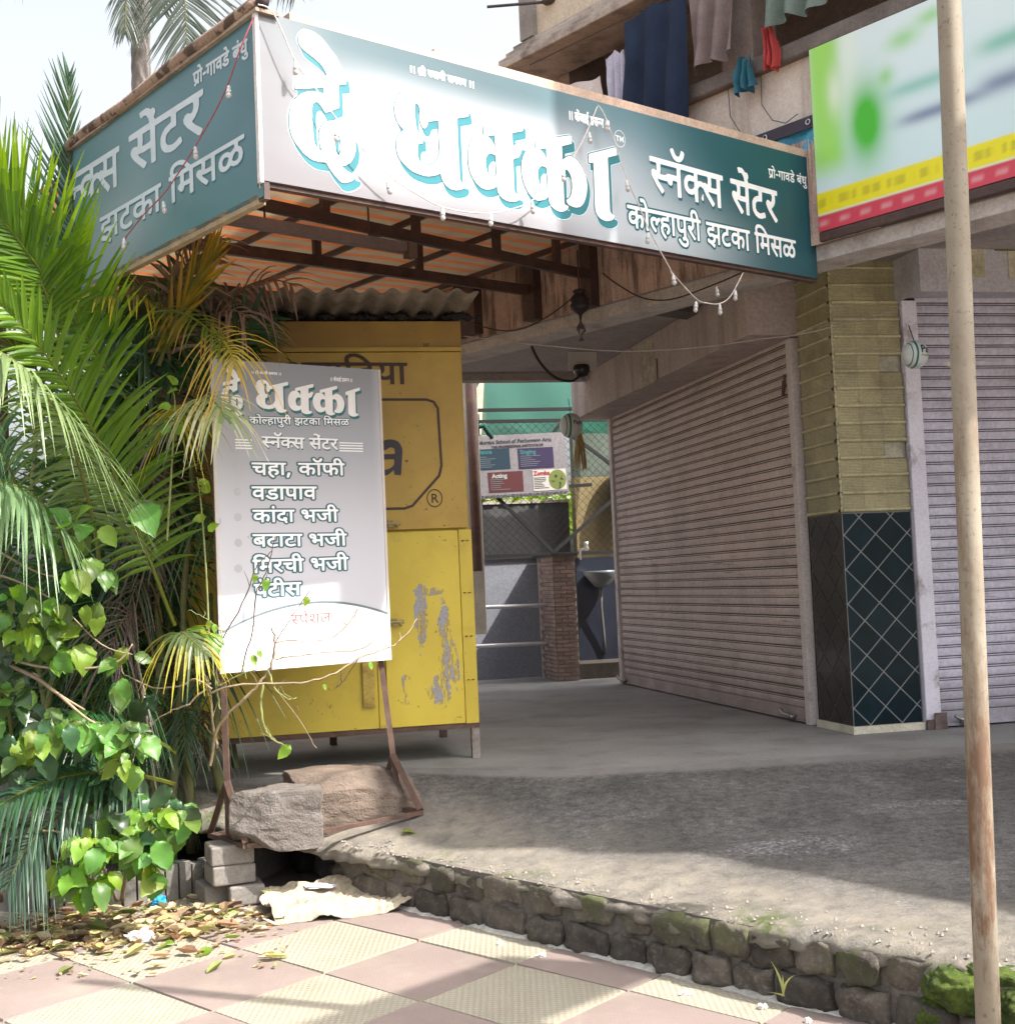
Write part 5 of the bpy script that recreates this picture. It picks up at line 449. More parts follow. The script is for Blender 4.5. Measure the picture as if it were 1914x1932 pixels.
# ------------------------------------------------------------------ shutters
def slat_mesh(L, pitch, mat, seg=1):
    prof = [(.012, 0), (.012, .0035), (-.001, .005), (-.0035, .014), (-.0042, .030), (-.003, .044), (.0, .0525), (.009, .0535), (.009, .0565), (-.001, .058), (.000, pitch-.001), (.012, pitch)]
    q = MB()
    for i in range(seg):
        x0, x1 = L*i/seg, L*(i+1)/seg
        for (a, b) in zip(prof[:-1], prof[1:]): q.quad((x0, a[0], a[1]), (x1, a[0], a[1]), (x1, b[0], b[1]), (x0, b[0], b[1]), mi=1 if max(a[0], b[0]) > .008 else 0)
    return q.mesh('slat', mat)
def scuffed(col, name):
    m_ = surf(name, col, .55, .14, 4, 40, .05, .002, dirt=mul(col, .5), dirt_amt=.5, ds=1.6, rand=.06)
    nt_ = m_.node_tree; b_ = [n for n in nt_.nodes if n.type == 'BSDF_PRINCIPLED'][0]; src = b_.inputs['Base Color'].links[0].from_socket
    g_ = nt_.nodes.new('ShaderNodeNewGeometry'); mp_ = nt_.nodes.new('ShaderNodeMapping'); mp_.inputs['Scale'].default_value = (1.6, 1.6, 34); nz_ = nt_.nodes.new('ShaderNodeTexNoise'); nz_.inputs['Scale'].default_value = 1.4; nz_.inputs['Detail'].default_value = 6
    rp_ = nt_.nodes.new('ShaderNodeValToRGB'); rp_.color_ramp.elements[0].position = .63; rp_.color_ramp.elements[1].position = .70; mx_ = nt_.nodes.new('ShaderNodeMix'); mx_.data_type = 'RGBA'
    ml_ = nt_.nodes.new('ShaderNodeMath'); ml_.operation = 'MULTIPLY'; ml_.inputs[1].default_value = .6
    L_ = nt_.links.new; L_(g_.outputs['Position'], mp_.inputs[0]); L_(mp_.outputs[0], nz_.inputs['Vector']); L_(nz_.outputs['Fac'], rp_.inputs[0]); L_(rp_.outputs[0], ml_.inputs[0]); L_(ml_.outputs[0], mx_.inputs[0]); L_(src, mx_.inputs[6]); mx_.inputs[7].default_value = (*mul(col, .35), 1); L_(mx_.outputs[2], b_.inputs['Base Color'])
    sz_ = nt_.nodes.new('ShaderNodeSeparateXYZ'); L_(g_.outputs['Position'], sz_.inputs[0]); mr_ = nt_.nodes.new('ShaderNodeMapRange'); mr_.inputs[1].default_value = .42; mr_.inputs[2].default_value = 0; L_(sz_.outputs[2], mr_.inputs[0]); nb2 = nt_.nodes.new('ShaderNodeTexNoise'); nb2.inputs['Scale'].default_value = 5; nb2.inputs['Detail'].default_value = 7; L_(g_.outputs['Position'], nb2.inputs['Vector'])
    mm_ = nt_.nodes.new('ShaderNodeMath'); mm_.operation = 'MULTIPLY'; L_(mr_.outputs[0], mm_.inputs[0]); L_(nb2.outputs['Fac'], mm_.inputs[1]); m3_ = nt_.nodes.new('ShaderNodeMix'); m3_.data_type = 'RGBA'; L_(mm_.outputs[0], m3_.inputs[0]); L_(mx_.outputs[2], m3_.inputs[6]); m3_.inputs[7].default_value = (.10, .085, .075, 1); L_(m3_.outputs[2], b_.inputs['Base Color'])
    return m_
def shutter(label, loc, az, x0, x1, z1, col, gcol, group, gw=.09, both=True, padlock=True, pitch=.066):
    t_ = thing('roller_shutter', label, 'roller shutter', loc, az, group)
    ms = scuffed(col, 'shutter_paint'); mgv = plain('groove_shade', mul(col, .16), .9)  # shadow in the gaps between slats painted as a dark groove colour
    # long thin horizontal scuffs
    mg = surf('guide_paint', gcol, .6, .1, 4, 60, .1, dirt=(.16, .12, .10), dirt_amt=.6, ds=5, dth=(.56, .66))
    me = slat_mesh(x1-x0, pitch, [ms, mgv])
    q = MB(); q.box(x0, x1, .0, .02, .008, .10); q.box(x0, x1, -.012, 0, .012, .03); q.build('bottom_rail', ms, t_)
    z = .10
    while z < z1-.01:
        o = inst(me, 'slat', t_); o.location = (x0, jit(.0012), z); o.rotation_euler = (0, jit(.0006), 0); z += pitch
    q = MB(); q.box(x1, x1+gw, -.03, .03, .002, z1); bevel(q.build('guide', mg, t_), .004)
    if both: q = MB(); q.box(x0-gw, x0, -.03, .03, .002, z1); bevel(q.build('guide', mg, t_), .004)
    return t_, ms
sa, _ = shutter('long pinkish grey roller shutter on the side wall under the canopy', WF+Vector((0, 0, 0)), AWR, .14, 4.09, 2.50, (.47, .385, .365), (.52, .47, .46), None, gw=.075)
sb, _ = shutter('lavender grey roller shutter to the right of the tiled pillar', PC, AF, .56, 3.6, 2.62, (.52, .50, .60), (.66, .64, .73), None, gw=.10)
for t_, xs in ((sa, (.16, 3.85)), (sb, (.74,))):
    for x in xs:
        q = MB(); q.box(x-.05, x+.05, -.03, -.012, .02, .05); q.tube([(x-.10, -.05, .075), (x-.06, -.05, .05), (x+.02, -.045, .045), (x+.05, -.03, .03)], .012, 8); q.build('lock', plain('lock_steel', (.32, .31, .30), .35, .8), t_, smooth=True)
q = MB(); q.tube([(4.03, -.02, 2.28), (4.03, -.02, 2.2)], .008); q.tube([(4.02, -.02, 2.24), (4.02, -.03, 2.14)], .012); q.build('pull_chain', G['rust'], sa)
# shop block behind the shutters
mb = MB(); P0 = PC+adir(AF)*.02+adir(-12.5)*.02
pA = WF+adir(77.5)*.06; pB = PC+adir(77.5)*.06+adir(-12.5)*.06; pC = PC+adir(77.5)*8+adir(-12.5)*.06; pD = WF+adir(77.5)*8
for a, b in ((pA, pB), (pB, pC), (pC, pD), (pD, pA)): mb.quad((a.x, a.y, 0), (b.x, b.y, 0), (b.x, b.y, 2.95), (a.x, a.y, 2.95))
mb.build('shop_wall', G['plaster'], kind='structure', label='plastered walls of the shop behind the shutters')
# shutter housings
bx = thing('shutter_housing', 'long pinkish concrete housing above the side shutter', 'shutter housing', WF, AWR)
q = MB(); q.box(-.02, 4.23, -.346, .05, 2.505, 2.868); o = q.build('housing', surf('housing_plaster', (.40, .335, .325), .85, .12, 2.5, 40, .12, dirt=(.20, .14, .12), dirt_amt=.6, ds=2.2, streak=True), bx); bevel(o, .006)
q = MB(); q.box(2.05, 2.42, -.352, -.347, 2.49, 2.84); q.build('torn_poster', surf('poster_remains', (.42, .37, .31), .9, .35, 14, 60, .5, dirt=(.22, .17, .14), dirt_amt=.8, ds=9), bx)
q = MB(); q.box(2.47, 2.485, -.352, -.347, 2.5, 2.66); q.build('poster_edge', plain('tar', (.02, .015, .015)), bx)
bx = thing('shutter_housing', 'lavender sheet metal housing above the right shutter', 'shutter housing', PC, AF)
q = MB(); q.box(.43, 3.7, -.31, -.30, 2.612, 3.3); q.box(.43, .44, -.30, .04, 2.612, 3.3); q.box(.44, 3.7, -.30, .05, 2.64, 2.65); q.build('housing', surf('housing_sheet', (.44, .43, .48), .5, .1, 3, 50, .06, dirt=(.2, .17, .16), dirt_amt=.4, ds=3), bx)
pst = surf('old_poster', (.50, .47, .36), .85, .25, 9, 60, .3, dirt=(.24, .23, .12), dirt_amt=.8, ds=6)
q = MB(); q.box(.66, .86, -.3145, -.311, 2.70, 3.1); q.box(1.02, 2.2, -.3145, -.311, 2.69, 3.1); q.build('poster', pst, bx)
q = MB(); q.box(.93, 1.08, -.3185, -.3155, 2.86, 3.0); q.build('poster', plain('green_print', (.10, .13, .04)), bx)
q = MB(); q.box(1.14, 1.17, -.3185, -.3155, 2.89, 2.99); q.build('poster', plain('green_print2', (.16, .22, .12)), bx)
# ------------------------------------------------------------------ tiled pillar
pl = thing('pillar', 'square pillar with bamboo-look tiles above dark blue diamond tiles', 'pillar', PC, AF)
q = MB(); q.box(.012, .449, .012, .47, 0, 2.95); q.build('core', surf('pillar_core', (.27, .25, .20), .9, .3, 8, 60, .4), pl)
RH, RW = .106, .150
prof = [(.003, 0), (-.008, .001), (-.016, .006), (-.018, .012), (-.016, .018), (-.007, .023), (.002, .025)]
z = .029
while z < RH-.006: prof += [(.002, z), (-.0055, z+.0015), (-.0055, z+.0050), (.002, z+.0063)]; z += .0095
prof.append((0, RH))
def bt(w_):
    q = MB()
    for a, b in zip(prof[:-1], prof[1:]): q.quad((0.001, a[0], a[1]), (w_-.001, a[0], a[1]), (w_-.001, b[0], b[1]), (0.001, b[0], b[1]))
    return q
mt_bt = surf('bamboo_tile', (.42, .385, .24), .45, .15, 7, 60, .2, .002, dirt=(.16, .15, .09), dirt_amt=.45, ds=8, rand=.10)
btm = bt(RW).mesh('tile', mt_bt)
for r in range(16):
    for c_ in range(3):
        zz_ = 1.33+r*RH
        if zz_ > 2.94: continue
        if (r, c_) in ((8, 2), (3, 2)):
            o = inst(btm, 'tile', pl); o.matrix_local = Matrix.Translation((0, .465-c_*RW, zz_)) @ Matrix.Rotation(-math.pi/2, 4, 'Z')
            q = MB(); q.box(c_*RW+.004, c_*RW+.13, .004, .011, zz_+.008, zz_+RH-.004); q.build('cement_patch', surf('patch_cement', (.36, .34, .27), .95, .3, 20, 60, .7, .006), pl); continue
        o = inst(btm, 'tile', pl); o.location = (c_*RW+.0005, .0, zz_); o.rotation_euler = (jit(.004), 0, 0)
        o = inst(btm, 'tile', pl); o.matrix_local = Matrix.Translation((0, .465-c_*RW, zz_)) @ Matrix.Rotation(-math.pi/2, 4, 'Z')
q = MB(); 
for k in range(40): q.lathe([(.004, 0), (.0085, .004), (.0085, .034), (.004, .0385)], (-.002, -.002, 1.33+k*.0403), 8)
q.build('corner_bead', mt_bt, pl, smooth=True)
mt_navy = surf('navy_glazed_tile', (.006, .018, .025), .18, .25, 9, 0, 0, rand=.2, spec=.16)
mt_brn = surf('brown_reflection_tile', (.022, .017, .016), .14, .3, 5, 0, 0, rand=.25, spec=.42)  # left face: brown reflection put into the tile colour
q = MB(); q.box(.0, .45, .004, .011, .045, 1.328); q.build('grout', plain('grout', (.26, .27, .27), .9), pl)
q = MB(); q.box(.004, .011, 0.011, .468, .045, 1.328); q.build('grout', plain('dark_grout', (.16, .155, .15), .9), pl)
def clip(poly, ax, val, keep_less):
    out = []
    for i in range(len(poly)):
        a, b = poly[i], poly[(i+1) % len(poly)]
        ia = (a[ax] <= val) == keep_less or a[ax] == val; ib = (b[ax] <= val) == keep_less or b[ax] == val
        if ia: out.append(a)
        if ia != ib:
            t_ = (val-a[ax])/(b[ax]-a[ax]); out.append(tuple(a[k]+(b[k]-a[k])*t_ for k in (0, 1)))
    return out
DG = .208
for face in (0, 1):
    for ci in range(-1, 6):
        for cj in range(-1, 14):
            cx = ci*DG/2+.005; cz = .05+cj*DG/2
            if (ci+cj) % 2: continue
            h = DG/2-.0058
            p = [(cx-h, cz), (cx, cz-h), (cx+h, cz), (cx, cz+h)]
            for ax, val, kl in ((0, .003, False), (0, .447, True), (1, .048, False), (1, 1.322, True)):
                if p: p = clip(p, ax, val, kl)
            if len(p) < 3: continue
            q = MB()
            if face == 0:
                f3 = [(a, 0, b) for a, b in p]; b3 = [(a, .004, b) for a, b in p]; q.poly(f3)
            else:
                f3 = [(0, .46-a, b) for a, b in p]; b3 = [(.004, .46-a, b) for a, b in p]; q.poly(f3)
            for i in range(len(p)): j = (i+1) % len(p); q.quad(f3[j], f3[i], b3[i], b3[j])
            q.build('tile', mt_navy if face == 0 else mt_brn, pl)
q = MB(); q.box(-.02, .45, -.03, .0, .002, .047); q.box(-.02, .0, .0, .47, .002, .047); q.build('skirting', surf('skirting_stone', (.55, .52, .42), .6, .2, 6, 50, .2), pl)
q = MB(); q.box(.455, .57, -.05, -.032, .002, .06); q.box(.50, .58, -.06, -.05, 0.002, .10); q.build('base_debris', surf('loose_mortar', (.15, .11, .10), .95, .4, 14, 60, .8, .01), pl)
# ------------------------------------------------------------------ upper building
ub = thing('apartment_building', 'old plastered building whose first floor juts out over the shops', 'building', U(0), AU)
q = MB()
def prism(q, pts, z0, z1):
    n = len(pts); q.poly([(p[0], p[1], z0) for p in reversed(pts)]); q.poly([(p[0], p[1], z1) for p in pts])
    for i in range(n): a, b = pts[i], pts[(i+1) % n]; q.quad((a[0], a[1], z0), (b[0], b[1], z0), (b[0], b[1], z1), (a[0], a[1], z1))
inv = Matrix.Rotation(frot(AU), 4, 'Z').inverted()
def toU(p): v = inv @ (Vector(p)-U(0)); return (v.x, v.y)
farL, farR = Vector((-.85, 11.60, 0)), Vector((7, 13.36, 0))
prism(q, [(.5, 0), (10, 0), (12, 3), toU(farR), toU(farL)][::1], 2.87, 3.0)
q.build('slab', G['soffit'], ub)
q = MB(); q.box(.5, 10, -.0, .26, 2.785, 2.869); q.build('edge_beam', surf('edge_beam_paint', (.50, .46, .45), .85, .15, 4, 40, .15, dirt=(.22, .18, .17), dirt_amt=.5, ds=4), ub)
q = MB(); a, b = Vector((*toU(farL), 0)), Vector((*toU(farR), 0)); q.bar(a+Vector((0, 0, 2.834)), b+Vector((0, 0, 2.834)), .14, .07); q.build('rear_beam', G['soffit'], ub)
# dark strip painted in for the shaded recess under the slab
q = MB()
q.box(3.3, 3.5, .30, 3.0, 2.82, 2.868); q.build('recess_shade_strip', surf('recess_shade_paint', (.10, .09, .09), .9, .2, 4, 40, .1), ub)
q = MB(); n = 260
for i in range(n):
    x0 = .6+i*.0187; x1 = x0+.0187; xm = (x0+x1)/2; d = .010+.004*((i*7) % 3)
    q.quad((x0, -.03, 2.871), (xm-.003, -.03-d, 2.871), (xm-.003, -.03-d, 3.5), (x0, -.03, 3.5)); q.quad((xm-.003, -.03-d, 2.871), (x1, -.03, 2.871), (x1, -.03, 3.5), (xm-.003, -.03-d, 3.5))
q.build('fluted_fascia', surf('fluted_fascia', (.56, .43, .37), .8, .25, 6, 70, .2, dirt=(.12, .07, .055), dirt_amt=.75, ds=5, streak=True, dth=(.48, .62)), ub)
q = MB(); q.box(2.44, 16, 0, .16, 3.0, 4.0); q.build('parapet', G['plaster_pale'], ub)
q = MB(); q.box(2.40, 16, -.06, .20, 4.0, 4.10); bevel(q.build('coping', surf('dark_coping', (.17, .15, .14), .9, .3, 5, 60, .4), ub), .01)
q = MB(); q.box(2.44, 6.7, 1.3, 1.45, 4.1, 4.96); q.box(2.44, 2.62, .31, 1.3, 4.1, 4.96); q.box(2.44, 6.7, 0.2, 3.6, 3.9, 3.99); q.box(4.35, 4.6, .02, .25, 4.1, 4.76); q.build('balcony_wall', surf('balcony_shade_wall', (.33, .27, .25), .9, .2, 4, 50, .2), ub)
for k, (z0, z1, d) in enumerate(((4.76, 4.81, .16), (4.813, 4.86, .12), (4.863, 4.91, .08), (4.913, 4.96, .04))):
    q = MB(); q.box(2.44-d, 6.7, -d, .3, z0, z1); bevel(q.build('moulding', surf('moulding_paint', (.42, .37, .33), .9, .25, 5, 60, .3, dirt=(.12, .10, .09), dirt_amt=.7, ds=5), ub), .005)
q = MB(); q.box(2.50, 8.0, 0, 3.5, 4.963, 9.2); q.build('upper_wall', surf('cream_plaster', (.62, .55, .44), .9, .15, 2, 50, .25, dirt=(.30, .22, .15), dirt_amt=.5, ds=1.8), ub)
q = MB(); q.box(2.50, 2.64, -.05, 0, 4.963, 9.2); q.build('corner_strip', G['conc'], ub)
q = MB(); q.box(6.7, 16, .0, 3.5, 4.1, 4.96); q.box(8.01, 16, .0, 3.5, 4.962, 5.25); q.box(8.01, 8.7, 0, .12, 7.38, 10.4)
prism(q, [(8.45, 0), (9.42, 0), (9.42, 3.5), (8.45, 3.5)], 5.252, 6.6); prism(q, [(9.422, 0), (9.56, 0), (9.56, 3.5), (9.422, 3.5)], 5.252, 5.9); q.build('wing_and_shade_blocks', G['plaster_pale'], ub)  # unseen wing; floating slab and raised blocks added to shape the shadow edges
q = MB(); q.tube([(2.78, .0, 5.17), (2.5, -.35, 5.15)], .012, 6); q.lathe([(0, -.03), (.05, -.02), (.06, .02), (.03, .05), (0, .05)], (2.80, -.01, 5.17), 10); q.build('waste_pipe', plain('pipe_dark', (.06, .05, .05)), ub)
for k, (x, z) in enumerate(((4.55, 0), (4.68, 0))):
    pass
# laundry on the balcony: cloths of real folds
def cloth(name, label, x0, x1, zt, zb, col, yo=-.10, grp='washing hung over the balcony'):
    th = thing(name, label, 'cloth', U(0), AU, grp); q = MB(); n, m_ = 26, 14
    def P(i, j):
        s = i/n; r = j/m_; x = x0+(x1-x0)*s; y = yo-.035*math.sin(s*17+r*2+x0*5)*(.3+r)-.02*mn.noise(Vector((s*5, r*4, x0))); return (x+.02*math.sin(r*3+x0*9), y, zt+(zb-zt)*r+.02*math.sin(s*9+x0))
    for i in range(n):
        for j in range(m_): q.quad(P(i, j+1), P(i+1, j+1), P(i+1, j), P(i, j))
    q.build('cloth', surf('cloth_'+name, col, .9, .2, 9, 120, .2), th, smooth=True); return th
cloth('washing', 'navy blue cloth hanging from the balcony, the darkest piece of the washing', 3.66, 4.20, 4.66, 3.80, (.012, .025, .06), -.16)
cloth('washing', 'pale lilac cloth hanging just left of the navy cloth', 3.46, 3.64, 4.5, 3.84, (.50, .50, .62), -.13)
cloth('washing', 'white cloth hanging at the left end of the balcony', 2.66, 3.40, 4.42, 3.72, (.66, .60, .58), -.11)
cloth('washing', 'grey brown cloth hanging right of the navy cloth', 4.24, 4.6, 4.72, 4.14, (.20, .16, .16), -.15)
cloth('washing', 'small teal blue cloth low on the parapet', 4.56, 4.70, 4.1, 3.90, (.03, .14, .20), -.10)
cloth('washing', 'red cloth hanging over the balcony left of the hoarding', 4.80, 4.87, 4.22, 3.96, (.40, .05, .05), -.12)
cloth('washing', 'dusty green and grey cloth near the hoarding', 4.84, 5.25, 4.75, 4.2, (.15, .20, .18), -.14)
cloth('washing', 'dark red cloth above the hoarding', 5.5, 5.85, 4.62, 4.2, (.30, .02, .04), -.14)
q = MB(); q.tube([(2.7, -.14, 4.7), (4.4, -.15, 4.66), (6.2, -.14, 4.7)], .004, 5)
lt = thing('washing_line', 'thin line stretched along the balcony for the washing', 'washing line', U(0), AU); q.build('line', plain('line_dark', (.03, .03, .03)), lt)
# loose cables on the parapet
for k, (pts_, lab) in enumerate((([(4.42, -.02, 3.99), (4.46, -.06, 3.8), (4.60, -.10, 3.6), (4.8, -.13, 3.4)], 'thin grey cable sagging down the parapet, the left one'), ([(4.68, -.02, 3.99), (4.70, -.05, 3.8), (4.78, -.06, 3.68), (4.90, -.09, 3.62), (4.97, -.06, 3.66)], 'thin grey cable looping down the parapet beside the hoarding'))):
    th = thing('cable', lab, 'cable', U(0), AU, 'cables on the parapet'); q = MB(); q.tube(pts_, .0035, 5); q.build('cable_run', plain('cable_grey', (.12, .12, .13)), th)
# blue tarpaulin behind the sign
th = thing('tarpaulin', 'blue tarpaulin with metal eyelets tied between the sign and the hoarding', 'tarpaulin', U(0), AU); q = MB()
for i in range(10):
    for j in range(6):
        def P(i, j): s = i/10; r = j/6; return (4.50+.60*s, -.03-.015*math.sin(i*1.3+j), 3.60-(.30-.12*smooth(.75, 1, s))*r+.01*math.sin(s*9))
        q.quad(P(i, j+1), P(i+1, j+1), P(i+1, j), P(i, j))
q.build('sheet', surf('blue_tarp', (.05, .30, .48), .5, .2, 6, 60, .2), th, smooth=True)
q = MB(); q.box(4.48, 5.10, -.058, -.050, 3.555, 3.625); q.build('hem', plain('tarp_hem', (.05, .04, .06), .6), th)
for x in (4.72, 5.04): q = MB(); q.tube([(x+math.cos(a*.7)*.015, -.064, 3.59+math.sin(a*.7)*.015) for a in range(10)], .004, 5); q.build('eyelet', plain('eyelet', (.6, .6, .6), .3, .9), th)
# ------------------------------------------------------------------ hoarding over the right shop
hd = thing('hoarding', 'large green white and pale blue hoarding with yellow and red bands over the right shop', 'hoarding', U(0, -.07), AU)
def hcol(x, z):
    s = (x-5.08); h = (z-2.93)/1.07
    c = lerp((.62, .80, .84), (.75, .87, .90), smooth(0, 1, h)*.7)
    g = math.exp(-((s-.09)/.13)**4)*smooth(.22, .4, h); c = lerp(c, (.30, .72, .05), g*.9)
    g = math.exp(-((s-.27)/.06)**2)*smooth(.35, .6, h); c = lerp(c, (.75, .88, .80), g)
    g = math.exp(-((s-.36)/.12)**2-((h-.5)/.2)**2); c = lerp(c, (.07, .50, .03), min(1, g*1.3)); g = math.exp(-((s-.16)/.05)**2-((h-.72)/.12)**2); c = lerp(c, (.80, .88, .78), g*.8)
    for (a, b, r1, r2) in ((.62, .86, .1, .05), (.80, .92, .09, .04), (.50, .70, .05, .05)):
        g = math.exp(-((s-a)/r1)**2-((h-b)/r2)**2); c = lerp(c, (.25, .65, .15), g*.7)
    for (a, b, r1, r2, k) in ((.82, .44, .26, .035, 1), (1.25, .47, .2, .05, 1)):
        g = math.exp(-((s-a)/r1)**4-((h-b)/r2)**2); c = lerp(c, (.09, .12, .28), g*.75)
    g = math.exp(-((s-.72)/.22)**4-((h-.60)/.04)**2); c = lerp(c, (.05, .45, .30), g*.55)
    g = math.exp(-((s-1.3)/.25)**4-((h-.66)/.05)**2); c = lerp(c, (.03, .42, .26), g*.65)
    y = smooth(.215, .20, h)*smooth(.085, .095, h); c = lerp(c, (.82, .74, .02), y)
    ltr = .5+.5*math.sin(s*60)*math.sin(s*23+1); y2 = smooth(.18, .17, h)*smooth(.12, .13, h)*smooth(.45, .6, ltr); c = lerp(c, (.35, .33, .03), y2*.5)
    r = smooth(.085, .08, h); c = lerp(c, (.60, .06, .10), r)
    r2 = smooth(.06, .05, h)*smooth(.02, .03, h)*smooth(.4, .7, .5+.5*math.sin(s*45)); c = lerp(c, (.70, .40, .42), r2*.6)
    return c
q = MB(); NX, NZ = 110, 90; X0, X1, Z0, Z1 = 5.08, 7.6, 2.93, 4.0
for i in range(NX):
    for j in range(NZ):
        xa, xb = X0+(X1-X0)*i/NX, X0+(X1-X0)*(i+1)/NX; za, zb = Z0+(Z1-Z0)*j/NZ, Z0+(Z1-Z0)*(j+1)/NZ
        q.quad((xa, 0, za), (xb, 0, za), (xb, 0, zb), (xa, 0, zb), col=[hcol(xa, za), hcol(xb, za), hcol(xb, zb), hcol(xa, zb)])
q.build('printed_face', plain('hoarding_print', (1, 1, 1), .45, attr=True), hd)
q = MB(); q.box(X0, X1, .004, .06, Z0, Z1); q.build('frame', G['steel'], hd)
q = MB(); q.box(X0, X1, .0, .06, 2.875, 2.925); q.build('lower_frame', G['steel'], hd)
# unseen box added beyond the view to cast the shadow band across the tiles
nb_ = thing('shade_box', 'unseen teal box added over the pavement at the right to shade the tiles', 'sign', Vector((3.61, 3.62, 3.88)), 43.6)
q = MB(); q.box(-2.6, .22, 0, .10, 0, .76); q.build('box', surf('shade_box_paint', (.10, .16, .18), .5, .2, 3, 40, .05), nb_)
# ------------------------------------------------------------------ canopy and its signs
def thingS(name, label, cat, group=None): return thing(name, label, cat, SL, AS, group)
cn = thingS('canopy', 'steel framed canopy lined with orange and cream striped sheet', 'canopy')
SW = 3.617
mt_str = NT('striped_sheet'); t = mt_str; P = t.pos(); tc = t.N('ShaderNodeTexCoord').outputs['Object']; sx = t.N('ShaderNodeSeparateXYZ'); t.L(tc, sx.inputs[0])
fr = t.math('FRACT', t.math('ADD', t.math('MULTIPLY', sx.outputs[1], 5.8), t.math('MULTIPLY', t.noise(P, 1.2), .03)))
st = t.math('MULTIPLY', t.ramp(fr, .02, .07), t.ramp(fr, .52, .47)); 
c = t.mix(st, (.29, .22, .135), (.46, .135, .04)); c = t.mix(t.math('MULTIPLY', t.ramp(t.noise(P, 4, 7), .45, .65), .45), c, (.20, .11, .07))
t.L(c, t.b.inputs['Base Color']); t.b.inputs['Roughness'].default_value = .8
tr = t.N('ShaderNodeBsdfTranslucent'); t.L(c, tr.inputs[0]); mx = t.N('ShaderNodeMixShader'); mx.inputs[0].default_value = .30; t.L(t.b.outputs[0], mx.inputs[1]); t.L(tr.outputs[0], mx.inputs[2]); t.L(mx.outputs[0], t.out.inputs[0])
q = MB(); n = 40
for i in range(n):
    for j in range(n):
        def P_(i, j): x = .03+(SW-.06)*i/n; y = .06+6.1*j/n; return (x, y, 3.335-.005*abs(math.sin(math.pi*(x+.12)/.65))+.008*mn.noise(Vector((x*2, y*2, 0))))
        q.quad(P_(i, j), P_(i, j+1), P_(i+1, j+1), P_(i+1, j))
q.build('roof_lining', mt_str, cn, smooth=True)
q = MB(); q.box(-.02, .09, -.02, 2.3, 3.385, 3.40); q.build('edge_flashing', surf('old_roof_sheet', (.34, .26, .21), .85, .4, 3, 50, .5, dirt=(.10, .07, .05), dirt_amt=.7, ds=4), cn)
q = MB(); q.bar((0.06, 1.38, 3.08), (SW, 1.85, 3.08), .035, .065); q.build('beam', G['steel'], cn)
q = MB(); q.bar((.06, 2.47, 3.1), (SW, 2.47, 3.1), .04, .07); q.build('beam', G['steel'], cn)
q = MB(); q.bar((.06, .80, 3.12), (2.9, .98, 3.16), .05, .05); q.build('beam', G['steel'], cn)
for v_ in (3.6, 4.9, 6.1):
    q = MB(); q.bar((.06, v_, 3.12), (SW, v_, 3.12), .06, .08); q.build('beam', G['steel'], cn)
for u_, v_ in ((.12, 5.9), (.12, 3.6)):
    q = MB(); q.bar((u_, v_, -.3), (u_, v_, 3.1), .06, .06, up=(0, 1, 0)); q.build('support_post', G['steel'], cn)
q = MB(); q.box(0, SW, .012, .05, 2.665, 2.70); q.build('bottom_frame', G['steel'], cn)
q = MB(); q.box(.0, .035, .05, 2.25, 2.60, 2.64); q.build('side_frame', surf('pale_rusty_frame', (.33, .25, .16), .8, .3, 9, 60, .3), cn)
for u_ in (.85, 1.5, 2.15, 2.8, 3.42):
    q = MB(); q.bar((u_, .05, 3.30), (u_, 6.1, 3.30), .028, .035); q.build('rafter', G['steel'], cn)
for u_, v_ in ((1.25, 1.55), (1.93, 1.63), (2.62, 1.72), (3.2, 1.8), (1.75, 2.47), (2.55, 2.47)):
    q = MB(); q.bar((u_, v_, 3.1), (u_, v_, 3.32), .05, .035, up=(0, 1, 0)); q.build('strut', G['steel'], cn)
for y0_, y1_, z0_ in ((2.40, 2.52, 2.88), (1.8, 1.9, 2.86), (3.1, 3.35, 2.9)):
    q = MB(); q.box(3.50, 3.58, y0_, y1_, z0_, 3.32); q.build('bracket', G['steel'], cn)
q = MB(); q.bar((.02, .03, 2.66), (.02, .03, 3.39), .035, .035); q.build('post', surf('corner_trim', (.55, .48, .47), .7, .2, 6, 40, .2), cn)
# debris on top of the canopy along the left edge
q = MB(); rr = random.Random(3)
for k in range(240):
    y = rr.uniform(0, 2.3); x = rr.uniform(-.02, .12); a = rr.uniform(0, 6.28); s = rr.uniform(.012, .03); z = 3.40+rr.uniform(0, .015)
    p = Vector((x, y, z)); d1 = Vector((math.cos(a), math.sin(a), rr.uniform(-.3, .5)))*s; d2 = Vector((-math.sin(a), math.cos(a), rr.uniform(-.2, .4)))*s*.5
    k_ = rr.choice(((.30, .20, .12), (.20, .14, .09), (.42, .30, .22), (.1, .07, .05))); q.poly([tuple(p-d1), tuple(p+d2), tuple(p+d1), tuple(p-d2)], col=k_)
o = q.build('dry_litter', plain('dry_litter', (1, 1, 1), .9, attr=True), cn, kind='stuff')
q = MB(); q.tube([(-.01, 2.25, 3.40), (0, 1.9, 3.425), (-.01, 1.3, 3.41), (.0, .7, 3.43), (-.01, .3, 3.42), (0, .03, 3.43), (.03, -.01, 3.41)], [.03, .035, .028, .036, .03, .03, .02], 8); q.build('cloth_bundle', surf('old_rag', (.30, .21, .16), .95, .4, 5, 60, .6, .01, dirt=(.06, .04, .03), dirt_amt=.9, ds=7, dth=(.5, .55)), cn, smooth=True)
q = MB(); q.lathe([(0, -.03), (.022, -.02), (.03, .01), (.02, .03), (0, .035)], (.02, -.01, 3.43), 9); q.build('knot', plain('dark_knot', (.03, .02, .02)), cn, smooth=True)
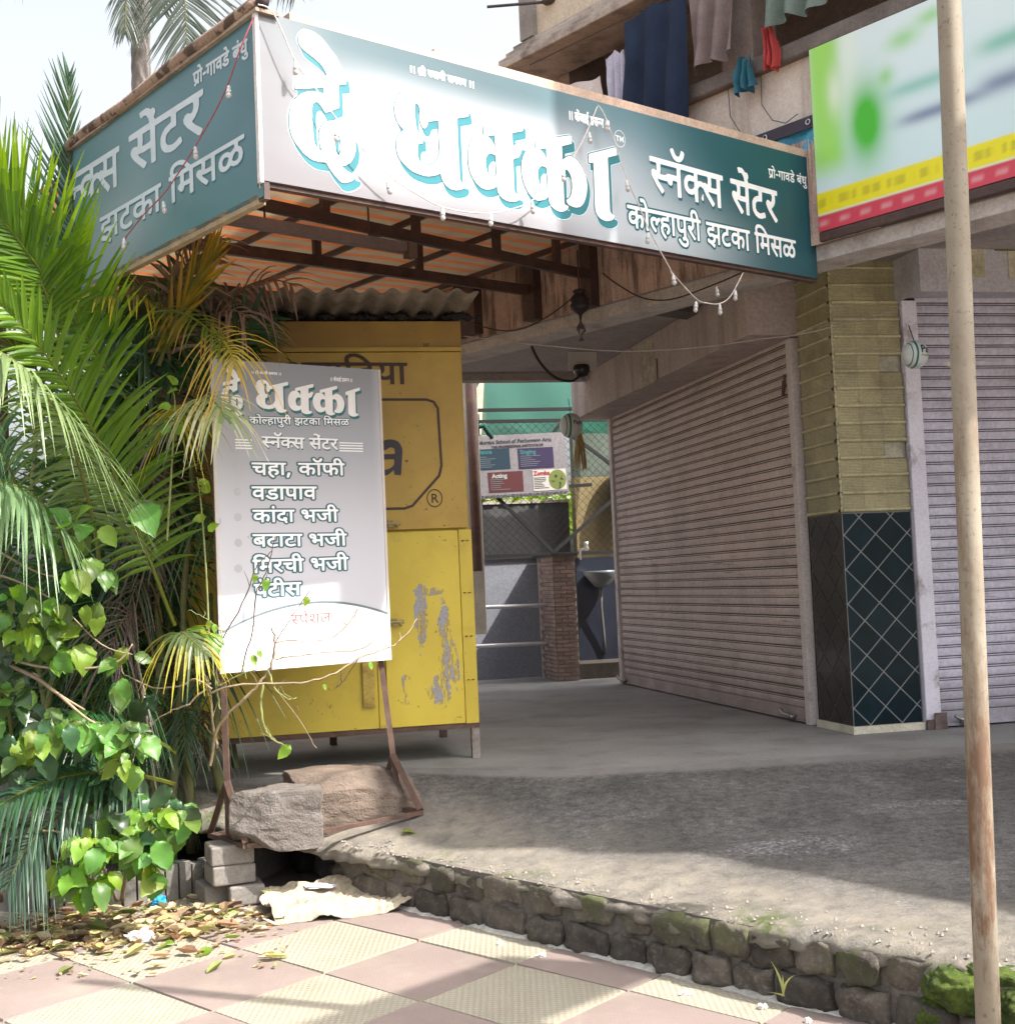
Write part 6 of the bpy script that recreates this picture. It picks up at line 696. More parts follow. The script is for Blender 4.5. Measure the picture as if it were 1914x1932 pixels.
# main sign
mt_print = plain('sign_print', (1, 1, 1), .38, attr=True, spec=.35)
WHITE = plain('print_white', (.88, .88, .90), .4); PALE = plain('print_pale', (.62, .78, .84), .4); TEALD = plain('print_teal_dark', (.012, .115, .15), .4); CYAN = plain('print_teal', (.035, .185, .225), .4)
GREYT = plain('print_grey_teal', (.05, .13, .155), .4); DIMW = plain('print_dim_white', (.50, .57, .62), .4)
def scol(x, z):
    h = z/.72
    c = (.50, .51, .55)
    c = lerp(c, (.17, .17, .185), smooth(.70, .0, x)**.7)
    c = lerp(c, (.085, .13, .15), smooth(.58, .97, h+.06*math.sin(x*1.3))*smooth(-.1, .4, x))
    c = lerp(c, (.17, .16, .175), smooth(.32, 0, h)*.85)
    r = smooth(1.55, 2.7, x+(h-.42)*.8); c = lerp(c, (.10, .20, .24), r*.95)
    r = smooth(2.35, 3.1, x+(h-.3)*.5); c = lerp(c, (.018, .085, .105), r)
    g = math.exp(-((x-2.35)/.55)**2-((h-.12)/.25)**2); c = lerp(c, (.50, .55, .60), g*.75)
    g = math.exp(-((x-2.0)/.35)**2-((h-.4)/.4)**2); c = lerp(c, (.45, .50, .56), g*.5)
    k = 1+.05*mn.noise(Vector((x*3, z*9, 0)))
    return tuple(v*k for v in c)
def grid_panel(fn, X0, X1, Z0, Z1, nx, nz, wob=.004):
    q = MB()
    for i in range(nx):
        for j in range(nz):
            P = [(X0+(X1-X0)*a/nx, Z0+(Z1-Z0)*b/nz) for a, b in ((i, j), (i+1, j), (i+1, j+1), (i, j+1))]
            q.quad(*[(x, 0, z) for x, z in P], col=[fn(x, z) for x, z in P])
    return q
sg = thing('sign_board', 'wide front sign with huge white Devanagari lettering on a white to teal ground', 'sign', SL+Vector((0, 0, 2.6)), AS)
SH0, SH1 = .085, .795
grid_panel(scol_ := (lambda x, z: scol(x, z-SH0)), 0.0, SW, SH0, SH1, 90, 24).build('panel', mt_print, sg)
q = MB(); q.box(-.004, SW, .004, .03, SH0-.004, SH1-.004); q.build('backing', G['steel'], sg)
q = MB(); q.box(.9, SW, .0, .05, SH1, SH1+.045); q.box(.15, .9, .0, .05, SH1, SH1+.03); q.build('top_edge', surf('dusty_top', (.52, .38, .30), .85, .25, 6, 60, .3), sg)
q = MB(); q.box(-.016, .0, -.004, .02, SH0-.01, SH1); q.build('edge_trim', surf('edge_trim', (.60, .56, .56), .6, .2), sg)
letters('logo_g', -.0012).build('lettering', PALE, sg); letters('logo_d', -.0024).build('lettering', CYAN, sg)
letters('logo_o', -.0036).build('lettering', GREYT, sg); letters('logo', -.0048).build('lettering', WHITE, sg)
letters('kolh_o', -.0012).build('lettering', TEALD, sg); letters('kolh', -.0024).build('lettering', WHITE, sg)
letters('snacks', -.0012, lambda x, z: (x+.006, z-.014)).build('lettering', TEALD, sg); letters('snacks', -.0024).build('lettering', WHITE, sg)
for k in ('prop', 'shri', 'kenj'): letters(k, -.0018).build('lettering', WHITE, sg)
latin('TM', .042, 'lettering', WHITE, sg, 2.0545, -.002, .615, .0008, align='CENTER')
def ring(cx, cz, r, w_, y=-.002, sxx=1.0, n=28):
    q = MB()
    for i in range(n):
        a, b = 2*math.pi*i/n, 2*math.pi*(i+1)/n
        q.quad((cx+math.cos(a)*r*sxx, y, cz+math.sin(a)*r), (cx+math.cos(a)*(r-w_)*sxx, y, cz+math.sin(a)*(r-w_)), (cx+math.cos(b)*(r-w_)*sxx, y, cz+math.sin(b)*(r-w_)), (cx+math.cos(b)*r*sxx, y, cz+math.sin(b)*r))
    return q
ring(2.0545, .630, .044, .003, sxx=.88).build('emblem', WHITE, sg)
# left sign
PL_ = 2.25
ps = thing('sign_board', 'narrower teal side sign receding to the left with white Devanagari lettering', 'sign', SL+PD*PL_+Vector((0, 0, 2.5)), AS+90)
def pcol(x, z):
    c = (.075, .175, .20); g = math.exp(-((x-.75)/.45)**2-((z-.3)/.28)**2); c = lerp(c, (.24, .30, .31), g*.7); c = lerp(c, (.05, .14, .17), smooth(1.2, 2.2, x)*.6)
    k = 1+.12*mn.noise(Vector((x*2.3, z*3, 5))); return tuple(v*k for v in c)
grid_panel(pcol, .0, PL_, .12, .895, 60, 20).build('panel', mt_print, ps)
q = MB(); q.box(0, PL_-.003, .004, .03, .11, .89); q.build('backing', G['steel'], ps)
for k in ('psen', 'pks', 'pjhat', 'pprop'):
    if k == 'pjhat': letters(k, -.0010, lambda x, z: (x+.004, z-.008)).build('lettering', TEALD, ps)
    letters(k, -.0022).build('lettering', DIMW, ps)
# tube light under the canopy
tl = thingS('tube_light', 'long grey tube light fitting hanging under the striped canopy', 'tube light')
q = MB(); q.bar((.49, 1.40, 2.95), (1.80, 1.52, 2.97), .07, .055); q.build('casing', surf('tube_casing', (.20, .16, .16), .5, .2, 5, 40, .1), tl)
q = MB(); q.bar((1.76, 1.50, 2.955), (1.82, 1.50, 2.955), .06, .09); q.build('end_cap', plain('lamp_cap', (.16, .12, .10)), tl)
q = MB(); q.tube([(.8, 1.43, 2.97), (.8, 1.43, 3.3)], .006); q.tube([(1.5, 1.49, 2.97), (1.5, 1.49, 3.3)], .006); q.build('hanger', G['steel'], tl)
# ------------------------------------------------------------------ string lights
BW = plain('bulb_white', (.5, .5, .5), .3); BG = plain('bulb_glass', (.45, .43, .42), .08, spec=.8); WR = surf('twisted_wire', (.55, .48, .46), .7, .3, 30, 0, 0); WRR = surf('red_wire', (.35, .08, .10), .7, .2, 30, 0, 0); WD = plain('dark_wire', (.03, .025, .025))
def bulb_mesh():
    q = MB(); q.lathe([(a_*.68, b_*.68) for a_, b_ in ((.006, 0), (.011, -.008), (.012, -.03), (.016, -.034), (.017, -.05), (.014, -.052))], n=10); a = q.mesh('socket', BW, True)
    q = MB(); q.lathe([(a_*.68, b_*.68) for a_, b_ in ((.013, -.052), (.018, -.062), (.018, -.074), (.010, -.086), (0, -.089))], n=10); return a, q.mesh('bulb', BG, True)
SKM, BBM = bulb_mesh()
def string(label, fr, pts, bulbs, wire=WR, r=.0032, tilt=.15):
    th = thing('string_lights', label, 'string lights', fr[0], fr[1], 'strings of small bulbs'); pts = [Vector(p) for p in pts]; out = []
    for i in range(len(pts)-1):
        p0 = pts[max(i-1, 0)]; p1 = pts[i]; p2 = pts[i+1]; p3 = pts[min(i+2, len(pts)-1)]
        for k in range(6):
            s = k/6; out.append(.5*((2*p1)+(-p0+p2)*s+(2*p0-5*p1+4*p2-p3)*s*s+(-p0+3*p1-3*p2+p3)*s**3))
    out.append(pts[-1]); q = MB(); q.tube(out, r, 5, caps=False); q.build('wire', wire, th)
    for b in bulbs:
        so_ = inst(SKM, 'socket', th, Matrix.Translation(b) @ Matrix.Rotation(jit(tilt), 4, 'X') @ Matrix.Rotation(jit(tilt), 4, 'Y')); inst(BBM, 'bulb', so_)
    return th
def onS(zx, zy, y=-.055):
    """photo pixel (zoom of the sign area) to a point hanging y in front of the sign"""
    u_, v_ = (700+zx*.627)/1.593, (zy*.627)/1.593; return onplane(u_, v_, SL, AS, y)
def onplane(u_, v_, o, az, y=0):
    xr = (u_-957)/FPX; ur = -(v_-966)/FPX; x = xr*cr_-ur*sr_; up = xr*sr_+ur*cr_; d = Vector((x, cp_-up*sp_, sp_+up*cp_))
    a = math.radians(az); nrm = Vector((math.cos(a), -math.sin(a), 0)); o2 = Vector((o[0], o[1], 0))+nrm*(-y)
    t_ = nrm.dot(o2-Vector((0, 0, 1)))/nrm.dot(d); p = Vector((0, 0, 1))+d*t_; l = p-Vector((o[0], o[1], 0)); return Vector((l.dot(adir(az)), y, p.z))
fS = (SL, AS)
w1 = [onS(120, 20, -.02), onS(195, 65, -.05), onS(300, 295), onS(400, 430), onS(490, 560), onS(610, 700), onS(760, 850), onS(890, 935), onS(1000, 990), onS(1120, 1015), onS(1240, 1020), onS(1340, 1000), onS(1440, 955), onS(1580, 825), onS(1650, 720), onS(1700, 620), onS(1745, 510, -.03)]
string('string of small white bulbs looped across the left half of the front sign', fS, w1, [onS(300, 292), onS(492, 615), onS(740, 868), onS(1003, 995), onS(1235, 1025), onS(1432, 965), onS(1583, 815), onS(1705, 632)])
def onS2(x, y, d=-.07): return onplane((1700+x*.4702)/1.593, (200+y*.4701)/1.593, SL, AS, d)
def onC(x, y, d=-.1): return onplane((1350+x*.5747)/1.593, (550+y*.5747)/1.593, SL, AS, d)
w2 = [onS2(205, 245, -.03), onS2(262, 345), onS2(380, 690), onS2(470, 900), onS2(545, 1070), onS2(680, 1320, -.1), onC(1160, 465), onC(1290, 605), onC(1350, 628), onC(1412, 630), onC(1470, 590), onC(1535, 470, -.05)]
string('string of small bulbs running down the right part of the front sign to the housing', fS, w2, [onS2(262, 340), onS2(385, 725), onS2(527, 1060), onS2(683, 1325, -.1), onC(1290, 618), onC(1413, 632), onC(1495, 560), onC(1395, 540, .1)])
fP = (SL+PD*PL_, AS+90)
def onP(x, y, d=-.06): return onplane((x*.4702)/1.593, (y*.4702)/1.593, fP[0], fP[1], d)
string('string of small bulbs with a red wire hanging across the teal side sign', fP, [onP(1620, 110, -.02), onP(1540, 300), onP(1455, 540), onP(1370, 720), onP(1250, 930), onP(1150, 1090), onP(1045, 1240), onP(920, 1370), onP(800, 1520)], [onP(1462, 545), onP(1248, 935), onP(1043, 1285), onP(795, 1520)], WRR)
def cable(label, pts, r, mat, grp='wires strung under the canopy'):
    th = thing('cable', label, 'cable', pts[0], 90, grp); p0 = Vector(pts[0]); P_ = [Vector(p)-p0 for p in pts]; out = []
    for i in range(len(P_)-1):
        a, b, c, d = P_[max(i-1, 0)], P_[i], P_[i+1], P_[min(i+2, len(P_)-1)]
        for k in range(6): s = k/6; out.append(.5*((2*b)+(-a+c)*s+(2*a-5*b+4*c-d)*s*s+(-a+3*b-3*c+d)*s**3))
    out.append(P_[-1]); q = MB(); q.tube(out, r, 5); q.build('cable_run', mat, th); return th
def C_(x, y, Y): return px((1350+x*.5747)/1.593, (550+y*.5747)/1.593, Y)
cable('pale twisted wire stretched from the kiosk roof across to the right shop', [C_(75, 800, 7.6), C_(500, 850, 7.7), C_(900, 880, 7.8), C_(1300, 860, 7.85), C_(1600, 820, 7.85), C_(1914, 775, 7.8), px(1700, 578, 7.75)], .0032, surf('dull_wire', (.30, .26, .25), .8, .3, 30, 0, 0))
cable('black cable drooping from the fluted fascia to the security camera', [C_(415, 795, 9.9), C_(440, 880, 10), C_(490, 960, 10.1), C_(560, 1020, 10.3), C_(640, 1035, 10.5), C_(690, 1000, 10.6)], .011, WD)
cable('thin dark wire running along the fluted fascia with a few knots', [C_(0, 690, 9.6), C_(230, 765, 9.4), C_(380, 762, 9.2), C_(540, 680, 9.0), C_(690, 560, 8.8)], .005, WD)
cable('thin dark wire looping along the right part of the fluted fascia', [C_(800, 470, 8.7), C_(880, 530, 8.6), C_(1010, 600, 8.5), C_(1160, 608, 8.3), C_(1360, 540, 8.1), C_(1560, 455, 7.9)], .005, WD)
# carved hanging lamp
hl = thing('hanging_ornament', 'dark carved pot shaped ornament hanging on a rod under the canopy', 'hanging ornament', px(1092, 545, 8.7), AF); hl.scale = (.62, .62, .62)
q = MB(); q.tube([(0, 0, .0), (0, 0, .42)], .009, 6); q.build('rod', G['steel'], hl)
q = MB(); q.lathe([(0, .0), (.06, -.01), (.075, -.03), (.05, -.05), (.085, -.08), (.105, -.12), (.09, -.15), (.11, -.18), (.10, -.22), (.06, -.25), (.02, -.28), (.012, -.34), (.0, -.35)], n=12); q.build('pot', surf('tarnished_metal', (.02, .016, .022), .5, .3, 12, 60, .3), hl, smooth=True)
q = MB(); q.lathe([(0.01, -.34), (.018, -.37), (.05, -.42), (.055, -.46), (.02, -.5), (.012, -.53), (.03, -.56), (.03, -.565), (0, -.57)], n=10); q.build('glass_drop', plain('smoky_glass', (.08, .07, .08), .2, spec=.8), hl, smooth=True)
cc = thing('security_camera', 'small dome security camera on a white plate below the slab', 'security camera', C_(690, 965, 10.8), AF)
q = MB(); q.box(-.10, .14, .02, .04, -.02, .16); q.build('plate', plain('camera_plate', (.5, .47, .46)), cc)
q = MB(); q.lathe([(0, .02), (.06, .02), (.07, 0), (.068, -.03), (.05, -.07), (.0, -.09)], n=14); q.build('dome', plain('camera_dome', (.02, .02, .022), .2), cc, smooth=True)
# inflated balls with payment print
def ball(label, loc, az, r, txt):
    th = thing('hanging_ball', label, 'hanging ball', loc, az, None); q = MB(); ca_ = [-math.pi/2+math.pi*k/40 for k in range(41)]; nn = 40
    for i in range(40):
        for k in range(nn):
            P_ = []
            for a_, b_ in ((i, k), (i, k+1), (i+1, k+1), (i+1, k)):
                th_ = 2*math.pi*b_/nn; rr_ = r*math.cos(ca_[a_])*(1+.012*math.sin(th_*7)); P_.append((r*.90*math.sin(ca_[a_]), rr_*math.sin(th_), rr_*math.cos(th_)))
            x = (math.sin(ca_[i])+math.sin(ca_[i+1]))/2; q.quad(*P_, mi=1 if (-.66 < x < -.56 or -.36 < x < -.24) else (2 if -.56 < x < -.36 else 0))
    me = q.mesh('ball', [surf('ball_vinyl', (.56, .60, .60), .3, .1, 9, 0, 0), plain('ball_green', (.01, .14, .11), .35), plain('ball_silver', (.55, .58, .58), .3)], True)
    inst(me, 'ball', th)
    q = MB(); q.tube([(0, 0, r), (0, .05, r*2.2)], .003, 4); q.build('string', WD, th)
    for s_, sz, z, dk in txt:
        o = latin(s_, sz, 'lettering', plain('ball_ink', (.02, .05, .05)), th, 0, 0, 0, .001 if sz > .04 else 0)
        for v in o.data.vertices:
            x, zc = v.co.x-r*.08, v.co.z+z; x = .89*r*math.sin(min(1.5, x/r)); d = max(.01, 1-(x/(r*.88))**2-(zc/(r*1.03))**2); v.co = (x, -r*math.sqrt(d)-.003, zc)
    return th
ball('white and green striped inflated ball with PAY lettering beside the right shutter', px(1725, 669, 7.72), AF, .084, (('Paytm', .066, .0, 0), ('Accepted', .018, -.020, 0)))
ball('dusty striped ball hanging at the far end of the side shutter', px(1077, 803, 10.9), AF, .105, (('Paytm', .05, .0, 0),))
# golden tassel
tg_ = thing('tassel', 'golden tassel hanging below the far striped ball', 'tassel', px(1093, 818, 11.2), AF); q = MB()
for k in range(26): a = jit(.05); q.tube([(a*.4, jit(.02), 0), (a, jit(.03), -.1), (a*1.3, jit(.04), -.2-rnd.random()*.14)], .005, 4)
q.build('threads', surf('gold_thread', (.45, .33, .14), .5, .4, 60, 0, 0), tg_)
# ------------------------------------------------------------------ yellow kiosk
KO = Vector((-1.50, 7.361, 0)); KX0, KX1 = -.45, 1.315
kk = thing('kiosk', 'shuttered yellow sheet metal kiosk with rusty scratches under a corrugated roof', 'kiosk', KO, AF)
def yellow(name, dark=1.0, scr=False, ca=(.60, .465, .05), cb=(.50, .375, .04)):
    t = NT(name); P = t.pos(); O = t.N('ShaderNodeTexCoord').outputs['Object']
    c = t.mix(t.ramp(t.noise(P, 2.2, 5), .3, .7), mul(ca, dark), mul(cb, dark))
    c = t.mix(t.math('MULTIPLY', t.ramp(t.noise(P, 3.1, 8, .7), .52, .72), .45), c, mul((.30, .19, .03), dark))
    chips = t.ramp(t.noise(P, 24, 6, .75), .635, .65); c = t.mix(t.math('MULTIPLY', chips, t.ramp(t.noise(P, 2.5, 3), .45, .55)), c, (.10, .045, .025))
    if scr:
        mp = t.N('ShaderNodeMapping'); mp.inputs['Scale'].default_value = (1, 1, .22); t.L(O, mp.inputs[0])
        s1 = t.ramp(t.noise(mp.outputs[0], 17, 9, .75), .475, .51)
        def blob(x, z, rx, rz):
            s = t.N('ShaderNodeSeparateXYZ'); t.L(O, s.inputs[0]); dx = t.math('POWER', t.math('DIVIDE', t.math('SUBTRACT', s.outputs[0], x), rx), 2); dz = t.math('POWER', t.math('DIVIDE', t.math('SUBTRACT', s.outputs[2], z), rz), 2)
            return t.ramp(t.math('ADD', dx, dz), 1.0, .55) if False else t.math('LESS_THAN', t.math('ADD', t.math('ADD', dx, dz), t.math('MULTIPLY', t.noise(P, 16, 8, .7), 3.2)), 2.2)
        m_ = None
        for a in ((1.00, .85, .045, .28), (1.135, .62, .055, .33), (1.10, .40, .10, .10), (.90, .42, .03, .12), (1.07, .965, .10, .025), (1.18, .52, .04, .16)):
            b = blob(*a); m_ = b if m_ is None else t.math('MAXIMUM', m_, b)
        c = t.mix(t.math('MULTIPLY', t.math('MULTIPLY', m_, t.ramp(t.noise(mp.outputs[0], 17, 9, .75), .455, .475)), .7), c, (.13, .075, .03)); s1 = t.math('MULTIPLY', s1, t.ramp(t.noise(P, 90, 3, .6), .36, .44))
        c = t.mix(t.math('MULTIPLY', m_, s1), c, t.mix(t.noise(P, 50), (.24, .25, .29), (.33, .32, .36)))
    t.L(c, t.b.inputs['Base Color']); t.b.inputs['Roughness'].default_value = .45; t.bump(t.noise(P, 30, 6, .7), .12, .004); return t.m
YM, YS = yellow('yellow_paint', .92), yellow('yellow_paint_scratched', 1.0, True); YO = yellow('shaded_ochre_paint', .95, False, (.50, .335, .055), (.36, .225, .035))  # upper flap ochre: more orange, with shade mixed into the colour
q = MB(); q.box(KX0, KX1-.01, .02, 1.2, .20, 2.53); q.build('body', YM, kk)
q = MB(); q.box(KX0, KX1-.02, -.012, .018, 1.325, 2.35); bevel(q.build('upper_flap', YO, kk), .003)
q = MB(); q.box(KX0, KX1-.015, -.03, .018, 2.352, 2.375); q.build('drip_strip', YO, kk)
q = MB(); q.box(KX0, KX1-.012, -.004, .018, 2.377, 2.53); q.build('header_panel', yellow('grimy_shaded_ochre', .8, False, (.44, .27, .05), (.27, .15, .03)), kk)  # header: grime plus shade painted into the ochre
q = MB(); q.box(.79, 1.235, -.016, .018, .205, 1.312); bevel(q.build('door', YS, kk), .003)
q = MB(); q.box(.745, .784, -.006, .018, .205, 1.312); q.build('door_jamb', YM, kk)
q = MB(); q.box(KX0, .74, -.012, .018, .205, 1.312); bevel(q.build('lower_panel', YM, kk), .003)
q = MB(); q.box(1.24, KX1, -.008, .03, .19, 1.315); q.build('corner_post', YM, kk)
q = MB(); q.box(KX1-.045, KX1, -.004, .04, .0, .19); q.build('leg', surf('worn_leg', (.25, .22, .20), .8, .3, 12, 60, .3, dirt=(.12, .05, .04), dirt_amt=.8, ds=9), kk)
for lx, ly in ((-.4, 0), (-.4, 1.15), (KX1-.045, 1.12), (.55, 1.12)):
    q = MB(); q.box(lx, lx+.045, ly, ly+.045, .0, .2); q.build('leg', G['rust'], kk)
q = MB(); q.box(KX0, KX1, -.01, .02, .175, .203); q.build('bottom_rail', G['rust'], kk)
q = MB(); q.box(.655, .72, -.03, -.013, .33, .66); o = q.build('hinge_plate', surf('hinge_yellow', (.40, .29, .06), .6, .3, 12, 60, .4, dirt=(.12, .05, .03), dirt_amt=.9, ds=12), kk)
for z in (.80, 1.36):
    q = MB(); q.tube([(.79, -.035, z), (.90, -.035, z)], .009, 8); q.box(.83, .86, -.04, -.013, z-.02, z+.02); q.tube([(.88, -.035, z), (.88, -.05, z-.02)], .007, 6); q.build('latch', surf('latch_metal', (.30, .24, .10), .5, .3, 20, 60, .2), kk)
for z in (1.25, .95, .7, .45):
    for x in (1.262, 1.29): q = MB(); q.lathe([(0, -.003), (.008, -.002), (.008, .002), (0, .003)], (x, -.01, z), 8); q.build('rivet', G['rust'], kk)
PRB = plain('kiosk_print', (.055, .03, .02), .5); PRD = plain('kiosk_letter', (.045, .04, .05), .5)
letters('aidia', -.0145).build('lettering', PRB, kk); letters('ka', -.0145).build('lettering', PRD, kk)
fr_ = [(.30, 2.083), (1.085, 2.072), (1.125, 2.058), (1.148, 2.02), (1.153, 1.80), (1.156, 1.688), (1.140, 1.630), (.9775, 1.46), (.932, 1.446), (.30, 1.455)]
q = MB()
for i in range(len(fr_)-1):
    a, b = Vector(fr_[i]), Vector(fr_[i+1]); n_ = (b-a).normalized(); n_ = Vector((-n_.y, n_.x))*.0075; e = (b-a).normalized()*.004
    q.quad((a.x-n_.x-e.x, -.0143-.0001*i, a.y-n_.y-e.y), (b.x-n_.x+e.x, -.0143-.0001*i, b.y-n_.y+e.y), (b.x+n_.x+e.x, -.0143-.0001*i, b.y+n_.y+e.y), (a.x+n_.x-e.x, -.0143-.0001*i, a.y+n_.y-e.y))
q.build('printed_frame', PRB, kk)
ring(1.108, 1.50, .053, .007, -.0145, .88).build('emblem', PRB, kk)
latin('R', .075, 'lettering', PRB, kk, 1.108, -.0145, 1.474, .001, align='CENTER')
# corrugated roof
q = MB(); n = 190
def wv(x): return .015*math.sin(x*2*math.pi/.118)
def rp(i, s): x = KX0-.1+(KX1+.015-KX0+.1)*i/n; y = .06-.50*s; return (x, y, 2.575+.03*s+wv(x)-.10*smooth(1.25, 1.55, x)*1.0)
for i in range(n):
    for s0, s1 in ((-2.3, -1), (-1, 0), (0, .5), (.5, 1)): q.quad(rp(i, s0), rp(i+1, s0), rp(i+1, s1), rp(i, s1))
    a, b, c_, d = rp(i, 1), rp(i+1, 1), rp(i+1, 1), rp(i, 1); q.quad(a, b, (b[0], b[1], b[2]+.007), (a[0], a[1], a[2]+.007))
q.build('corrugated_roof', surf('asbestos_sheet', (.19, .155, .125), .9, .3, 6, 60, .4, dirt=(.06, .045, .04), dirt_amt=.6, ds=4), kk, smooth=True)
q = MB()
for k in range(70):
    x = rnd.uniform(KX0, KX1+.1); q.lathe([(0, -.02), (rnd.uniform(.015, .05), 0), (.0, .03)], (x, -.03+jit(.04), 2.55), 5)
q.build('packing_rags', surf('black_rags', (.012, .011, .013), .9, .3), kk)
# ------------------------------------------------------------------ menu board on its stand
BO = Vector((-1.40, 6.484, 0)); BA = 54.0
bo = thing('menu_board', 'tall free standing menu board with white Devanagari lettering on a grey to white ground', 'menu board', BO, BA)
def bcol(x, z):
    h = (z-.10)/1.56
    c = (.52, .52, .57); c = lerp(c, (.21, .24, .28), smooth(.42, .80, h)); c = lerp(c, (.05, .115, .14), smooth(.76, .95, h+.03*math.sin(x*5)))
    g = smooth(.05, .0, x)+smooth(.88, .93, x); c = lerp(c, (.55, .56, .60), min(1, g)*.6)
    c = lerp(c, (.50, .49, .54), smooth(.30, .45, h)*.5)
    return c
BX0, BX1, BZ0, BZ1 = -.035, .925, .115, 1.665
grid_panel(bcol, BX0, BX1, BZ0, BZ1, 16, 60).build('panel', mt_print, bo)
bo.location = BO+Vector((0, 0, .5))
q = MB(); q.box(BX0, BX1, .004, .03, BZ0, BZ1); q.build('backing', G['rust'], bo)
ES = plain('edge_strip', (.55, .50, .47), .5)
for xa_, xb_ in ((BX0-.004, BX0+.012), (BX1-.01, BX1+.004)):
    q = MB(); q.box(xa_, xb_, -.004, .003, BZ0, BZ1); q.build('edge_strip', ES, bo)
def blogo(x, z): return ((.195+(x-.657)*.441) if x > .6 else .012+(x-.13)*.36, 1.405+(z-.185)*.40)
for key, dy, mt_ in (('logo_d', -.0015, plain('board_teal', (.03, .16, .18), .4)), ('logo', -.003, WHITE)):
    letters(key, dy, blogo).build('lettering', mt_, bo)
for k in ('bkolh', 'chaha', 'vada', 'kanda', 'batata', 'mirchi', 'patis'):
    letters(k+'_o', -.0015).build('lettering', GREYT if k != 'bkolh' else TEALD, bo); letters(k, -.003).build('lettering', WHITE, bo)
letters('bsnacks', -.0015, lambda x, z: (x+.003, z-.006)).build('lettering', TEALD, bo); letters('bsnacks', -.003).build('lettering', WHITE, bo)
letters('kenj', -.003, lambda x, z: (.625+(x-1.7125)*.476, 1.585+(z-.657)*.42)).build('lettering', WHITE, bo); letters('shri', -.003, lambda x, z: (.18+(x-.76)*.45, 1.60+(z-.6955)*.42)).build('lettering', WHITE, bo)
letters('special', -.003).build('lettering', plain('faded_red', (.34, .13, .13)), bo)
q = MB()
for k in range(4): q.box(.665, .805, -.002, -.001, 1.262-.014*k, 1.268-.014*k); q.box(.08, .17, -.002, -.001, 1.262-.014*k, 1.268-.014*k)
q.build('printed_lines', WHITE, bo)
for x, z in ((.0845, 1.138), (.0827, 1.0057), (.080, .879), (.0786, .7517), (.074, .6248)):
    q = MB(); q.poly([(x+math.cos(a*.35)*.021, -.002, z+math.sin(a*.35)*.021) for a in range(18)]); q.build('printed_dot', plain('dot_grey', (.42, .42, .45)), bo)
q = MB(); n = 40
def arc(s): x = BX0+.012+(BX1-BX0-.024)*s; return x, .445-.125*((s-.56)/.56)**2*(1 if s < .56 else 1.0)-.0
for i in range(n):
    (xa, za), (xb, zb) = arc(i/n), arc((i+1)/n)
    q.quad((xa, -.0025, za-.012), (xb, -.0025, zb-.012), (xb, -.0025, zb), (xa, -.0025, za))
q.build('printed_arc', plain('arc_grey', (.15, .19, .21)), bo)
q = MB()
for i in range(n):
    (xa, za), (xb, zb) = arc(i/n), arc((i+1)/n); q.quad((xa, -.0015, BZ0+.003), (xb, -.0015, BZ0+.003), (xb, -.0015, zb-.006), (xa, -.0015, za-.006))
q.build('printed_field', WHITE, bo)
# stand: two posts with splayed feet
FR, FL = Vector((-.503, 6.72, -.14)), Vector((-1.316, 6.39, -.205)); NB = Vector((.588, -.809, 0))
st_ = thing('sign_stand', 'rusty angle iron stand with splayed feet holding the menu board', 'stand', FL, 90)
def rel(p): return tuple(Vector(p)-FL)
for foot, top in ((FR, BO+adir(BA)*.895+Vector((0, 0, .60))), (FL, BO+adir(BA)*.0+Vector((0, 0, .60)))):
    mid = foot-NB*.20; mid.z = foot.z; base = Vector((mid.x, mid.y, mid.z)); tp = Vector((top.x, top.y, top.z))
    tp = tp+Vector((-NB.x, -NB.y, 0))*.05; apex = base.lerp(tp, .36); back = foot-NB*.42
    q = MB(); q.tube([rel(base), rel(tp), rel(tp+Vector((0, 0, 1.4)))], .019, 4); q.build('post', G['rust'], st_)
    q = MB(); q.bar(rel(foot+Vector((0, 0, .012))), rel(apex), .028, .028, up=(0, 1, 0)); q.build('leg', G['rust'], st_)
    q = MB(); q.bar(rel(back+Vector((0, 0, .012))), rel(apex), .028, .028, up=(0, 1, 0)); q.build('leg', G['rust'], st_)
    q = MB(); q.bar(rel(foot), rel(back), .035, .025); q.build('foot', G['rust'], st_)
q = MB(); q.bar(rel(FL+Vector((0, 0, .0))), rel(FR), .022, .02); q.build('base_bar', G['rust'], st_)
q = MB(); q.bar(rel(FL-NB*.4), rel(FR-NB*.4), .022, .02); q.build('base_bar', G['rust'], st_)
# ------------------------------------------------------------------ back yard beyond the covered passage
def TB_(name, label, cat, group=None, off=0): return thing(name, label, cat, BK+Vector((-math.cos(math.radians(AF)), math.sin(math.radians(AF)), 0))*off, AF, group)
lw = TB_('boundary_wall', 'low bluish grey plastered wall at the back of the passage', 'wall')
q = MB(); q.box(-1.6, .05, .0, .15, 0, 1.24); q.build('wall', surf('blue_grey_plaster', (.19, .20, .235), .85, .1, 2, 40, .12, dirt=(.15, .15, .16), dirt_amt=.5, ds=1.5), lw)
w2_ = TB_('boundary_wall', 'dark grey taller wall behind the chain link fence topped with broken edge', 'wall', off=.8)
q = MB(); q.box(-3, .60, 0, .15, 0, 1.86); q.build('wall', surf('dark_grey_plaster', (.085, .082, .085), .9, .2, 2, 40, .2), w2_)
q = MB(); 
for k in range(60): x = -3+k*.06; q.box(x, x+.06, -.02+jit(.01), .10, 1.862, 1.875+rnd.random()*.04)
q.build('broken_coping', surf('broken_coping', (.45, .41, .34), .9, .3, 9, 60, .5), w2_)
rl = TB_('handrail', 'two steel handrail tubes fixed to the brick clad wall', 'handrail', off=-.45)
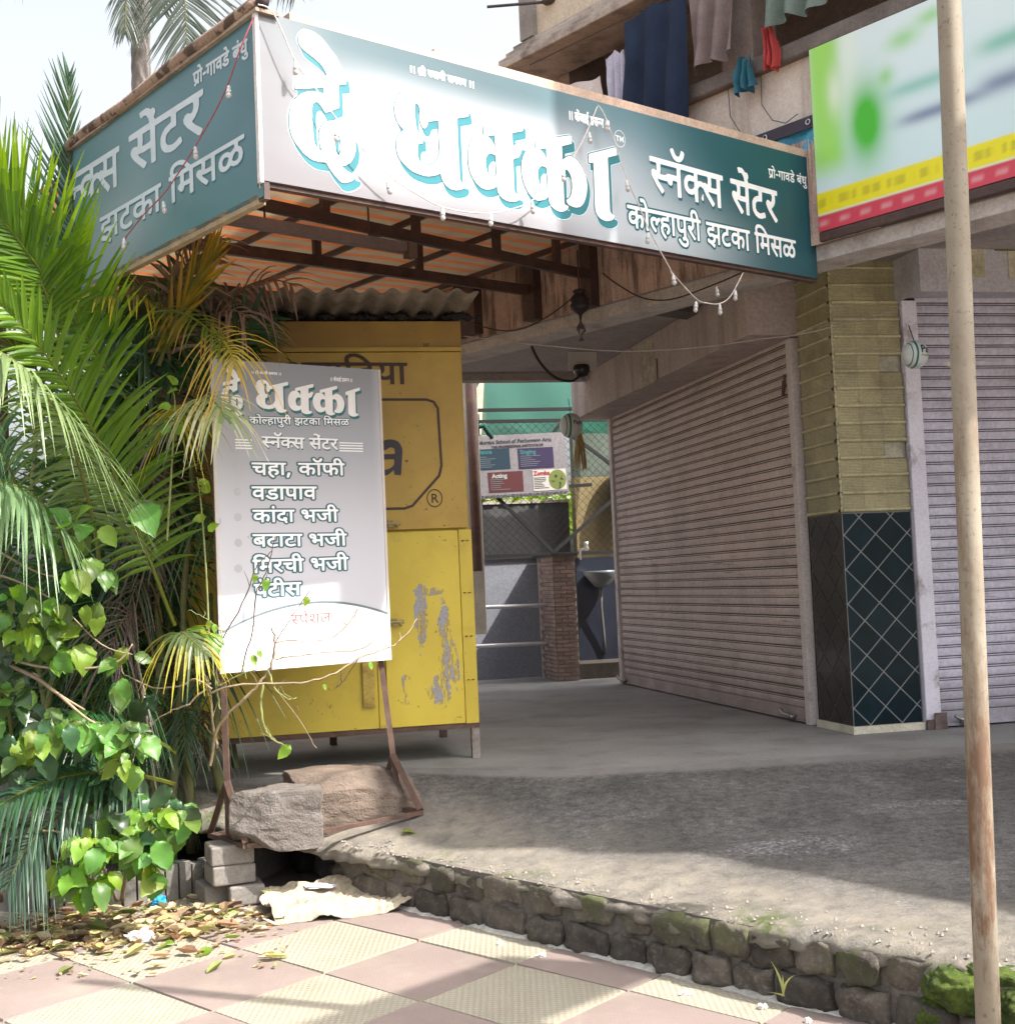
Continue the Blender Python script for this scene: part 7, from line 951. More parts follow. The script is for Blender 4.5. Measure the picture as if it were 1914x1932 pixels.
for z in (.77, .385): q = MB(); q.tube([(-1.6, 0, z), (.0, 0, z-.02)], .020, 10); q.build('rail', plain('stainless', (.75, .75, .78), .35, .15), rl, smooth=True); q = MB(); q.tube([(-.01, 0, z-.02), (.022, 0, z-.02)], .038, 12); q.build('flange', plain('stainless_flange', (.45, .44, .46), .35, .9), rl, smooth=True)
# brick clad stub wall, bricks one by one
bw = thing('brick_pier', 'narrow pier clad in small red brown bricks beside the wash basin', 'brick pier', Vector((.432, 13.07, 0)), AF)
q = MB(); q.box(.004, .215, .004, .70, 0, 1.235); q.build('core', plain('pier_mortar', (.36, .31, .29), .95), bw)
mt_rb = surf('clad_brick', (.27, .195, .165), .85, .2, 20, 70, .35, rand=.25)
def brk(l, w_): q = MB(); q.box(0, l, -.010, .004, 0, w_); return q.mesh('brick', mt_rb)
full, half = brk(.118, .034), brk(.056, .034)
for r in range(30):
    z = .01+r*.0405
    for face in (0, 1):
        L_ = .215 if face == 0 else .66; x = (0 if r % 2 else -.062)
        while x < L_-.03:
            x0 = max(x, 0); ln = min(x+.118, L_)-x0
            if ln > .03:
                me = full if ln > .1 else half
                if face == 0: o = inst(me, 'brick', bw); o.location = (x0, 0, z)
                elif x0 < .5:
                    o = inst(me, 'brick', bw); o.matrix_local = Matrix.Translation((0, x0+(.118 if me is full else .056), z)) @ Matrix.Rotation(-math.pi/2, 4, 'Z')
                o.scale = (ln/(.118 if me is full else .056), 1, 1)
            x += .124
q = MB(); q.box(-.03, .235, -.03, .74, 1.236, 1.262); q.build('cap', surf('dark_cap', (.06, .05, .05), .7, .2), bw)
# wash basin niche
ns = TB_('niche', 'dark tiled niche holding the wash basin', 'niche', off=-.12)
q = MB(); q.box(.40, .90, .0, .03, .15, 1.22); q.build('tiled_back', surf('niche_tile', (.018, .022, .035), .3, .3, 4, 0, 0, spec=.6), ns)
q = MB(); q.box(.20, .95, -.55, .03, 0, .15); q.build('step', surf('niche_step', (.13, .11, .09), .85, .3, 6, 60, .4), ns)
wbs = TB_('wash_basin', 'dusty grey wash basin in the dark niche', 'wash basin', off=-.12)
q = MB(); q.lathe([(0, -.16), (.07, -.15), (.14, -.07), (.185, -.01), (.185, .015), (.17, .015), (.15, -.02), (.0, -.08)], (.62, -.17, 1.06), 20); q.build('bowl', plain('basin_ceramic', (.12, .135, .14), .35), wbs, smooth=True)
q = MB(); q.tube([(.62, -.14, .92), (.62, -.10, .7), (.65, -.05, .4), (.66, -.02, .2)], .018, 8); q.build('waste_pipe', plain('waste_pipe', (.10, .10, .10)), wbs, smooth=True)
tp_ = TB_('tap', 'steel tap above the wash basin', 'tap', off=-.16)
q = MB(); q.tube([(.44, 0, 1.20), (.44, 0, 1.27), (.44, -.02, 1.30), (.50, -.03, 1.32)], .014, 8); q.lathe([(0, 0), (.025, .0), (.028, .03), (.02, .06), (.03, .09), (0, .095)], (.50, -.03, 1.29), 10); q.build('spout', plain('tap_metal', (.5, .5, .48), .3, .8), tp_, smooth=True)
# chain link fence: frame and woven wires
cf = TB_('chain_link_fence', 'chain link fence in a black steel frame above the low wall', 'fence')
BKS = plain('black_steel', (.012, .012, .013), .5)
for a, b in (((-.564, -.02, 1.27), (-.564, -.02, 2.76)), ((-.564, -.02, 1.27), (1.3, -.02, 1.27)), ((-.564, -.02, 2.68), (1.3, -.02, 2.68)), ((-.62, -.02, 2.80), (1.3, -.02, 2.80)), ((-.45, -.02, 1.95), (.19, -.02, 1.29)), ((.19, -.02, 1.29), (.9, -.02, 1.85)), ((.34, -.02, 2.60), (1.0, -.02, 2.10)), ((.22, -.02, 2.52), (.36, -.02, 2.68)), ((.37, -.02, 1.98), (.64, -.02, 1.99))):
    q = MB(); q.bar(a, b, .03, .035); q.build('frame_bar', BKS, cf)
q = MB(); s_ = .085
x = -.56-1.4
while x < 1.3:
    for sg_ in (1, -1):
        xa, xb = x, x+1.41
        if sg_ == -1: xa, xb = x+1.41, x
        # clip to x range
        za, zb = 1.28, 2.69
        def at_(xx): return za+(zb-za)*((xx-xa)/(xb-xa))
        x0, x1 = max(-.56, min(xa, xb)), min(1.3, max(xa, xb))
        if x1-x0 > .02: q.tube([(x0, -.02+.003*sg_, at_(x0)), (x1, -.02+.003*sg_, at_(x1))], .0028, 4, caps=False)
    x += s_
q.build('mesh', plain('fence_wire', (.03, .03, .03), .5, .5), cf, kind='stuff')
# banner
bn = TB_('banner', 'printed banner of a performing arts school tied to the chain link fence', 'banner', off=-.06)
bn.rotation_euler = (0, math.radians(-1.7), frot(AF))
BNW, BNH = 1.0, .655; bx0, bz0 = -.565, 1.885
q = MB(); q.box(bx0, bx0+BNW, 0, .012, bz0, bz0+BNH); q.build('sheet', surf('banner_vinyl', (.18, .168, .18), .5, .1, 3, 40, .06), bn)
INK = plain('banner_ink', (.03, .025, .035)); BI = plain('banner_blue', (.006, .025, .042)); BV = plain('banner_violet', (.02, .012, .05)); BM_ = plain('banner_maroon', (.07, .013, .015)); BGN = plain('banner_green', (.12, .15, .03)); BWT = plain('banner_white', (.32, .34, .32)); BRD = plain('banner_red', (.28, .02, .02)); BT = plain('banner_teal_text', (.03, .14, .15))
latin('Moraya School of Performing Arts', .056, 'lettering', INK, bn, bx0+.07, -.003, bz0+BNH-.088, .0012)
latin('THE PROFESSIONAL INSTITUTE OF', .036, 'lettering', INK, bn, bx0+.20, -.003, bz0+BNH-.135, .002)
for (x0, z0, w_, h_, mt_, tt, tm_, tx, tz) in ((.02, .30, .37, .215, BI, 'Dance', BT, .02, .165), (.48, .29, .38, .215, BV, 'Singing', BT, .02, .155), (.145, .06, .37, .21, BM_, 'Acting', BWT, .04, .15)):
    q = MB(); q.box(bx0+x0, bx0+x0+w_, -.003, -.001, bz0+z0, bz0+z0+h_); q.build('printed_box', mt_, bn)
    latin(tt, .062, 'lettering', tm_, bn, bx0+x0+tx, -.0045, bz0+z0+tz, .002)
    q = MB()
    for k in range(6): q.box(bx0+x0+.02, bx0+x0+.02+rnd.uniform(.1, .22), -.0045, -.004, bz0+z0+.13-k*.021, bz0+z0+.136-k*.021)
    q.build('small_print', plain('small_print', (.12, .14, .16)), bn)
q = MB(); q.box(bx0+.62, bx0+.98, -.003, -.001, bz0+.05, bz0+.27); q.build('printed_box', plain('banner_pale', (.42, .40, .38)), bn)
q = MB(); q.poly([(bx0+.885+math.cos(-a*.3)*.095, -.0042, bz0+.16+math.sin(a*.3)*.105) for a in range(21)][::-1]); q.build('printed_disc', BGN, bn)
latin('Zumba', .062, 'lettering', BRD, bn, bx0+.63, -.0055, bz0+.215, .002)
q = MB(); q.poly([(bx0+.87+math.cos(a*.6)*.016, -.006, bz0+.195+math.sin(a*.6)*.016) for a in range(10)])
for P_ in ([(.90, .14), (.925, .12), (.91, .07), (.89, .06), (.905, .10)], [(.80, .155), (.84, .145), (.87, .152), (.84, .135)], [(.91, .16), (.945, .22), (.93, .18), (.955, .15)]): q.poly([(bx0+a, -.006, bz0+b) for a, b in P_][::-1])
q.build('emblem', INK, bn)
q = MB()
for k in range(7): q.box(bx0+.63, bx0+.63+rnd.uniform(.08, .16), -.0055, -.005, bz0+.185-k*.018, bz0+.19-k*.018)
for r_ in range(2):
    x = bx0+.04
    while x < bx0+.95: l = rnd.uniform(.015, .05); q.box(x, x+l, -.0055, -.005, bz0+.022-r_*.018, bz0+.031-r_*.018); x += l+.01
q.build('small_print', INK, bn)
# green shade net
gn = TB_('shade_net', 'green shade net stretched above the chain link fence', 'shade net', off=.1)
t = NT('green_net'); P = t.pos(); t.L(t.mix(t.noise(P, 8), (.006, .14, .09), (.005, .10, .07)), t.b.inputs['Base Color']); t.b.inputs['Roughness'].default_value = .8
trp = t.N('ShaderNodeBsdfTransparent'); trl = t.N('ShaderNodeBsdfTranslucent'); trl.inputs[0].default_value = (.008, .26, .17, 1); m1 = t.N('ShaderNodeMixShader'); m1.inputs[0].default_value = .55; t.L(t.b.outputs[0], m1.inputs[1]); t.L(trl.outputs[0], m1.inputs[2])
m2 = t.N('ShaderNodeMixShader'); t.L(m1.outputs[0], m2.inputs[1]); t.L(trp.outputs[0], m2.inputs[2]); m2.inputs[0].default_value = .16; t.L(m2.outputs[0], t.out.inputs[0])
q = MB()
for i in range(20):
    for j in range(10):
        def P_(i, j): x = -.50+1.1*i/20*1.6; z = 2.55+.75*j/10; return (x+(.06*j/10), .02*math.sin(x*9+z*5), z)
        q.quad(P_(i, j), P_(i+1, j), P_(i+1, j+1), P_(i, j+1))
q.build('net', t.m, gn, smooth=True)
q = MB(); q.tube([(-.62, -.14, 2.58), (-.66, -.14, 2.78), (-.62, -.12, 2.95), (-.50, -.12, 3.18), (-.44, -.12, 3.4)], [.03, .03, .022, .02, .02], 6); q.tube([(-.62, -.14, 2.6), (-.5, -.14, 2.64), (-.42, -.14, 2.5)], .03, 6); q.build('gathered_edge', plain('net_dark', (.006, .05, .04), .9), gn, smooth=True)
# pale house behind, cream wall on the right, dark cloth
hb = TB_('house', 'pale mottled house wall seen through the green net', 'house', off=3.0)
q = MB(); q.box(-3.5, .16, 0, .3, 0, 6); q.build('wall', surf('mottled_wall', (.50, .42, .33), .9, .3, 3, 20, .3, dirt=(.2, .15, .1), dirt_amt=.4, ds=3), hb)
cw = TB_('cream_wall', 'ochre wall behind the chain link fence next to the side shutter', 'wall', off=.55)
q = MB(); q.box(.61, 2.6, 0, .15, 0, 2.12); q.build('wall', surf('ochre_plaster', (.22, .17, .085), .9, .15, 3, 40, .15), cw)
q = MB(); q.box(.61, 2.6, .0, .13, 2.122, 2.78); q.build('upper_band', surf('grey_green_sheet', (.10, .12, .10), .9, .2, 2, 40, .1), cw)
hg = TB_('hanging_bag', 'dark rounded bag hanging behind the fence next to the shutter guide', 'bag', off=.4)
q = MB(); q.lathe([(.0, .0), (.10, -.05), (.15, -.2), (.16, -.4), (.11, -.62), (.07, -.85), (.0, -.95)], (1.12, 0, 2.28), 14); q.build('bag', surf('dark_bag', (.03, .012, .014), .7, .3), hg, smooth=True)
dp = thing('drain_pipe', 'rusty brown downpipe in the gap beside the kiosk', 'pipe', px(889, 800, 12.5), 90)
q = MB(); q.tube([(0, 0, -1.4), (0, 0, 1.0)], .045, 10); q.build('pipe', surf('pipe_brown', (.20, .12, .10), .7, .3), dp, smooth=True)
q = MB(); q.box(-.10, .06, .1, .25, -2.0, 1.0); q.build('wall_strip', surf('pale_strip', (.66, .60, .52), .9, .2), dp)
vg = MB(); r9 = random.Random(5)
for k in range(2600):
    p = BK+adir(AF)*r9.uniform(-1.5, 1.2)+Vector((0, 2.4+r9.uniform(-.3, .5), 1.55+r9.random()*.62)); a = r9.uniform(0, 6.28); s = r9.uniform(.03, .07)
    d1 = Vector((math.cos(a), .3, math.sin(a)))*s; d2 = Vector((-math.sin(a), .5, math.cos(a)))*s*.5; vg.poly([tuple(p-d1), tuple(p+d2), tuple(p+d1), tuple(p-d2)])
vg.build('background_foliage', leafmat('bg_leaf', (.16, .26, .04), .5), kind='stuff', label='sunlit yellow green foliage beyond the dark wall')
rb = thing('distant_house', 'far red roofed house corner above the sign', 'house', px(950, 150, 20), 80); q = MB(); q.box(-.3, .4, 0, 2, -2.6, .16); q.build('wall', plain('far_wall', (.5, .42, .38)), rb)
q = MB(); n0 = len(q.v); q.poly([(-.25, -.1, .02), (.5, -.1, .02), (.5, -.1, .42), (.2, -.1, .30)]); q.poly([(-.25, -.1, .02), (.2, -.1, .30), (.5, -.1, .42), (.5, 2, .42), (-.25, 2, .02)]); q.build('roof', plain('red_sheet', (.38, .03, .04)), rb)
# ------------------------------------------------------------------ pole at the right edge
pa, pb = px(1807, 460, 3.98), px(1866, 1990, 3.98); dr = (pa-pb).normalized()
po = thing('street_pole', 'rust stained galvanised pole standing in front of the right shutter', 'pole', pb, 90)
t = NT('pole_paint'); P = t.pos(); c = t.mix(t.ramp(t.noise(P, 5, 5), .3, .7), (.285, .25, .195), (.21, .175, .13))
lo = t.N('ShaderNodeSeparateXYZ'); t.L(P, lo.inputs[0]); rst = t.math('MULTIPLY', t.ramp(t.noise(t.pos((1, 1, .25)), 9, 8, .7), .46, .60), t.math('MULTIPLY_ADD', lo.outputs[2], -.32, .75))
c = t.mix(t.ramp(rst, .05, .65), c, (.13, .07, .04)); c = t.mix(t.math('MULTIPLY', t.ramp(t.noise(P, 55, 5, .7), .58, .64), .7), c, (.12, .10, .08))
t.L(c, t.b.inputs['Base Color']); t.b.inputs['Roughness'].default_value = .7; t.bump(t.noise(P, 40, 6), .3, .004); mt_pole = t.m
q = MB(); q.tube([tuple(dr*k) for k in (-.25, .5, 1.2, 1.9, 2.6, 3.4, 4.3)], .036, 24); q.build('shaft', mt_pole, po, smooth=True)
bp_ = px(1808, 695, 4.14)-pb
q = MB(); q.tube([tuple(bp_+Vector((-.03, -.02, .01))), tuple(bp_+Vector((.02, -.02, -.03)))], .006, 8); q.lathe([(0, -.006), (.012, -.006), (.012, .006), (0, .006)], tuple(bp_+Vector((-.034, -.02, .012))), 8); q.build('bolt', plain('bolt_metal', (.45, .38, .28), .4, .7), po)
# ------------------------------------------------------------------ stones, blocks and rubbish by the ledge
def rock(size, seed, mat, cuts=9, amp=.08):
    bm = bmesh.new(); bmesh.ops.create_cube(bm, size=1); bmesh.ops.subdivide_edges(bm, edges=bm.edges[:], cuts=26, use_grid_fill=True); R = random.Random(seed)
    planes = []
    for k in range(cuts):
        n_ = Vector((R.uniform(-1, 1), R.uniform(-1, 1), R.uniform(-.5, 1))).normalized(); planes.append((n_, R.uniform(.47, .62)))
    for v in bm.verts:
        p = v.co.copy()
        for n_, d in planes:
            e = p.dot(n_)-d
            if e > 0: p -= n_*e*.92
        f = mn.noise(p*3+Vector((seed, 0, 0)))*amp+mn.noise(p*9+Vector((seed, 3, 0)))*amp*.35+abs(mn.noise(p*6+Vector((0, seed, 0))))*amp*.5+mn.noise(p*26)*amp*.12
        p = p*(1+f); v.co = Vector((p.x*size[0], p.y*size[1], p.z*size[2]))
    me = bpy.data.meshes.new('rock'); bm.to_mesh(me); bm.free(); me.materials.append(mo(mat)); return me
mt_rock = surf('basalt', (.165, .125, .10), .85, .4, 5, 90, .9, .012, dirt=(.075, .06, .05), dirt_amt=.6, ds=4)
mt_rock2 = surf('basalt_grey', (.165, .145, .132), .85, .4, 5, 90, .9, .012, dirt=(.19, .155, .13), dirt_amt=.6, ds=5)
th = thing('boulder', 'larger flat topped boulder on the stand, the right one', 'boulder', px(662, 1504, 6.95), 68); inst(rock((.63, .42, .30), 5, mt_rock, 10), 'stone', th)
th = thing('boulder', 'smaller squarish boulder weighing down the stand, the left one', 'boulder', px(520, 1540, 6.55), 78); inst(rock((.43, .34, .27), 11, mt_rock2, 7), 'stone', th)
mt_blk = surf('paving_block', (.19, .172, .158), .9, .2, 8, 70, .4, .004, dirt=(.45, .40, .34), dirt_amt=.4, ds=8)
for k, (lab, dx) in enumerate((('bottom left paving block of the small stack under the stand', -.06), ('middle paving block of the stack under the stand', .0), ('top paving block of the stack under the stand', .0), ('bottom right paving block of the small stack under the stand', .07))):
    th = thing('paving_block', lab, 'paving block', Vector((-1.43+(.0 if k in (1, 2) else dx), 6.53+(.06 if k == 0 else 0), -.5+.05+(.10 if k == 1 else .195 if k == 2 else .0))), 62+(k*3), 'stacked paving blocks')
    q = MB(); q.box(-.105 if k != 3 else -.085, .105 if k != 3 else .085, -.10, .10, -.048, .046); o = q.build('block', mt_blk, th); bevel(o, .012, 3); 
# planter edge
pe = thing('planter', 'low grey concrete planter ring in front of the bushes', 'planter', px(200, 1700, 6.6), 90); pe.location.z = -.5
q = MB(); ctr = Vector((-2.25, 7.35, -.5))-pe.location; R0 = .95
for i in range(40):
    a0, a1 = math.radians(200+i*4.2), math.radians(200+(i+1)*4.2-.6)
    for r0, r1, z0, z1 in ((R0-.07, R0, 0, .17+.01*math.sin(i*2.1)),):
        p = [ctr+Vector((math.cos(a)*r, math.sin(a)*r*.9, z)) for a in (a0, a1) for r in (r0, r1) for z in (z0, z1)]
        q.quad(tuple(p[2]), tuple(p[6]), tuple(p[7]), tuple(p[3])); q.quad(tuple(p[1]), tuple(p[3]), tuple(p[7]), tuple(p[5])); q.quad(tuple(p[4]), tuple(p[0]), tuple(p[1]), tuple(p[5])); q.quad(tuple(p[0]), tuple(p[2]), tuple(p[3]), tuple(p[1])); q.quad(tuple(p[6]), tuple(p[4]), tuple(p[5]), tuple(p[7]))
q.build('ring', surf('planter_concrete', (.17, .16, .145), .9, .25, 6, 60, .5, .006, dirt=(.14, .12, .10), dirt_amt=.6, ds=5), pe)
q = MB(); q.poly([tuple(ctr+Vector((math.cos(a*.35)*(R0-.06), math.sin(a*.35)*(R0-.06)*.9, .10))) for a in range(18)]); q.build('soil', surf('soil', (.05, .038, .028), .95, .4, 12, 60, .8, .01), pe)
# crumpled cardboard sheet
cd = thing('paper_sack', 'crumpled cream paper sack lying flat on the pavement by the ledge', 'paper sack', Vector((-.88, 6.36, -.5)), 75); q = MB(); n = 34
def CP(i, j):
    s, r = i/n-.5, j/n-.5; x = s*.74*(1-.35*abs(r)); y = r*.54*(1-.25*abs(s)); e = max(abs(s), abs(r))*2
    z = .030+.06*smooth(.6, 1, e)*(.5+.8*max(0, s+.3))+.024*mn.noise(Vector((s*5, r*5, 1)))+.010*abs(mn.noise(Vector((s*17, r*17, 5))))*2
    if r < -.32: z -= (abs(r)-.32)*.45*(1+.5*math.sin(s*9))
    return (x+.01*mn.noise(Vector((r*15, 2, 0))), y+.02*mn.noise(Vector((s*12, 0, 7))), max(.006, z))
for i in range(n):
    for j in range(n): q.quad(CP(i, j), CP(i+1, j), CP(i+1, j+1), CP(i, j+1))
o = q.build('sheet', surf('kraft_paper', (.36, .305, .225), .8, .15, 5, 40, .3, dirt=(.42, .33, .22), dirt_amt=.5, ds=4), cd); md = o.modifiers.new('thick', 'SOLIDIFY'); md.thickness = .004
def crumple(name, label, cat, loc, s, col, seed):
    th = thing(name, label, cat, loc, 90); bm = bmesh.new(); bmesh.ops.create_icosphere(bm, subdivisions=3, radius=1)
    for v in bm.verts: p = v.co.copy(); f = 1+.6*mn.noise(p*2.2+Vector((seed, 0, 0)))+.3*mn.noise(p*6); v.co = Vector((p.x*s[0], p.y*s[1], max(-.6, p.z)*s[2]+s[2]*.6))*f
    me = bpy.data.meshes.new(name); bm.to_mesh(me); bm.free(); me.materials.append(surf(name+'_mat'+str(seed), col, .6, .15, 9, 0, 0)); inst(me, 'scrap', th)
crumple('paper_scrap', 'crumpled white paper ball lying in the fallen leaves', 'paper', Vector((-1.68, 5.86, -.5)), (.055, .04, .03), (.75, .74, .80), 1)
crumple('wrapper', 'crumpled bright blue wrapper at the foot of the planter', 'wrapper', Vector((-1.78, 6.50, -.49)), (.04, .03, .025), (.02, .28, .50), 2)
crumple('plastic_bag', 'scrap of clear grey plastic beside the paving blocks', 'plastic bag', Vector((-1.27, 6.50, -.5)), (.06, .04, .04), (.30, .30, .28), 3)
crumple('paper_scrap', 'small white scrap on the sack near the ledge', 'paper', Vector((-.99, 6.52, -.445)), (.07, .03, .008), (.62, .64, .70), 4)
for k, (x, y) in enumerate(((-.05, 5.62), (.12, 5.42), (.62, 4.86), (.98, 4.52), (.86, 4.68), (1.2, 4.3))):
    crumple('pebble', ('pale pebble at the foot of the ledge nearest the paper sack', 'second pale pebble along the ledge from the paper sack', 'pale pebble at the middle of the ledge foot', 'pale pebble at the ledge foot left of the grass seedling', 'tiny pale pebble between the middle of the ledge and the seedling', 'pale pebble at the ledge foot nearest the pole')[k], 'pebble', Vector((x-.06, y-.06, -.5)), (.012+.004*(k % 3), .012, .010), (.62, .58, .54), 10+k)
    bpy.context.scene.objects[-1]
for o in SC.objects:
    if o.name.startswith('pebble'): o['group'] = 'pebbles along the ledge'
# ------------------------------------------------------------------ vegetation
LF = leafmat('palm_leaf', trans=.42, rough=.38, attr=True, rand=.12)
STEM = surf('palm_stem', (.13, .14, .05), .6, .35, 8, 60, .3, dirt=(.16, .12, .08), dirt_amt=.7, ds=7)
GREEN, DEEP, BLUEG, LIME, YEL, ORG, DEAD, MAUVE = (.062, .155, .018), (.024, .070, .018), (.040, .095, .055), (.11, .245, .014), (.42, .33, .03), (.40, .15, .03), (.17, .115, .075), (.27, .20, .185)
R5 = random.Random(21)
def bez(P, t):
    a = [P[i].lerp(P[i+1], t) for i in range(3)]; b = [a[i].lerp(a[i+1], t) for i in range(2)]; return b[0].lerp(b[1], t)
def frond(parent, P, n=46, L=.42, wd=.030, droop=.35, c0=GREEN, c1=LIME, c2=None, N=(0, -1, .35), t0=.18, ang=(25, 68), fold=.25, side=(1, 1), ragged=.12, rr=.010, curl=0, loc=Vector((0, 0, 0))):
    """one palm frond: rachis and paired leaflets, every leaflet a folded tapering blade"""
    P = [Vector(p)-loc for p in P]; q = MB(); pts = [bez(P, i/14) for i in range(15)]
    N = Vector(N).normalized(); rc = lerp(c0, YEL, .25)
    q.tube(pts, [rr*(1-.8*i/14)+.001 for i in range(15)], 5, col=rc)
    n = int(n*.86); wd = wd*1.3
    for k in range(n):
        for sgn in (-1, 1):
            if side[0 if sgn < 0 else 1] == 0: continue
            t = t0+(1-t0)*(k+R5.random()*.5)/n; p = bez(P, t); T = (bez(P, min(1, t+.01))-bez(P, max(0, t-.01))).normalized()
            S = T.cross(N).normalized()*sgn; Nn = S.cross(T).normalized()
            if Nn.dot(N) < 0: Nn = -Nn
            u = (t-t0)/(1-t0); a = math.radians(ang[0]+(ang[1]-ang[0])*u+R5.gauss(0, 4))
            ln = L*(math.sin(math.pi*(.16+.78*u))**.7)*R5.uniform(1-ragged, 1+ragged)*side[0 if sgn < 0 else 1]
            d = (S*math.cos(a)+T*math.sin(a)+Nn*R5.gauss(fold, .08)).normalized()
            W_ = T*math.cos(a)-S*math.sin(a); W_ = (W_-d*W_.dot(d)).normalized(); up = d.cross(W_).normalized()
            m_ = 5; prev = None; ww = wd*R5.uniform(.8, 1.15); dr = droop*R5.uniform(.6, 1.5)
            base = lerp(c0, c1, R5.random()); tipc = c2 if c2 is not None and R5.random() < .8 else base
            tw = R5.gauss(0, .25)
            for s in range(m_+1):
                f = s/m_; c = p+d*ln*f+Vector((0, 0, -1))*dr*ln*f*f+Nn*curl*ln*f*f*f
                w2 = ww*(.45+1.1*f-1.5*f*f if f < .35 else (1-f)**.8*.95+.04)*.5
                if f == 1: w2 = .0008
                wv_ = (W_*math.cos(tw*f)+up*math.sin(tw*f)); l = c+wv_*w2+up*w2*.35; r = c-wv_*w2+up*w2*.35
                cc_ = lerp(base, tipc, smooth(.35, .95, f)); g = R5.uniform(.93, 1.07); cc_ = tuple(x*g for x in cc_)
                if prev: q.quad(tuple(prev[0]), tuple(l), tuple(c), tuple(prev[1]), col=cc_); q.quad(tuple(prev[1]), tuple(c), tuple(r), tuple(prev[2]), col=cc_)
                prev = (l, c, r)
    return q.build('frond', LF, parent)
def D(*a): return [px(*p) for p in a]
def palm(label, base, name='areca_palm', grp='palms in the planter'):
    th = thing(name, label, 'palm', base, 90, grp); return th, Vector(base)
def stems(th, b, lst, r=.022):
    for pts in lst:
        q = MB(); pv = [Vector(p)-b for p in pts]; out = [bez([pv[0], pv[0].lerp(pv[-1], .3)+Vector((jit(.05), jit(.05), .1)), pv[0].lerp(pv[-1], .7)+Vector((jit(.05), 0, .1)), pv[-1]], i/10) for i in range(11)]
        q.tube(out, [r*(1-.45*i/10) for i in range(11)], 8); q.build('stem', STEM, th, smooth=True)
# palm 1: big green one at the far left, front
th, b = palm('lush green palm with broad glossy fronds at the far left edge', (-2.75, 7.0, -.4))
stems(th, b, [((-2.75, 7.0, -.4), px(-60, 900, 6.8)), ((-2.6, 7.0, -.4), px(200, 700, 6.9)), ((-2.5, 7.1, -.4), px(60, 760, 7.1))])
frond(th, D((330, 1180, 6.5), (250, 980, 6.3), (180, 740, 6.1), (-10, 560, 5.8)), 62, .50, .030, .25, GREEN, LIME, N=(.25, -1, .45), side=(.62, 1), ang=(20, 55), fold=.15, loc=b)
frond(th, D((270, 800, 6.7), (150, 620, 6.5), (70, 480, 6.2), (-70, 330, 6.0)), 58, .62, .030, .10, GREEN, LIME, c2=(.22, .38, .02), N=(.1, -1, .2), side=(.55, 1), ang=(28, 62), fold=.1, loc=b)
frond(th, D((220, 760, 6.9), (140, 600, 6.9), (124, 360, 6.9), (131, 135, 6.9)), 50, .42, .020, -.05, DEEP, BLUEG, c2=(.10, .17, .12), N=(0, -1, .1), side=(1, .55), ang=(48, 74), fold=.1, loc=b)
frond(th, D((180, 700, 7.2), (80, 520, 7.2), (20, 380, 7.1), (-60, 260, 7.0)), 46, .50, .026, .0, GREEN, LIME, N=(0, -1, .1), ang=(40, 66), fold=.1, loc=b)
frond(th, D((60, 980, 6.2), (-10, 820, 6.0), (-60, 700, 5.8), (-140, 720, 5.6)), 46, .48, .028, .5, BLUEG, (.16, .25, .12), N=(.3, -.6, 1), ang=(20, 50), loc=b)
frond(th, D((190, 1080, 6.4), (170, 900, 6.0), (110, 680, 5.7), (-40, 650, 5.4)), 60, .46, .026, .75, (.12, .20, .08), (.22, .32, .14), N=(.1, -.3, 1), ang=(10, 40), fold=-.1, side=(1, .7), loc=b)
frond(th, D((130, 1060, 6.1), (110, 960, 5.9), (60, 900, 5.8), (-60, 905, 5.6)), 40, .34, .028, .9, (.10, .18, .08), (.18, .27, .13), N=(.1, -.3, 1), ang=(10, 40), fold=-.1, loc=b)
frond(th, D((120, 700, 6.5), (110, 560, 6.3), (40, 420, 6.2), (-60, 400, 6.1)), 44, .46, .026, .2, GREEN, LIME, N=(.2, -1, .3), ang=(30, 62), loc=b)
frond(th, D((260, 900, 7.0), (200, 700, 7.0), (160, 520, 7.0), (180, 380, 7.0)), 42, .40, .024, .15, GREEN, DEEP, N=(0, -1, .2), ang=(40, 66), loc=b)
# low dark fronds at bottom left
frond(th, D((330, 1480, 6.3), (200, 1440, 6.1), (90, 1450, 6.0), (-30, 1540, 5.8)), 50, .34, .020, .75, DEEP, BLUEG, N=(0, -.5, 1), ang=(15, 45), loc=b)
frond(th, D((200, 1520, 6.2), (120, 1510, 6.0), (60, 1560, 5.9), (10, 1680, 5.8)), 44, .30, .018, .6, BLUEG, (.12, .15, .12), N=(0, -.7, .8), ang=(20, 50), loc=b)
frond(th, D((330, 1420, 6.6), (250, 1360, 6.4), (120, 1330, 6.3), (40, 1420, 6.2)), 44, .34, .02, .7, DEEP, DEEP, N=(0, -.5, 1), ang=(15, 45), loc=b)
# palm 2: yellowing one in front of the canopy
th, b = palm('palm with yellowing drying fronds reaching in front of the menu board', (-1.95, 7.0, -.4))
th0, b0 = th, b
stems(th, b, [((-1.95, 7.0, -.4), px(320, 700, 6.9)), ((-1.85, 6.95, -.4), px(370, 820, 6.8)), ((-2.0, 7.1, -.4), px(300, 560, 7.2)), ((-1.9, 7.2, -.4), px(350, 620, 7.2))])
frond(th, D((300, 690, 6.8), (325, 600, 6.8), (360, 540, 6.7), (408, 470, 6.6)), 14, .34, .030, .0, (.14, .20, .02), YEL, c2=YEL, N=(0, -1, .1), ang=(68, 82), t0=.05, fold=.02, loc=b)
frond(th, D((250, 620, 6.8), (300, 560, 6.6), (380, 580, 6.4), (437, 680, 6.2)), 22, .19, .016, .6, (.08, .15, .02), (.14, .18, .03), c2=(.34, .18, .03), N=(.2, -.8, .6), ang=(15, 60), t0=.25, loc=b)
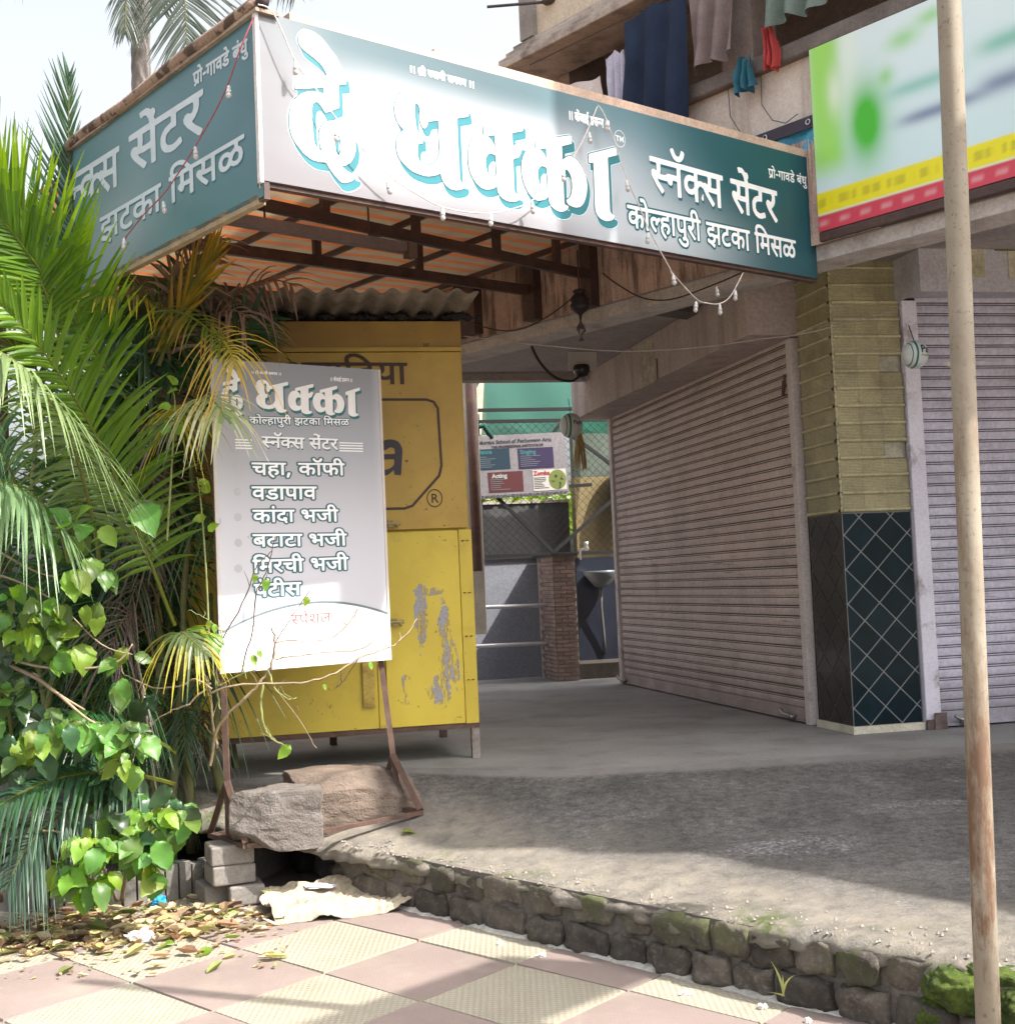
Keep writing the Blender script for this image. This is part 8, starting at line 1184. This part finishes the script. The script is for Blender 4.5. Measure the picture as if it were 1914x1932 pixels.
frond(th, D((400, 620, 6.4), (425, 640, 6.3), (437, 665, 6.2), (442, 690, 6.15)), 18, .30, .013, .75, YEL, (.55, .42, .12), c2=(.60, .36, .08), N=(-.2, -.8, .6), ang=(5, 75), t0=.1, ragged=.3, loc=b)
frond(th, D((340, 790, 6.5), (370, 740, 6.3), (400, 735, 6.2), (425, 790, 6.1)), 30, .27, .018, .9, (.16, .24, .10), (.42, .42, .20), c2=(.55, .55, .33), N=(0, -.6, .8), ang=(5, 60), t0=.2, loc=b)
frond(th, D((330, 830, 6.6), (340, 760, 6.5), (350, 740, 6.4), (330, 800, 6.3)), 18, .30, .018, .9, (.25, .27, .05), YEL, N=(0, -.6, .8), ang=(5, 50), t0=.3, loc=b)
frond(th, D((360, 700, 6.9), (320, 580, 6.8), (260, 520, 6.6), (180, 560, 6.4)), 26, .30, .018, .5, (.08, .13, .03), (.14, .15, .03), c2=YEL, N=(0, -.7, .7), ang=(20, 55), loc=b)
frond(th, D((330, 760, 6.9), (300, 600, 6.8), (330, 500, 6.8), (400, 440, 6.9)), 13, .38, .024, .55, DEAD, MAUVE, c2=MAUVE, N=(0, -1, .3), ang=(30, 66), ragged=.4, loc=b)
frond(th, D((300, 640, 6.9), (330, 520, 6.9), (350, 420, 6.9), (362, 345, 6.9)), 9, .26, .020, .1, MAUVE, DEAD, N=(0, -1, .1), ang=(60, 84), t0=.2, ragged=.4, loc=b)
frond(th, D((360, 720, 7.0), (400, 560, 7.0), (480, 500, 6.9), (560, 540, 6.8)), 16, .32, .022, .6, DEAD, MAUVE, c2=(.3, .24, .2), N=(0, -.8, .6), ang=(20, 60), ragged=.4, loc=b)
frond(th, D((360, 700, 7.0), (380, 600, 6.9), (420, 560, 6.8), (470, 600, 6.7)), 12, .34, .020, .8, MAUVE, (.4, .32, .3), N=(0, -.8, .6), ang=(10, 60), ragged=.4, loc=b)
frond(th, D((350, 860, 6.9), (400, 700, 6.9), (440, 620, 6.8), (500, 590, 6.8)), 30, .34, .024, .3, DEEP, BLUEG, N=(0, -1, .3), ang=(30, 60), loc=b)
frond(th, D((380, 1260, 6.3), (330, 1190, 6.15), (320, 1165, 6.1), (390, 1235, 6.0)), 34, .24, .017, .95, (.07, .12, .04), (.10, .15, .06), c2=(.50, .50, .05), N=(0, -.5, .9), ang=(8, 55), t0=.15, loc=b)
# palm 3: dense dark one behind
th, b = palm('dark dense palm crowding behind between the kiosk and the left edge', (-2.1, 7.7, -.3))
stems(th, b, [((-2.1+.12*k, 7.7-.1*(k % 2), -.3), px(130+60*k, 620+50*(k % 3), 7.6)) for k in range(5)])
for k in range(34):
    x = R5.uniform(20, 420); y = R5.uniform(560, 1400); Y = R5.uniform(6.9, 8.0); dx = R5.uniform(-170, 150); up_ = R5.uniform(60, 200)
    if x+dx > 410: dx = -abs(dx)*.6
    c0, c1 = R5.choice(((DEEP, GREEN), (DEEP, BLUEG), (GREEN, BLUEG), (DEEP, DEEP), (GREEN, LIME)))
    frond(th, D((x, y+230, Y+.1), (x+dx*.2, y+20, Y), (x+dx*.6, y-up_, Y-.1), (x+dx, y-up_*.6, Y-.25)), 30, R5.uniform(.32, .5), .024, R5.uniform(.2, .7), c0, c1, N=(R5.uniform(-.3, .3), -1, R5.uniform(.1, .8)), ang=(22, 60), loc=b)
# dark filler fronds low at the left edge
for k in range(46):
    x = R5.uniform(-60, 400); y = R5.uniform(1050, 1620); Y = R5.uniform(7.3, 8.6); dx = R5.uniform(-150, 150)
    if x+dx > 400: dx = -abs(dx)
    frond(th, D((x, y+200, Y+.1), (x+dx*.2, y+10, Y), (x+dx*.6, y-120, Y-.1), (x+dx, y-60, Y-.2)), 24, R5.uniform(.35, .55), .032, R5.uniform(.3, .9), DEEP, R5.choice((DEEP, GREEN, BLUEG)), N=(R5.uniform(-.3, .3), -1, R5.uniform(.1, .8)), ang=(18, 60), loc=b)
# palm 5: more palms further left, beyond the edge of the picture
th, b = palm('tall palm clump standing left of the planter', (-4.2, 8.2, -.4))
stems(th, b, [((-4.2+.15*k, 8.2, -.4), (-4.3+.2*k, 8.1, 2.0+.3*(k % 3))) for k in range(4)])
for k in range(26):
    a = R5.uniform(0, 6.28); o_ = Vector((-4.1+jit(.4), 8.2+jit(.3), R5.uniform(.2, 2.3))); r_ = R5.uniform(.8, 1.4); dv = Vector((math.cos(a), math.sin(a)*.7, 0))
    if (o_+dv*r_).x > -2.9: dv.x = -abs(dv.x)
    frond(th, (o_, o_+dv*r_*.25+Vector((0, 0, .6)), o_+dv*r_*.7+Vector((0, 0, .8)), o_+dv*r_+Vector((0, 0, .35))), 30, R5.uniform(.35, .5), .028, R5.uniform(.3, .7), R5.choice((DEEP, GREEN)), R5.choice((GREEN, LIME, BLUEG)), N=(R5.uniform(-.3, .3), -.8, .8), ang=(22, 60), loc=b)
q = MB(); r9 = random.Random(8)
for k in range(5200):
    x = r9.uniform(-26, -3.2); z = r9.random()**1.4*(1.6+.9*math.sin(x*1.1)+.5*math.sin(x*2.7+1))-.4; y = 19+r9.uniform(-.8, .8)+.2*x; a = r9.uniform(0, 6.28); s = r9.uniform(.10, .24); p = Vector((x, y, z))
    d1 = Vector((math.cos(a), .3, math.sin(a)))*s; d2 = Vector((-math.sin(a), .5, math.cos(a)))*s*.5; q.poly([tuple(p-d1), tuple(p+d2), tuple(p+d1), tuple(p-d2)])
q.build('distant_hedge', leafmat('hedge_leaf', (.06, .11, .03), .3), kind='stuff', label='rough green hedge far behind on the left')
# palm 4: dead brown thatch low in the middle
th, b = palm('brown withered palm clump with hanging dead leaves beside the menu board', (-1.72, 7.1, -.35))
stems(th, b, [((-1.74, 7.05, -.35), px(352, 1240, 6.9)), ((-1.62, 7.15, -.35), px(395, 1120, 7.0)), ((-1.9, 7.1, -.35), px(300, 1200, 7.0))], .032)
for k in range(24):
    x = R5.uniform(225, 405); y = R5.uniform(900, 1430); Y = R5.uniform(6.75, 7.3); dx = R5.uniform(-90, 60)
    c0, c1 = R5.choice((((.10, .07, .05), (.17, .13, .11)), ((.09, .07, .05), DEAD), (DEAD, DEEP), (DEEP, BLUEG), (DEEP, GREEN)))
    frond(th, D((x, y+60, Y+.05), (x+dx*.3, y-60, Y), (x+dx*.7, y-40, Y-.1), (min(x+dx, 400), y+70, Y-.15)), 20, R5.uniform(.2, .36), .013, R5.uniform(.6, 1.1), c0, c1, N=(R5.uniform(-.3, .3), -1, .5), ang=(15, 60), ragged=.5, rr=.006, loc=b)
# coconut palm far behind
th, b = palm('tall coconut palm with a ringed grey trunk far behind the sign', (-4.07, 15.0, -.5), 'coconut_palm', None)
q = MB(); pts = []; rad = []
p0 = px(250, 175, 15)-b; p1 = px(263, -60, 15)-b
for i in range(90): f = i/89; pts.append(Vector((p0.x, 0, 0)).lerp(p1, f) if f > 0 else Vector((p0.x, 0, 0))); rad.append(.125-.02*f+.006*(i % 2)); 
q.tube(pts, rad, 16); q.build('trunk', surf('coconut_bark', (.22, .20, .185), .9, .3, 5, 40, .5, dirt=(.10, .09, .085), dirt_amt=.6, ds=6), th, smooth=True)
CG, CG2 = (.05, .07, .05), (.11, .13, .11)
frond(th, D((262, -170, 15), (320, -190, 14.8), (352, -60, 14.6), (352, 85, 14.5)), 60, .85, .035, .25, CG, CG2, N=(0, -1, 0), ang=(15, 55), t0=.35, fold=0, rr=.02, loc=b)
frond(th, D((262, -170, 15), (235, -120, 14.8), (238, 0, 14.6), (236, 60, 14.5)), 40, .35, .03, .4, CG, CG2, N=(0, -1, 0), ang=(40, 70), t0=.35, fold=0, rr=.02, loc=b)
frond(th, D((262, -170, 15), (400, -260, 14.8), (540, -120, 14.6), (560, -12, 14.5)), 40, .5, .03, .3, CG, CG2, N=(0, -1, 0), ang=(30, 60), t0=.4, fold=0, rr=.02, loc=b)
frond(th, D((262, -170, 15), (150, -250, 14.8), (60, -180, 14.6), (0, -60, 14.5)), 40, .7, .03, .3, CG, CG2, N=(0, -1, 0), ang=(30, 60), t0=.4, fold=0, rr=.02, loc=b)
frond(th, D((262, -170, 15), (300, -200, 15.2), (300, -80, 15.3), (305, 20, 15.3)), 36, .5, .03, .4, CG, CG2, N=(0, -1, 0), ang=(20, 55), t0=.4, fold=0, rr=.02, loc=b)
for k in range(12):
    x = R5.uniform(200, 400); y = R5.uniform(560, 800); Y = R5.uniform(6.9, 7.5); dx = R5.uniform(-120, 130)
    c0, c1 = R5.choice((((.07, .09, .05), DEEP), (DEEP, BLUEG), (DEEP, GREEN), (GREEN, BLUEG), ((.14, .10, .08), MAUVE)))
    frond(th0, D((x, y+150, Y+.05), (x+dx*.3, y-40, Y), (x+dx*.7, y-70, Y-.1), (x+dx, y+20, Y-.15)), 18, R5.uniform(.25, .4), .026, R5.uniform(.5, 1.0), c0, c1, N=(R5.uniform(-.3, .3), -1, .5), ang=(15, 62), ragged=.5, rr=.006, loc=b0)
# ---- broad leaved bush
def leafmesh(L, W_, seed, mt_):
    R = random.Random(seed); q = MB(); n = 9; pv = None
    for i in range(n+1):
        f = i/n; w2 = W_*.5*(math.sin(math.pi*min(1, f*1.02)**.72)**.85)*(1+(.07 if i % 2 else -.05)) if 0 < i < n else .001
        z = -.18*L*f*f+.03*L*math.sin(f*7+seed); y = -L*f; cup = .22+.1*math.sin(f*9+seed)
        l, c, r = (-w2, y, z+w2*cup), (0, y, z-.0), (w2, y, z+w2*cup)
        lm, rm = (-w2*.55, y+.004, z+w2*cup*.42+.0012*(-1)**i), (w2*.55, y+.004, z+w2*cup*.42-.0012*(-1)**i)
        cur = (l, lm, c, rm, r)
        if pv:
            for k in range(4): q.quad(pv[k], cur[k], cur[k+1], pv[k+1])
        pv = cur
    me = q.mesh('leaf', mt_, True); return me
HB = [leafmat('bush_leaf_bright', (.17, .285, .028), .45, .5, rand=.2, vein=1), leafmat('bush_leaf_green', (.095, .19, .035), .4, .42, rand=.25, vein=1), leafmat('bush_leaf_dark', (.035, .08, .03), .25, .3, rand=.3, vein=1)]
HM = [[leafmesh(.112, .070+.008*(s % 3), s*1.7, m_) for s in range(5)] for m_ in HB]
TWIG = surf('twig_bark', (.26, .20, .13), .8, .3, 15, 60, .3); TWG = surf('twig_green', (.20, .22, .08), .7, .3, 15, 0, 0); TWD = surf('twig_dark', (.10, .07, .06), .8, .3, 15, 0, 0)
def smoothpts(P, n=5):
    out = []
    for i in range(len(P)-1):
        a, b_, c_, d = P[max(i-1, 0)], P[i], P[i+1], P[min(i+2, len(P)-1)]
        for k in range(n): s = k/n; out.append(.5*((2*b_)+(-a+c_)*s+(2*a-5*b_+4*c_-d)*s*s+(-a+3*b_-3*c_+d)*s**3))
    return out+[P[-1]]
def bush(label, base, clusters, branches, grp='broad leaved bushes'):
    th = thing('bush', label, 'bush', base, 90, grp); b_ = Vector(base)
    for pts, r in branches:
        q = MB(); pp = [px(*p)-b_ for p in pts]; out = smoothpts(pp); q.tube(out, [r*(1-.6*i/len(out)) for i in range(len(out))], 6); q.build('branch', TWIG, th, smooth=True)
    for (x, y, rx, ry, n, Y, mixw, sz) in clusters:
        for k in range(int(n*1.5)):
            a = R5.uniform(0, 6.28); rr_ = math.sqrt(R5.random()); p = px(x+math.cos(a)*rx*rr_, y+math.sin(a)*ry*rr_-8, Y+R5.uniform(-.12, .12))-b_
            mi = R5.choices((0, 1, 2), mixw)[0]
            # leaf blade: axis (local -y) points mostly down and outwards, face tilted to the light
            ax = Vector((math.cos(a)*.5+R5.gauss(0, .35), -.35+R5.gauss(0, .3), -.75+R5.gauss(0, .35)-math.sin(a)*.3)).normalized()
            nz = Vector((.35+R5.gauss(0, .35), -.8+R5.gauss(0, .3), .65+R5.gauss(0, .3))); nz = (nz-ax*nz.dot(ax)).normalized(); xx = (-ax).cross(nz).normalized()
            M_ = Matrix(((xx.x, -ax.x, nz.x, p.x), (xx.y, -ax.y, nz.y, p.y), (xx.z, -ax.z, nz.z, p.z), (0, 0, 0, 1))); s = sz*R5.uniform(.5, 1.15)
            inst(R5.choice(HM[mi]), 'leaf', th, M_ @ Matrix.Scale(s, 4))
    return th
bush('leafy bush with large bright green toothed leaves at the left edge', (-2.6, 6.5, -.45), [
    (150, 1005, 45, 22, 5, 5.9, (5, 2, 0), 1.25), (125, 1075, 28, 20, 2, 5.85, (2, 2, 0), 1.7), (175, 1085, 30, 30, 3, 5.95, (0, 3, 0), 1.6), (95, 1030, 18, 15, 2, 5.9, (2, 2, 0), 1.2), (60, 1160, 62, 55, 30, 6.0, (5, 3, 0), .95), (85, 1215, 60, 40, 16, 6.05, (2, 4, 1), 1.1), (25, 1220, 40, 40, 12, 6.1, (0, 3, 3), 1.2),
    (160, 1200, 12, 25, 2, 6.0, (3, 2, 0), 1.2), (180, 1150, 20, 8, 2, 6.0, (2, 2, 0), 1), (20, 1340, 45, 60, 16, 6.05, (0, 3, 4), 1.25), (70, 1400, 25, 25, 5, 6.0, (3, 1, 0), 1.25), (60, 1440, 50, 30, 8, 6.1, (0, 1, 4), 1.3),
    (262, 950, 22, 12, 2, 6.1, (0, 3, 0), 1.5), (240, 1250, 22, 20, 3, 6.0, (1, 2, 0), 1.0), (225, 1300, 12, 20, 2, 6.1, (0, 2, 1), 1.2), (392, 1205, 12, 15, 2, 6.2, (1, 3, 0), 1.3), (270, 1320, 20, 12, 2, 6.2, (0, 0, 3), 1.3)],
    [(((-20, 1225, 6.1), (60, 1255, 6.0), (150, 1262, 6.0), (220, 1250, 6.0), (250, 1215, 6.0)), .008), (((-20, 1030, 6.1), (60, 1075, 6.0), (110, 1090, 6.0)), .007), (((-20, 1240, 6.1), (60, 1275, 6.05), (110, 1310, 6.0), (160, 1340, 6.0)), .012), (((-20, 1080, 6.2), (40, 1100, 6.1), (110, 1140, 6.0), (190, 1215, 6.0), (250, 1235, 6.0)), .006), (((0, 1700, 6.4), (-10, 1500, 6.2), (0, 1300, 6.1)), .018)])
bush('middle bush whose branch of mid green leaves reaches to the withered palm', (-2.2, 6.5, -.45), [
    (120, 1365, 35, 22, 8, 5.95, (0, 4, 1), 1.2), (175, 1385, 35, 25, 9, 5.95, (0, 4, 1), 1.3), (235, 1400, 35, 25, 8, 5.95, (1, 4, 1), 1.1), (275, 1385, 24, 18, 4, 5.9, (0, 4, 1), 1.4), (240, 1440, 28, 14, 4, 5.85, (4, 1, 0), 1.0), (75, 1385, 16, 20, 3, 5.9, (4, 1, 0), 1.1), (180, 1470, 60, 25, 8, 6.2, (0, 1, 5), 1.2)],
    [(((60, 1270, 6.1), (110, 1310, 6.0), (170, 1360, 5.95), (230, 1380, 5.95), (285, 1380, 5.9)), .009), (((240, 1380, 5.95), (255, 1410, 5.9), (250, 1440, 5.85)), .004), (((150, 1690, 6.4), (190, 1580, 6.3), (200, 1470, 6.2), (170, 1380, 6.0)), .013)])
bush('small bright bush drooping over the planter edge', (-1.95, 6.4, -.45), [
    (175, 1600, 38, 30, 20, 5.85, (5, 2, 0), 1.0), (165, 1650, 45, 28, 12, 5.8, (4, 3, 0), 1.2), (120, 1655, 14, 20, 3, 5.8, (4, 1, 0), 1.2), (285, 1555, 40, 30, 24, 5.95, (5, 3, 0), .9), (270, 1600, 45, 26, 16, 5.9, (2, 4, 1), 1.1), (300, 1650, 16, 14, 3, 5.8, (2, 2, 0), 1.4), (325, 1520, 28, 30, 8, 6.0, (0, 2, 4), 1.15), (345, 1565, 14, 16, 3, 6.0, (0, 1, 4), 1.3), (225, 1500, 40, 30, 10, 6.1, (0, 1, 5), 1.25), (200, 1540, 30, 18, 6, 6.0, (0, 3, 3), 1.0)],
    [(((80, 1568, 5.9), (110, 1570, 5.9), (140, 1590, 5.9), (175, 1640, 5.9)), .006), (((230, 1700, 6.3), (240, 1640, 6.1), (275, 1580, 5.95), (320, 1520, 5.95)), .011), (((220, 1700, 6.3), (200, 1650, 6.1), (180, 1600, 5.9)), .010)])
# straggly bare shrub in front of the menu board
th = thing('bare_shrub', 'straggly nearly bare shrub with thin twigs in front of the menu board', 'shrub', (-1.45, 6.25, -.45), 90); b = Vector((-1.45, 6.25, -.45))
def zb(x, y, Y): return px(376.6+x*.3412, 659+y*.3412, Y)-b
TW = [([(60, 2300, 6.3), (110, 2080, 6.25), (250, 1930, 6.2), (330, 1850, 6.2), (400, 1730, 6.2), (415, 1610, 6.2), (400, 1540, 6.2)], .0085, TWIG), ([(100, 1860, 6.2), (110, 1640, 6.2), (235, 1410, 6.2), (295, 1250, 6.2), (320, 1195, 6.2), (400, 1112, 6.2)], .0045, TWD), ([(230, 1780, 6.2), (290, 1560, 6.2), (310, 1360, 6.2), (380, 1200, 6.2), (416, 1035, 6.2)], .0045, TWD),
      ([(390, 1800, 6.2), (415, 1640, 6.2), (470, 1540, 6.2), (540, 1430, 6.2), (612, 1330, 6.2)], .004, TWD), ([(415, 1618, 6.2), (560, 1610, 6.2), (700, 1605, 6.25), (780, 1560, 6.25), (850, 1480, 6.3), (872, 1435, 6.3)], .004, TWIG), ([(400, 1715, 6.2), (600, 1690, 6.25), (760, 1672, 6.3), (900, 1655, 6.35), (1030, 1555, 6.4)], .004, TWIG),
      ([(60, 1900, 6.2), (200, 1860, 6.15), (400, 1850, 6.15), (600, 1838, 6.15), (750, 1790, 6.2), (900, 1700, 6.3), (1050, 1650, 6.35), (1130, 1590, 6.4), (1200, 1490, 6.45)], .006, TWIG), ([(110, 1990, 6.2), (90, 1850, 6.2), (70, 1700, 6.2), (90, 1560, 6.2)], .005, TWG), ([(380, 1780, 6.2), (420, 1880, 6.15), (480, 1930, 6.1), (540, 1925, 6.1)], .0045, TWG), ([(350, 1850, 6.2), (345, 2050, 6.15), (400, 2150, 6.1), (480, 2200, 6.1), (500, 2210, 6.1)], .005, TWG),
      ([(90, 1870, 6.2), (250, 1790, 6.15), (400, 1740, 6.2), (520, 1665, 6.2)], .0035, TWG), ([(60, 1850, 6.2), (-60, 1960, 6.2), (-200, 2020, 6.15), (-300, 2110, 6.1)], .005, TWIG), ([(70, 1880, 6.2), (-20, 1830, 6.2), (-120, 1860, 6.2), (-260, 1870, 6.15), (-420, 1800, 6.1)], .006, TWIG), ([(60, 1900, 6.2), (20, 1780, 6.2), (-60, 1700, 6.2)], .004, TWD), ([(150, 1700, 6.2), (110, 1560, 6.2), (20, 1480, 6.2), (-60, 1440, 6.2)], .003, TWG), ([(260, 1820, 6.2), (200, 1650, 6.2), (150, 1570, 6.2), (40, 1540, 6.2)], .003, TWG),
      ([(100, 2200, 6.3), (70, 2050, 6.25), (60, 1900, 6.2)], .008, TWIG), ([(880, 1700, 6.3), (800, 1830, 6.3), (740, 1880, 6.3)], .003, TWD), ([(640, 2200, 6.2), (560, 2060, 6.15), (420, 1880, 6.15)], .0025, TWIG)]
for pts, r, mt_ in TW:
    q = MB(); out = smoothpts([zb(*p) for p in pts]); out = [o_+Vector((jit(.004), jit(.004), jit(.004))) for o_ in out]; q.tube(out, [r*(1-.55*i/len(out)) for i in range(len(out))], 5); q.build('branch', mt_, th)
for k, (pts, r, mt_) in enumerate(TW):
    for j in range(2):
        i = R5.randrange(len(pts)-1); f = R5.random(); a_, b2 = zb(*pts[i]), zb(*pts[i+1]); p = a_.lerp(b2, f); e = p+Vector((R5.uniform(-.06, .06), R5.uniform(-.03, .03), R5.uniform(.02, .09)))
        q = MB(); q.tube([p, p.lerp(e, .5)+Vector((jit(.01), 0, jit(.01))), e], [.0022, .0018, .0012], 4); q.build('branch', mt_, th)
for (x, y, Y, s) in ((370, 1270, 6.18, .55), (310, 1245, 6.18, .4), (600, 1370, 6.18, .45), (290, 1690, 6.15, .5), (320, 1665, 6.15, .4), (940, 1730, 6.3, .35), (500, 2190, 6.1, .75), (60, 1500, 6.2, .4), (30, 1560, 6.2, .5), (-40, 1580, 6.2, .7), (80, 1520, 6.2, .4), (685, 1850, 6.2, .3)):
    p = zb(x, y, Y); ax = Vector((R5.gauss(0, .4), -.3, -.8)).normalized(); nz = Vector((.4, -.8, .5)); nz = (nz-ax*nz.dot(ax)).normalized(); xx = (-ax).cross(nz)
    inst(HM[0][0], 'leaf', th, Matrix(((xx.x, -ax.x, nz.x, p.x), (xx.y, -ax.y, nz.y, p.y), (xx.z, -ax.z, nz.z, p.z), (0, 0, 0, 1))) @ Matrix.Scale(s, 4))
# slender weed stems in front of the withered palm
for k, (pts, lab, lv) in enumerate((([(395, 1240, 6.3), (390, 1100, 6.3), (380, 960, 6.3), (372, 900, 6.3)], 'slim weed with a few yellow green leaves beside the left edge of the menu board', [(385, 930), (375, 905), (392, 1000), (388, 975)]), ([(315, 1020, 6.25), (325, 860, 6.25), (330, 760, 6.25), (322, 730, 6.25)], 'tall thin weed rising in front of the palms', [(335, 725), (318, 740), (322, 765), (335, 820), (316, 800)]))):
    o0 = px(*pts[0]); th = thing('weed', lab, 'weed', o0, 90); q = MB(); out = smoothpts([px(*p)-o0 for p in pts]); q.tube(out, [.006*(1-.6*i/len(out)) for i in range(len(out))], 6); q.build('stem', TWG, th)
    for (x, y) in lv:
        p = px(x, y, 6.24)-o0; ax = Vector((R5.gauss(0, .6), -.3, R5.uniform(-.6, .6))).normalized(); nz = Vector((.4, -.8, .5)); nz = (nz-ax*nz.dot(ax)).normalized(); xx = (-ax).cross(nz)
        inst(HM[0][1], 'leaf', th, Matrix(((xx.x, -ax.x, nz.x, p.x), (xx.y, -ax.y, nz.y, p.y), (xx.z, -ax.z, nz.z, p.z), (0, 0, 0, 1))) @ Matrix.Scale(.6, 4))
# grass seedling at the ledge
o0 = px(1477, 1880, 4.32); th = thing('weed', 'tiny grass seedling sprouting at the foot of the ledge', 'weed', o0, 90); q = MB()
for (dx, dz, w_) in ((-.035, .115, .004), (.05, .10, .004), (-.06, .02, .008), (.0, .07, .004)):
    pv_ = None
    for i in range(7):
        f = i/6; c = Vector((dx*f*f, -.01*f, dz*f-(.03*f**3 if dx > 0 else 0))); w2 = w_*math.sin(math.pi*min(.97, .15+f*.85))
        cur = (tuple(c+Vector((w2, 0, 0))), tuple(c-Vector((w2, 0, 0))))
        if pv_: q.quad(pv_[1], cur[1], cur[0], pv_[0])
        pv_ = cur
q.build('blades', leafmat('seedling', (.30, .34, .12), .3), th)
# fallen leaves
q = MB(); cl = ((.50, .41, .22), (.60, .50, .32), (.42, .28, .16), (.26, .15, .09), (.42, .38, .14), (.22, .26, .07), (.52, .42, .28), (.34, .22, .13))
for k in range(1700):
    if k < 950: x, y = R5.gauss(-1.76, .26), R5.gauss(6.10, .17)
    elif k < 1450: x, y = R5.gauss(-2.15, .25), R5.gauss(6.05, .2)
    else: x, y = R5.uniform(-2.4, -1.0), R5.uniform(5.3, 6.6)
    if (x+2.25)**2+((y-7.35)/.9)**2 < .93**2 or y > 6.75: continue
    s = min(.06, .008+R5.expovariate(55)); a = R5.uniform(0, 6.28); z = -.498+abs(R5.gauss(0, .012)); ca, sa_ = math.cos(a), math.sin(a); h = R5.uniform(.1, .7)*s; tl_ = R5.gauss(0, .15)
    c = mul(R5.choice(cl[:3]+cl if k < 1000 else cl), R5.uniform(.45, 1.05))
    def lp(u_, v_, w_): return (x+(ca*u_-sa_*v_)*s, y+(sa_*u_+ca*v_)*s, max(-.497, z+w_*h+tl_*u_*s))
    pts = [lp(-1, 0, .5), lp(-.4, -.45, .8), lp(.4, -.4, .6), lp(1, 0, .2), lp(.4, .4, .8), lp(-.4, .45, .9)]; m0, m1 = lp(-.4, 0, 0), lp(.4, 0, 0)
    for f in ((pts[0], pts[1], m0), (pts[1], pts[2], m1, m0), (pts[2], pts[3], m1), (pts[3], pts[4], m1), (pts[4], pts[5], m0, m1), (pts[5], pts[0], m0)): q.poly(f, col=c)
q.build('fallen_leaves', leafmat('dry_leaf', trans=.25, rough=.7, attr=True, rand=0), kind='stuff', label='litter of dry yellow and brown leaves in front of the planter')
for k, (u_, v_, mi) in enumerate(((180, 1720, 0), (415, 1720, 1), (150, 1745, 0), (760, 1571, 0), (100, 1725, 1), (50, 1715, 1), (330, 1780, 0), (400, 1790, 0), (560, 1650, 1))):
    z = -.49 if v_ != 1571 else -.20; d = (px(u_, v_, 1)-Vector((0, 0, 1))); t_ = (z-1)/d.z; p = Vector((0, 0, 1))+d*t_
    th = thing('fallen_leaf', ('green leaf in the litter beneath the small bright bush', 'green leaf beside the bottom paving block', 'green leaf in the litter left of the white paper scrap', 'single green leaf lying on the forecourt edge right of the stand', 'green leaf in the shade at the foot of the planter', 'leftmost green leaf lying in the litter', 'green leaf at the front edge of the litter on a pale tile', 'green leaf at the right end of the litter', 'green leaf tucked under the ledge behind the paper sack')[k], 'leaf', p, 90, None if v_ == 1571 else 'loose green leaves in the litter'); inst(HM[mi][0], 'blade', th, Matrix.Rotation(R5.uniform(0, 6), 4, 'Z') @ Matrix.Scale(.9, 4))
# small rubble and grit along the ledge top and joint
q = MB()
for k in range(420):
    f = R5.uniform(2.2, 7.2); E, F, ze = ef(f); t_ = abs(R5.gauss(0, .05)); p = E+(F-E)*t_; s = R5.uniform(.002, .007)
    z = ramp_z(E, F, ze, t_)+.002; n0 = len(q.v)
    for dx, dy, dz in ((-1, -1, 0), (1, -1, 0), (1, 1, 0), (-1, 1, 0), (0, 0, 1.3)): q.v.append((p.x+dx*s*R5.uniform(.6, 1.2), p.y+dy*s*R5.uniform(.6, 1.2), z+dz*s))
    for ff in ((0, 1, 4), (1, 2, 4), (2, 3, 4), (3, 0, 4)): q.f.append(tuple(n0+i for i in ff)); q.c.append(None); q.mi.append(0)
q.build('grit', surf('grit_stone', (.27, .24, .21), .9, .3, 30, 0, 0), kind='stuff', label='loose grit and crumbs of cement along the ledge')
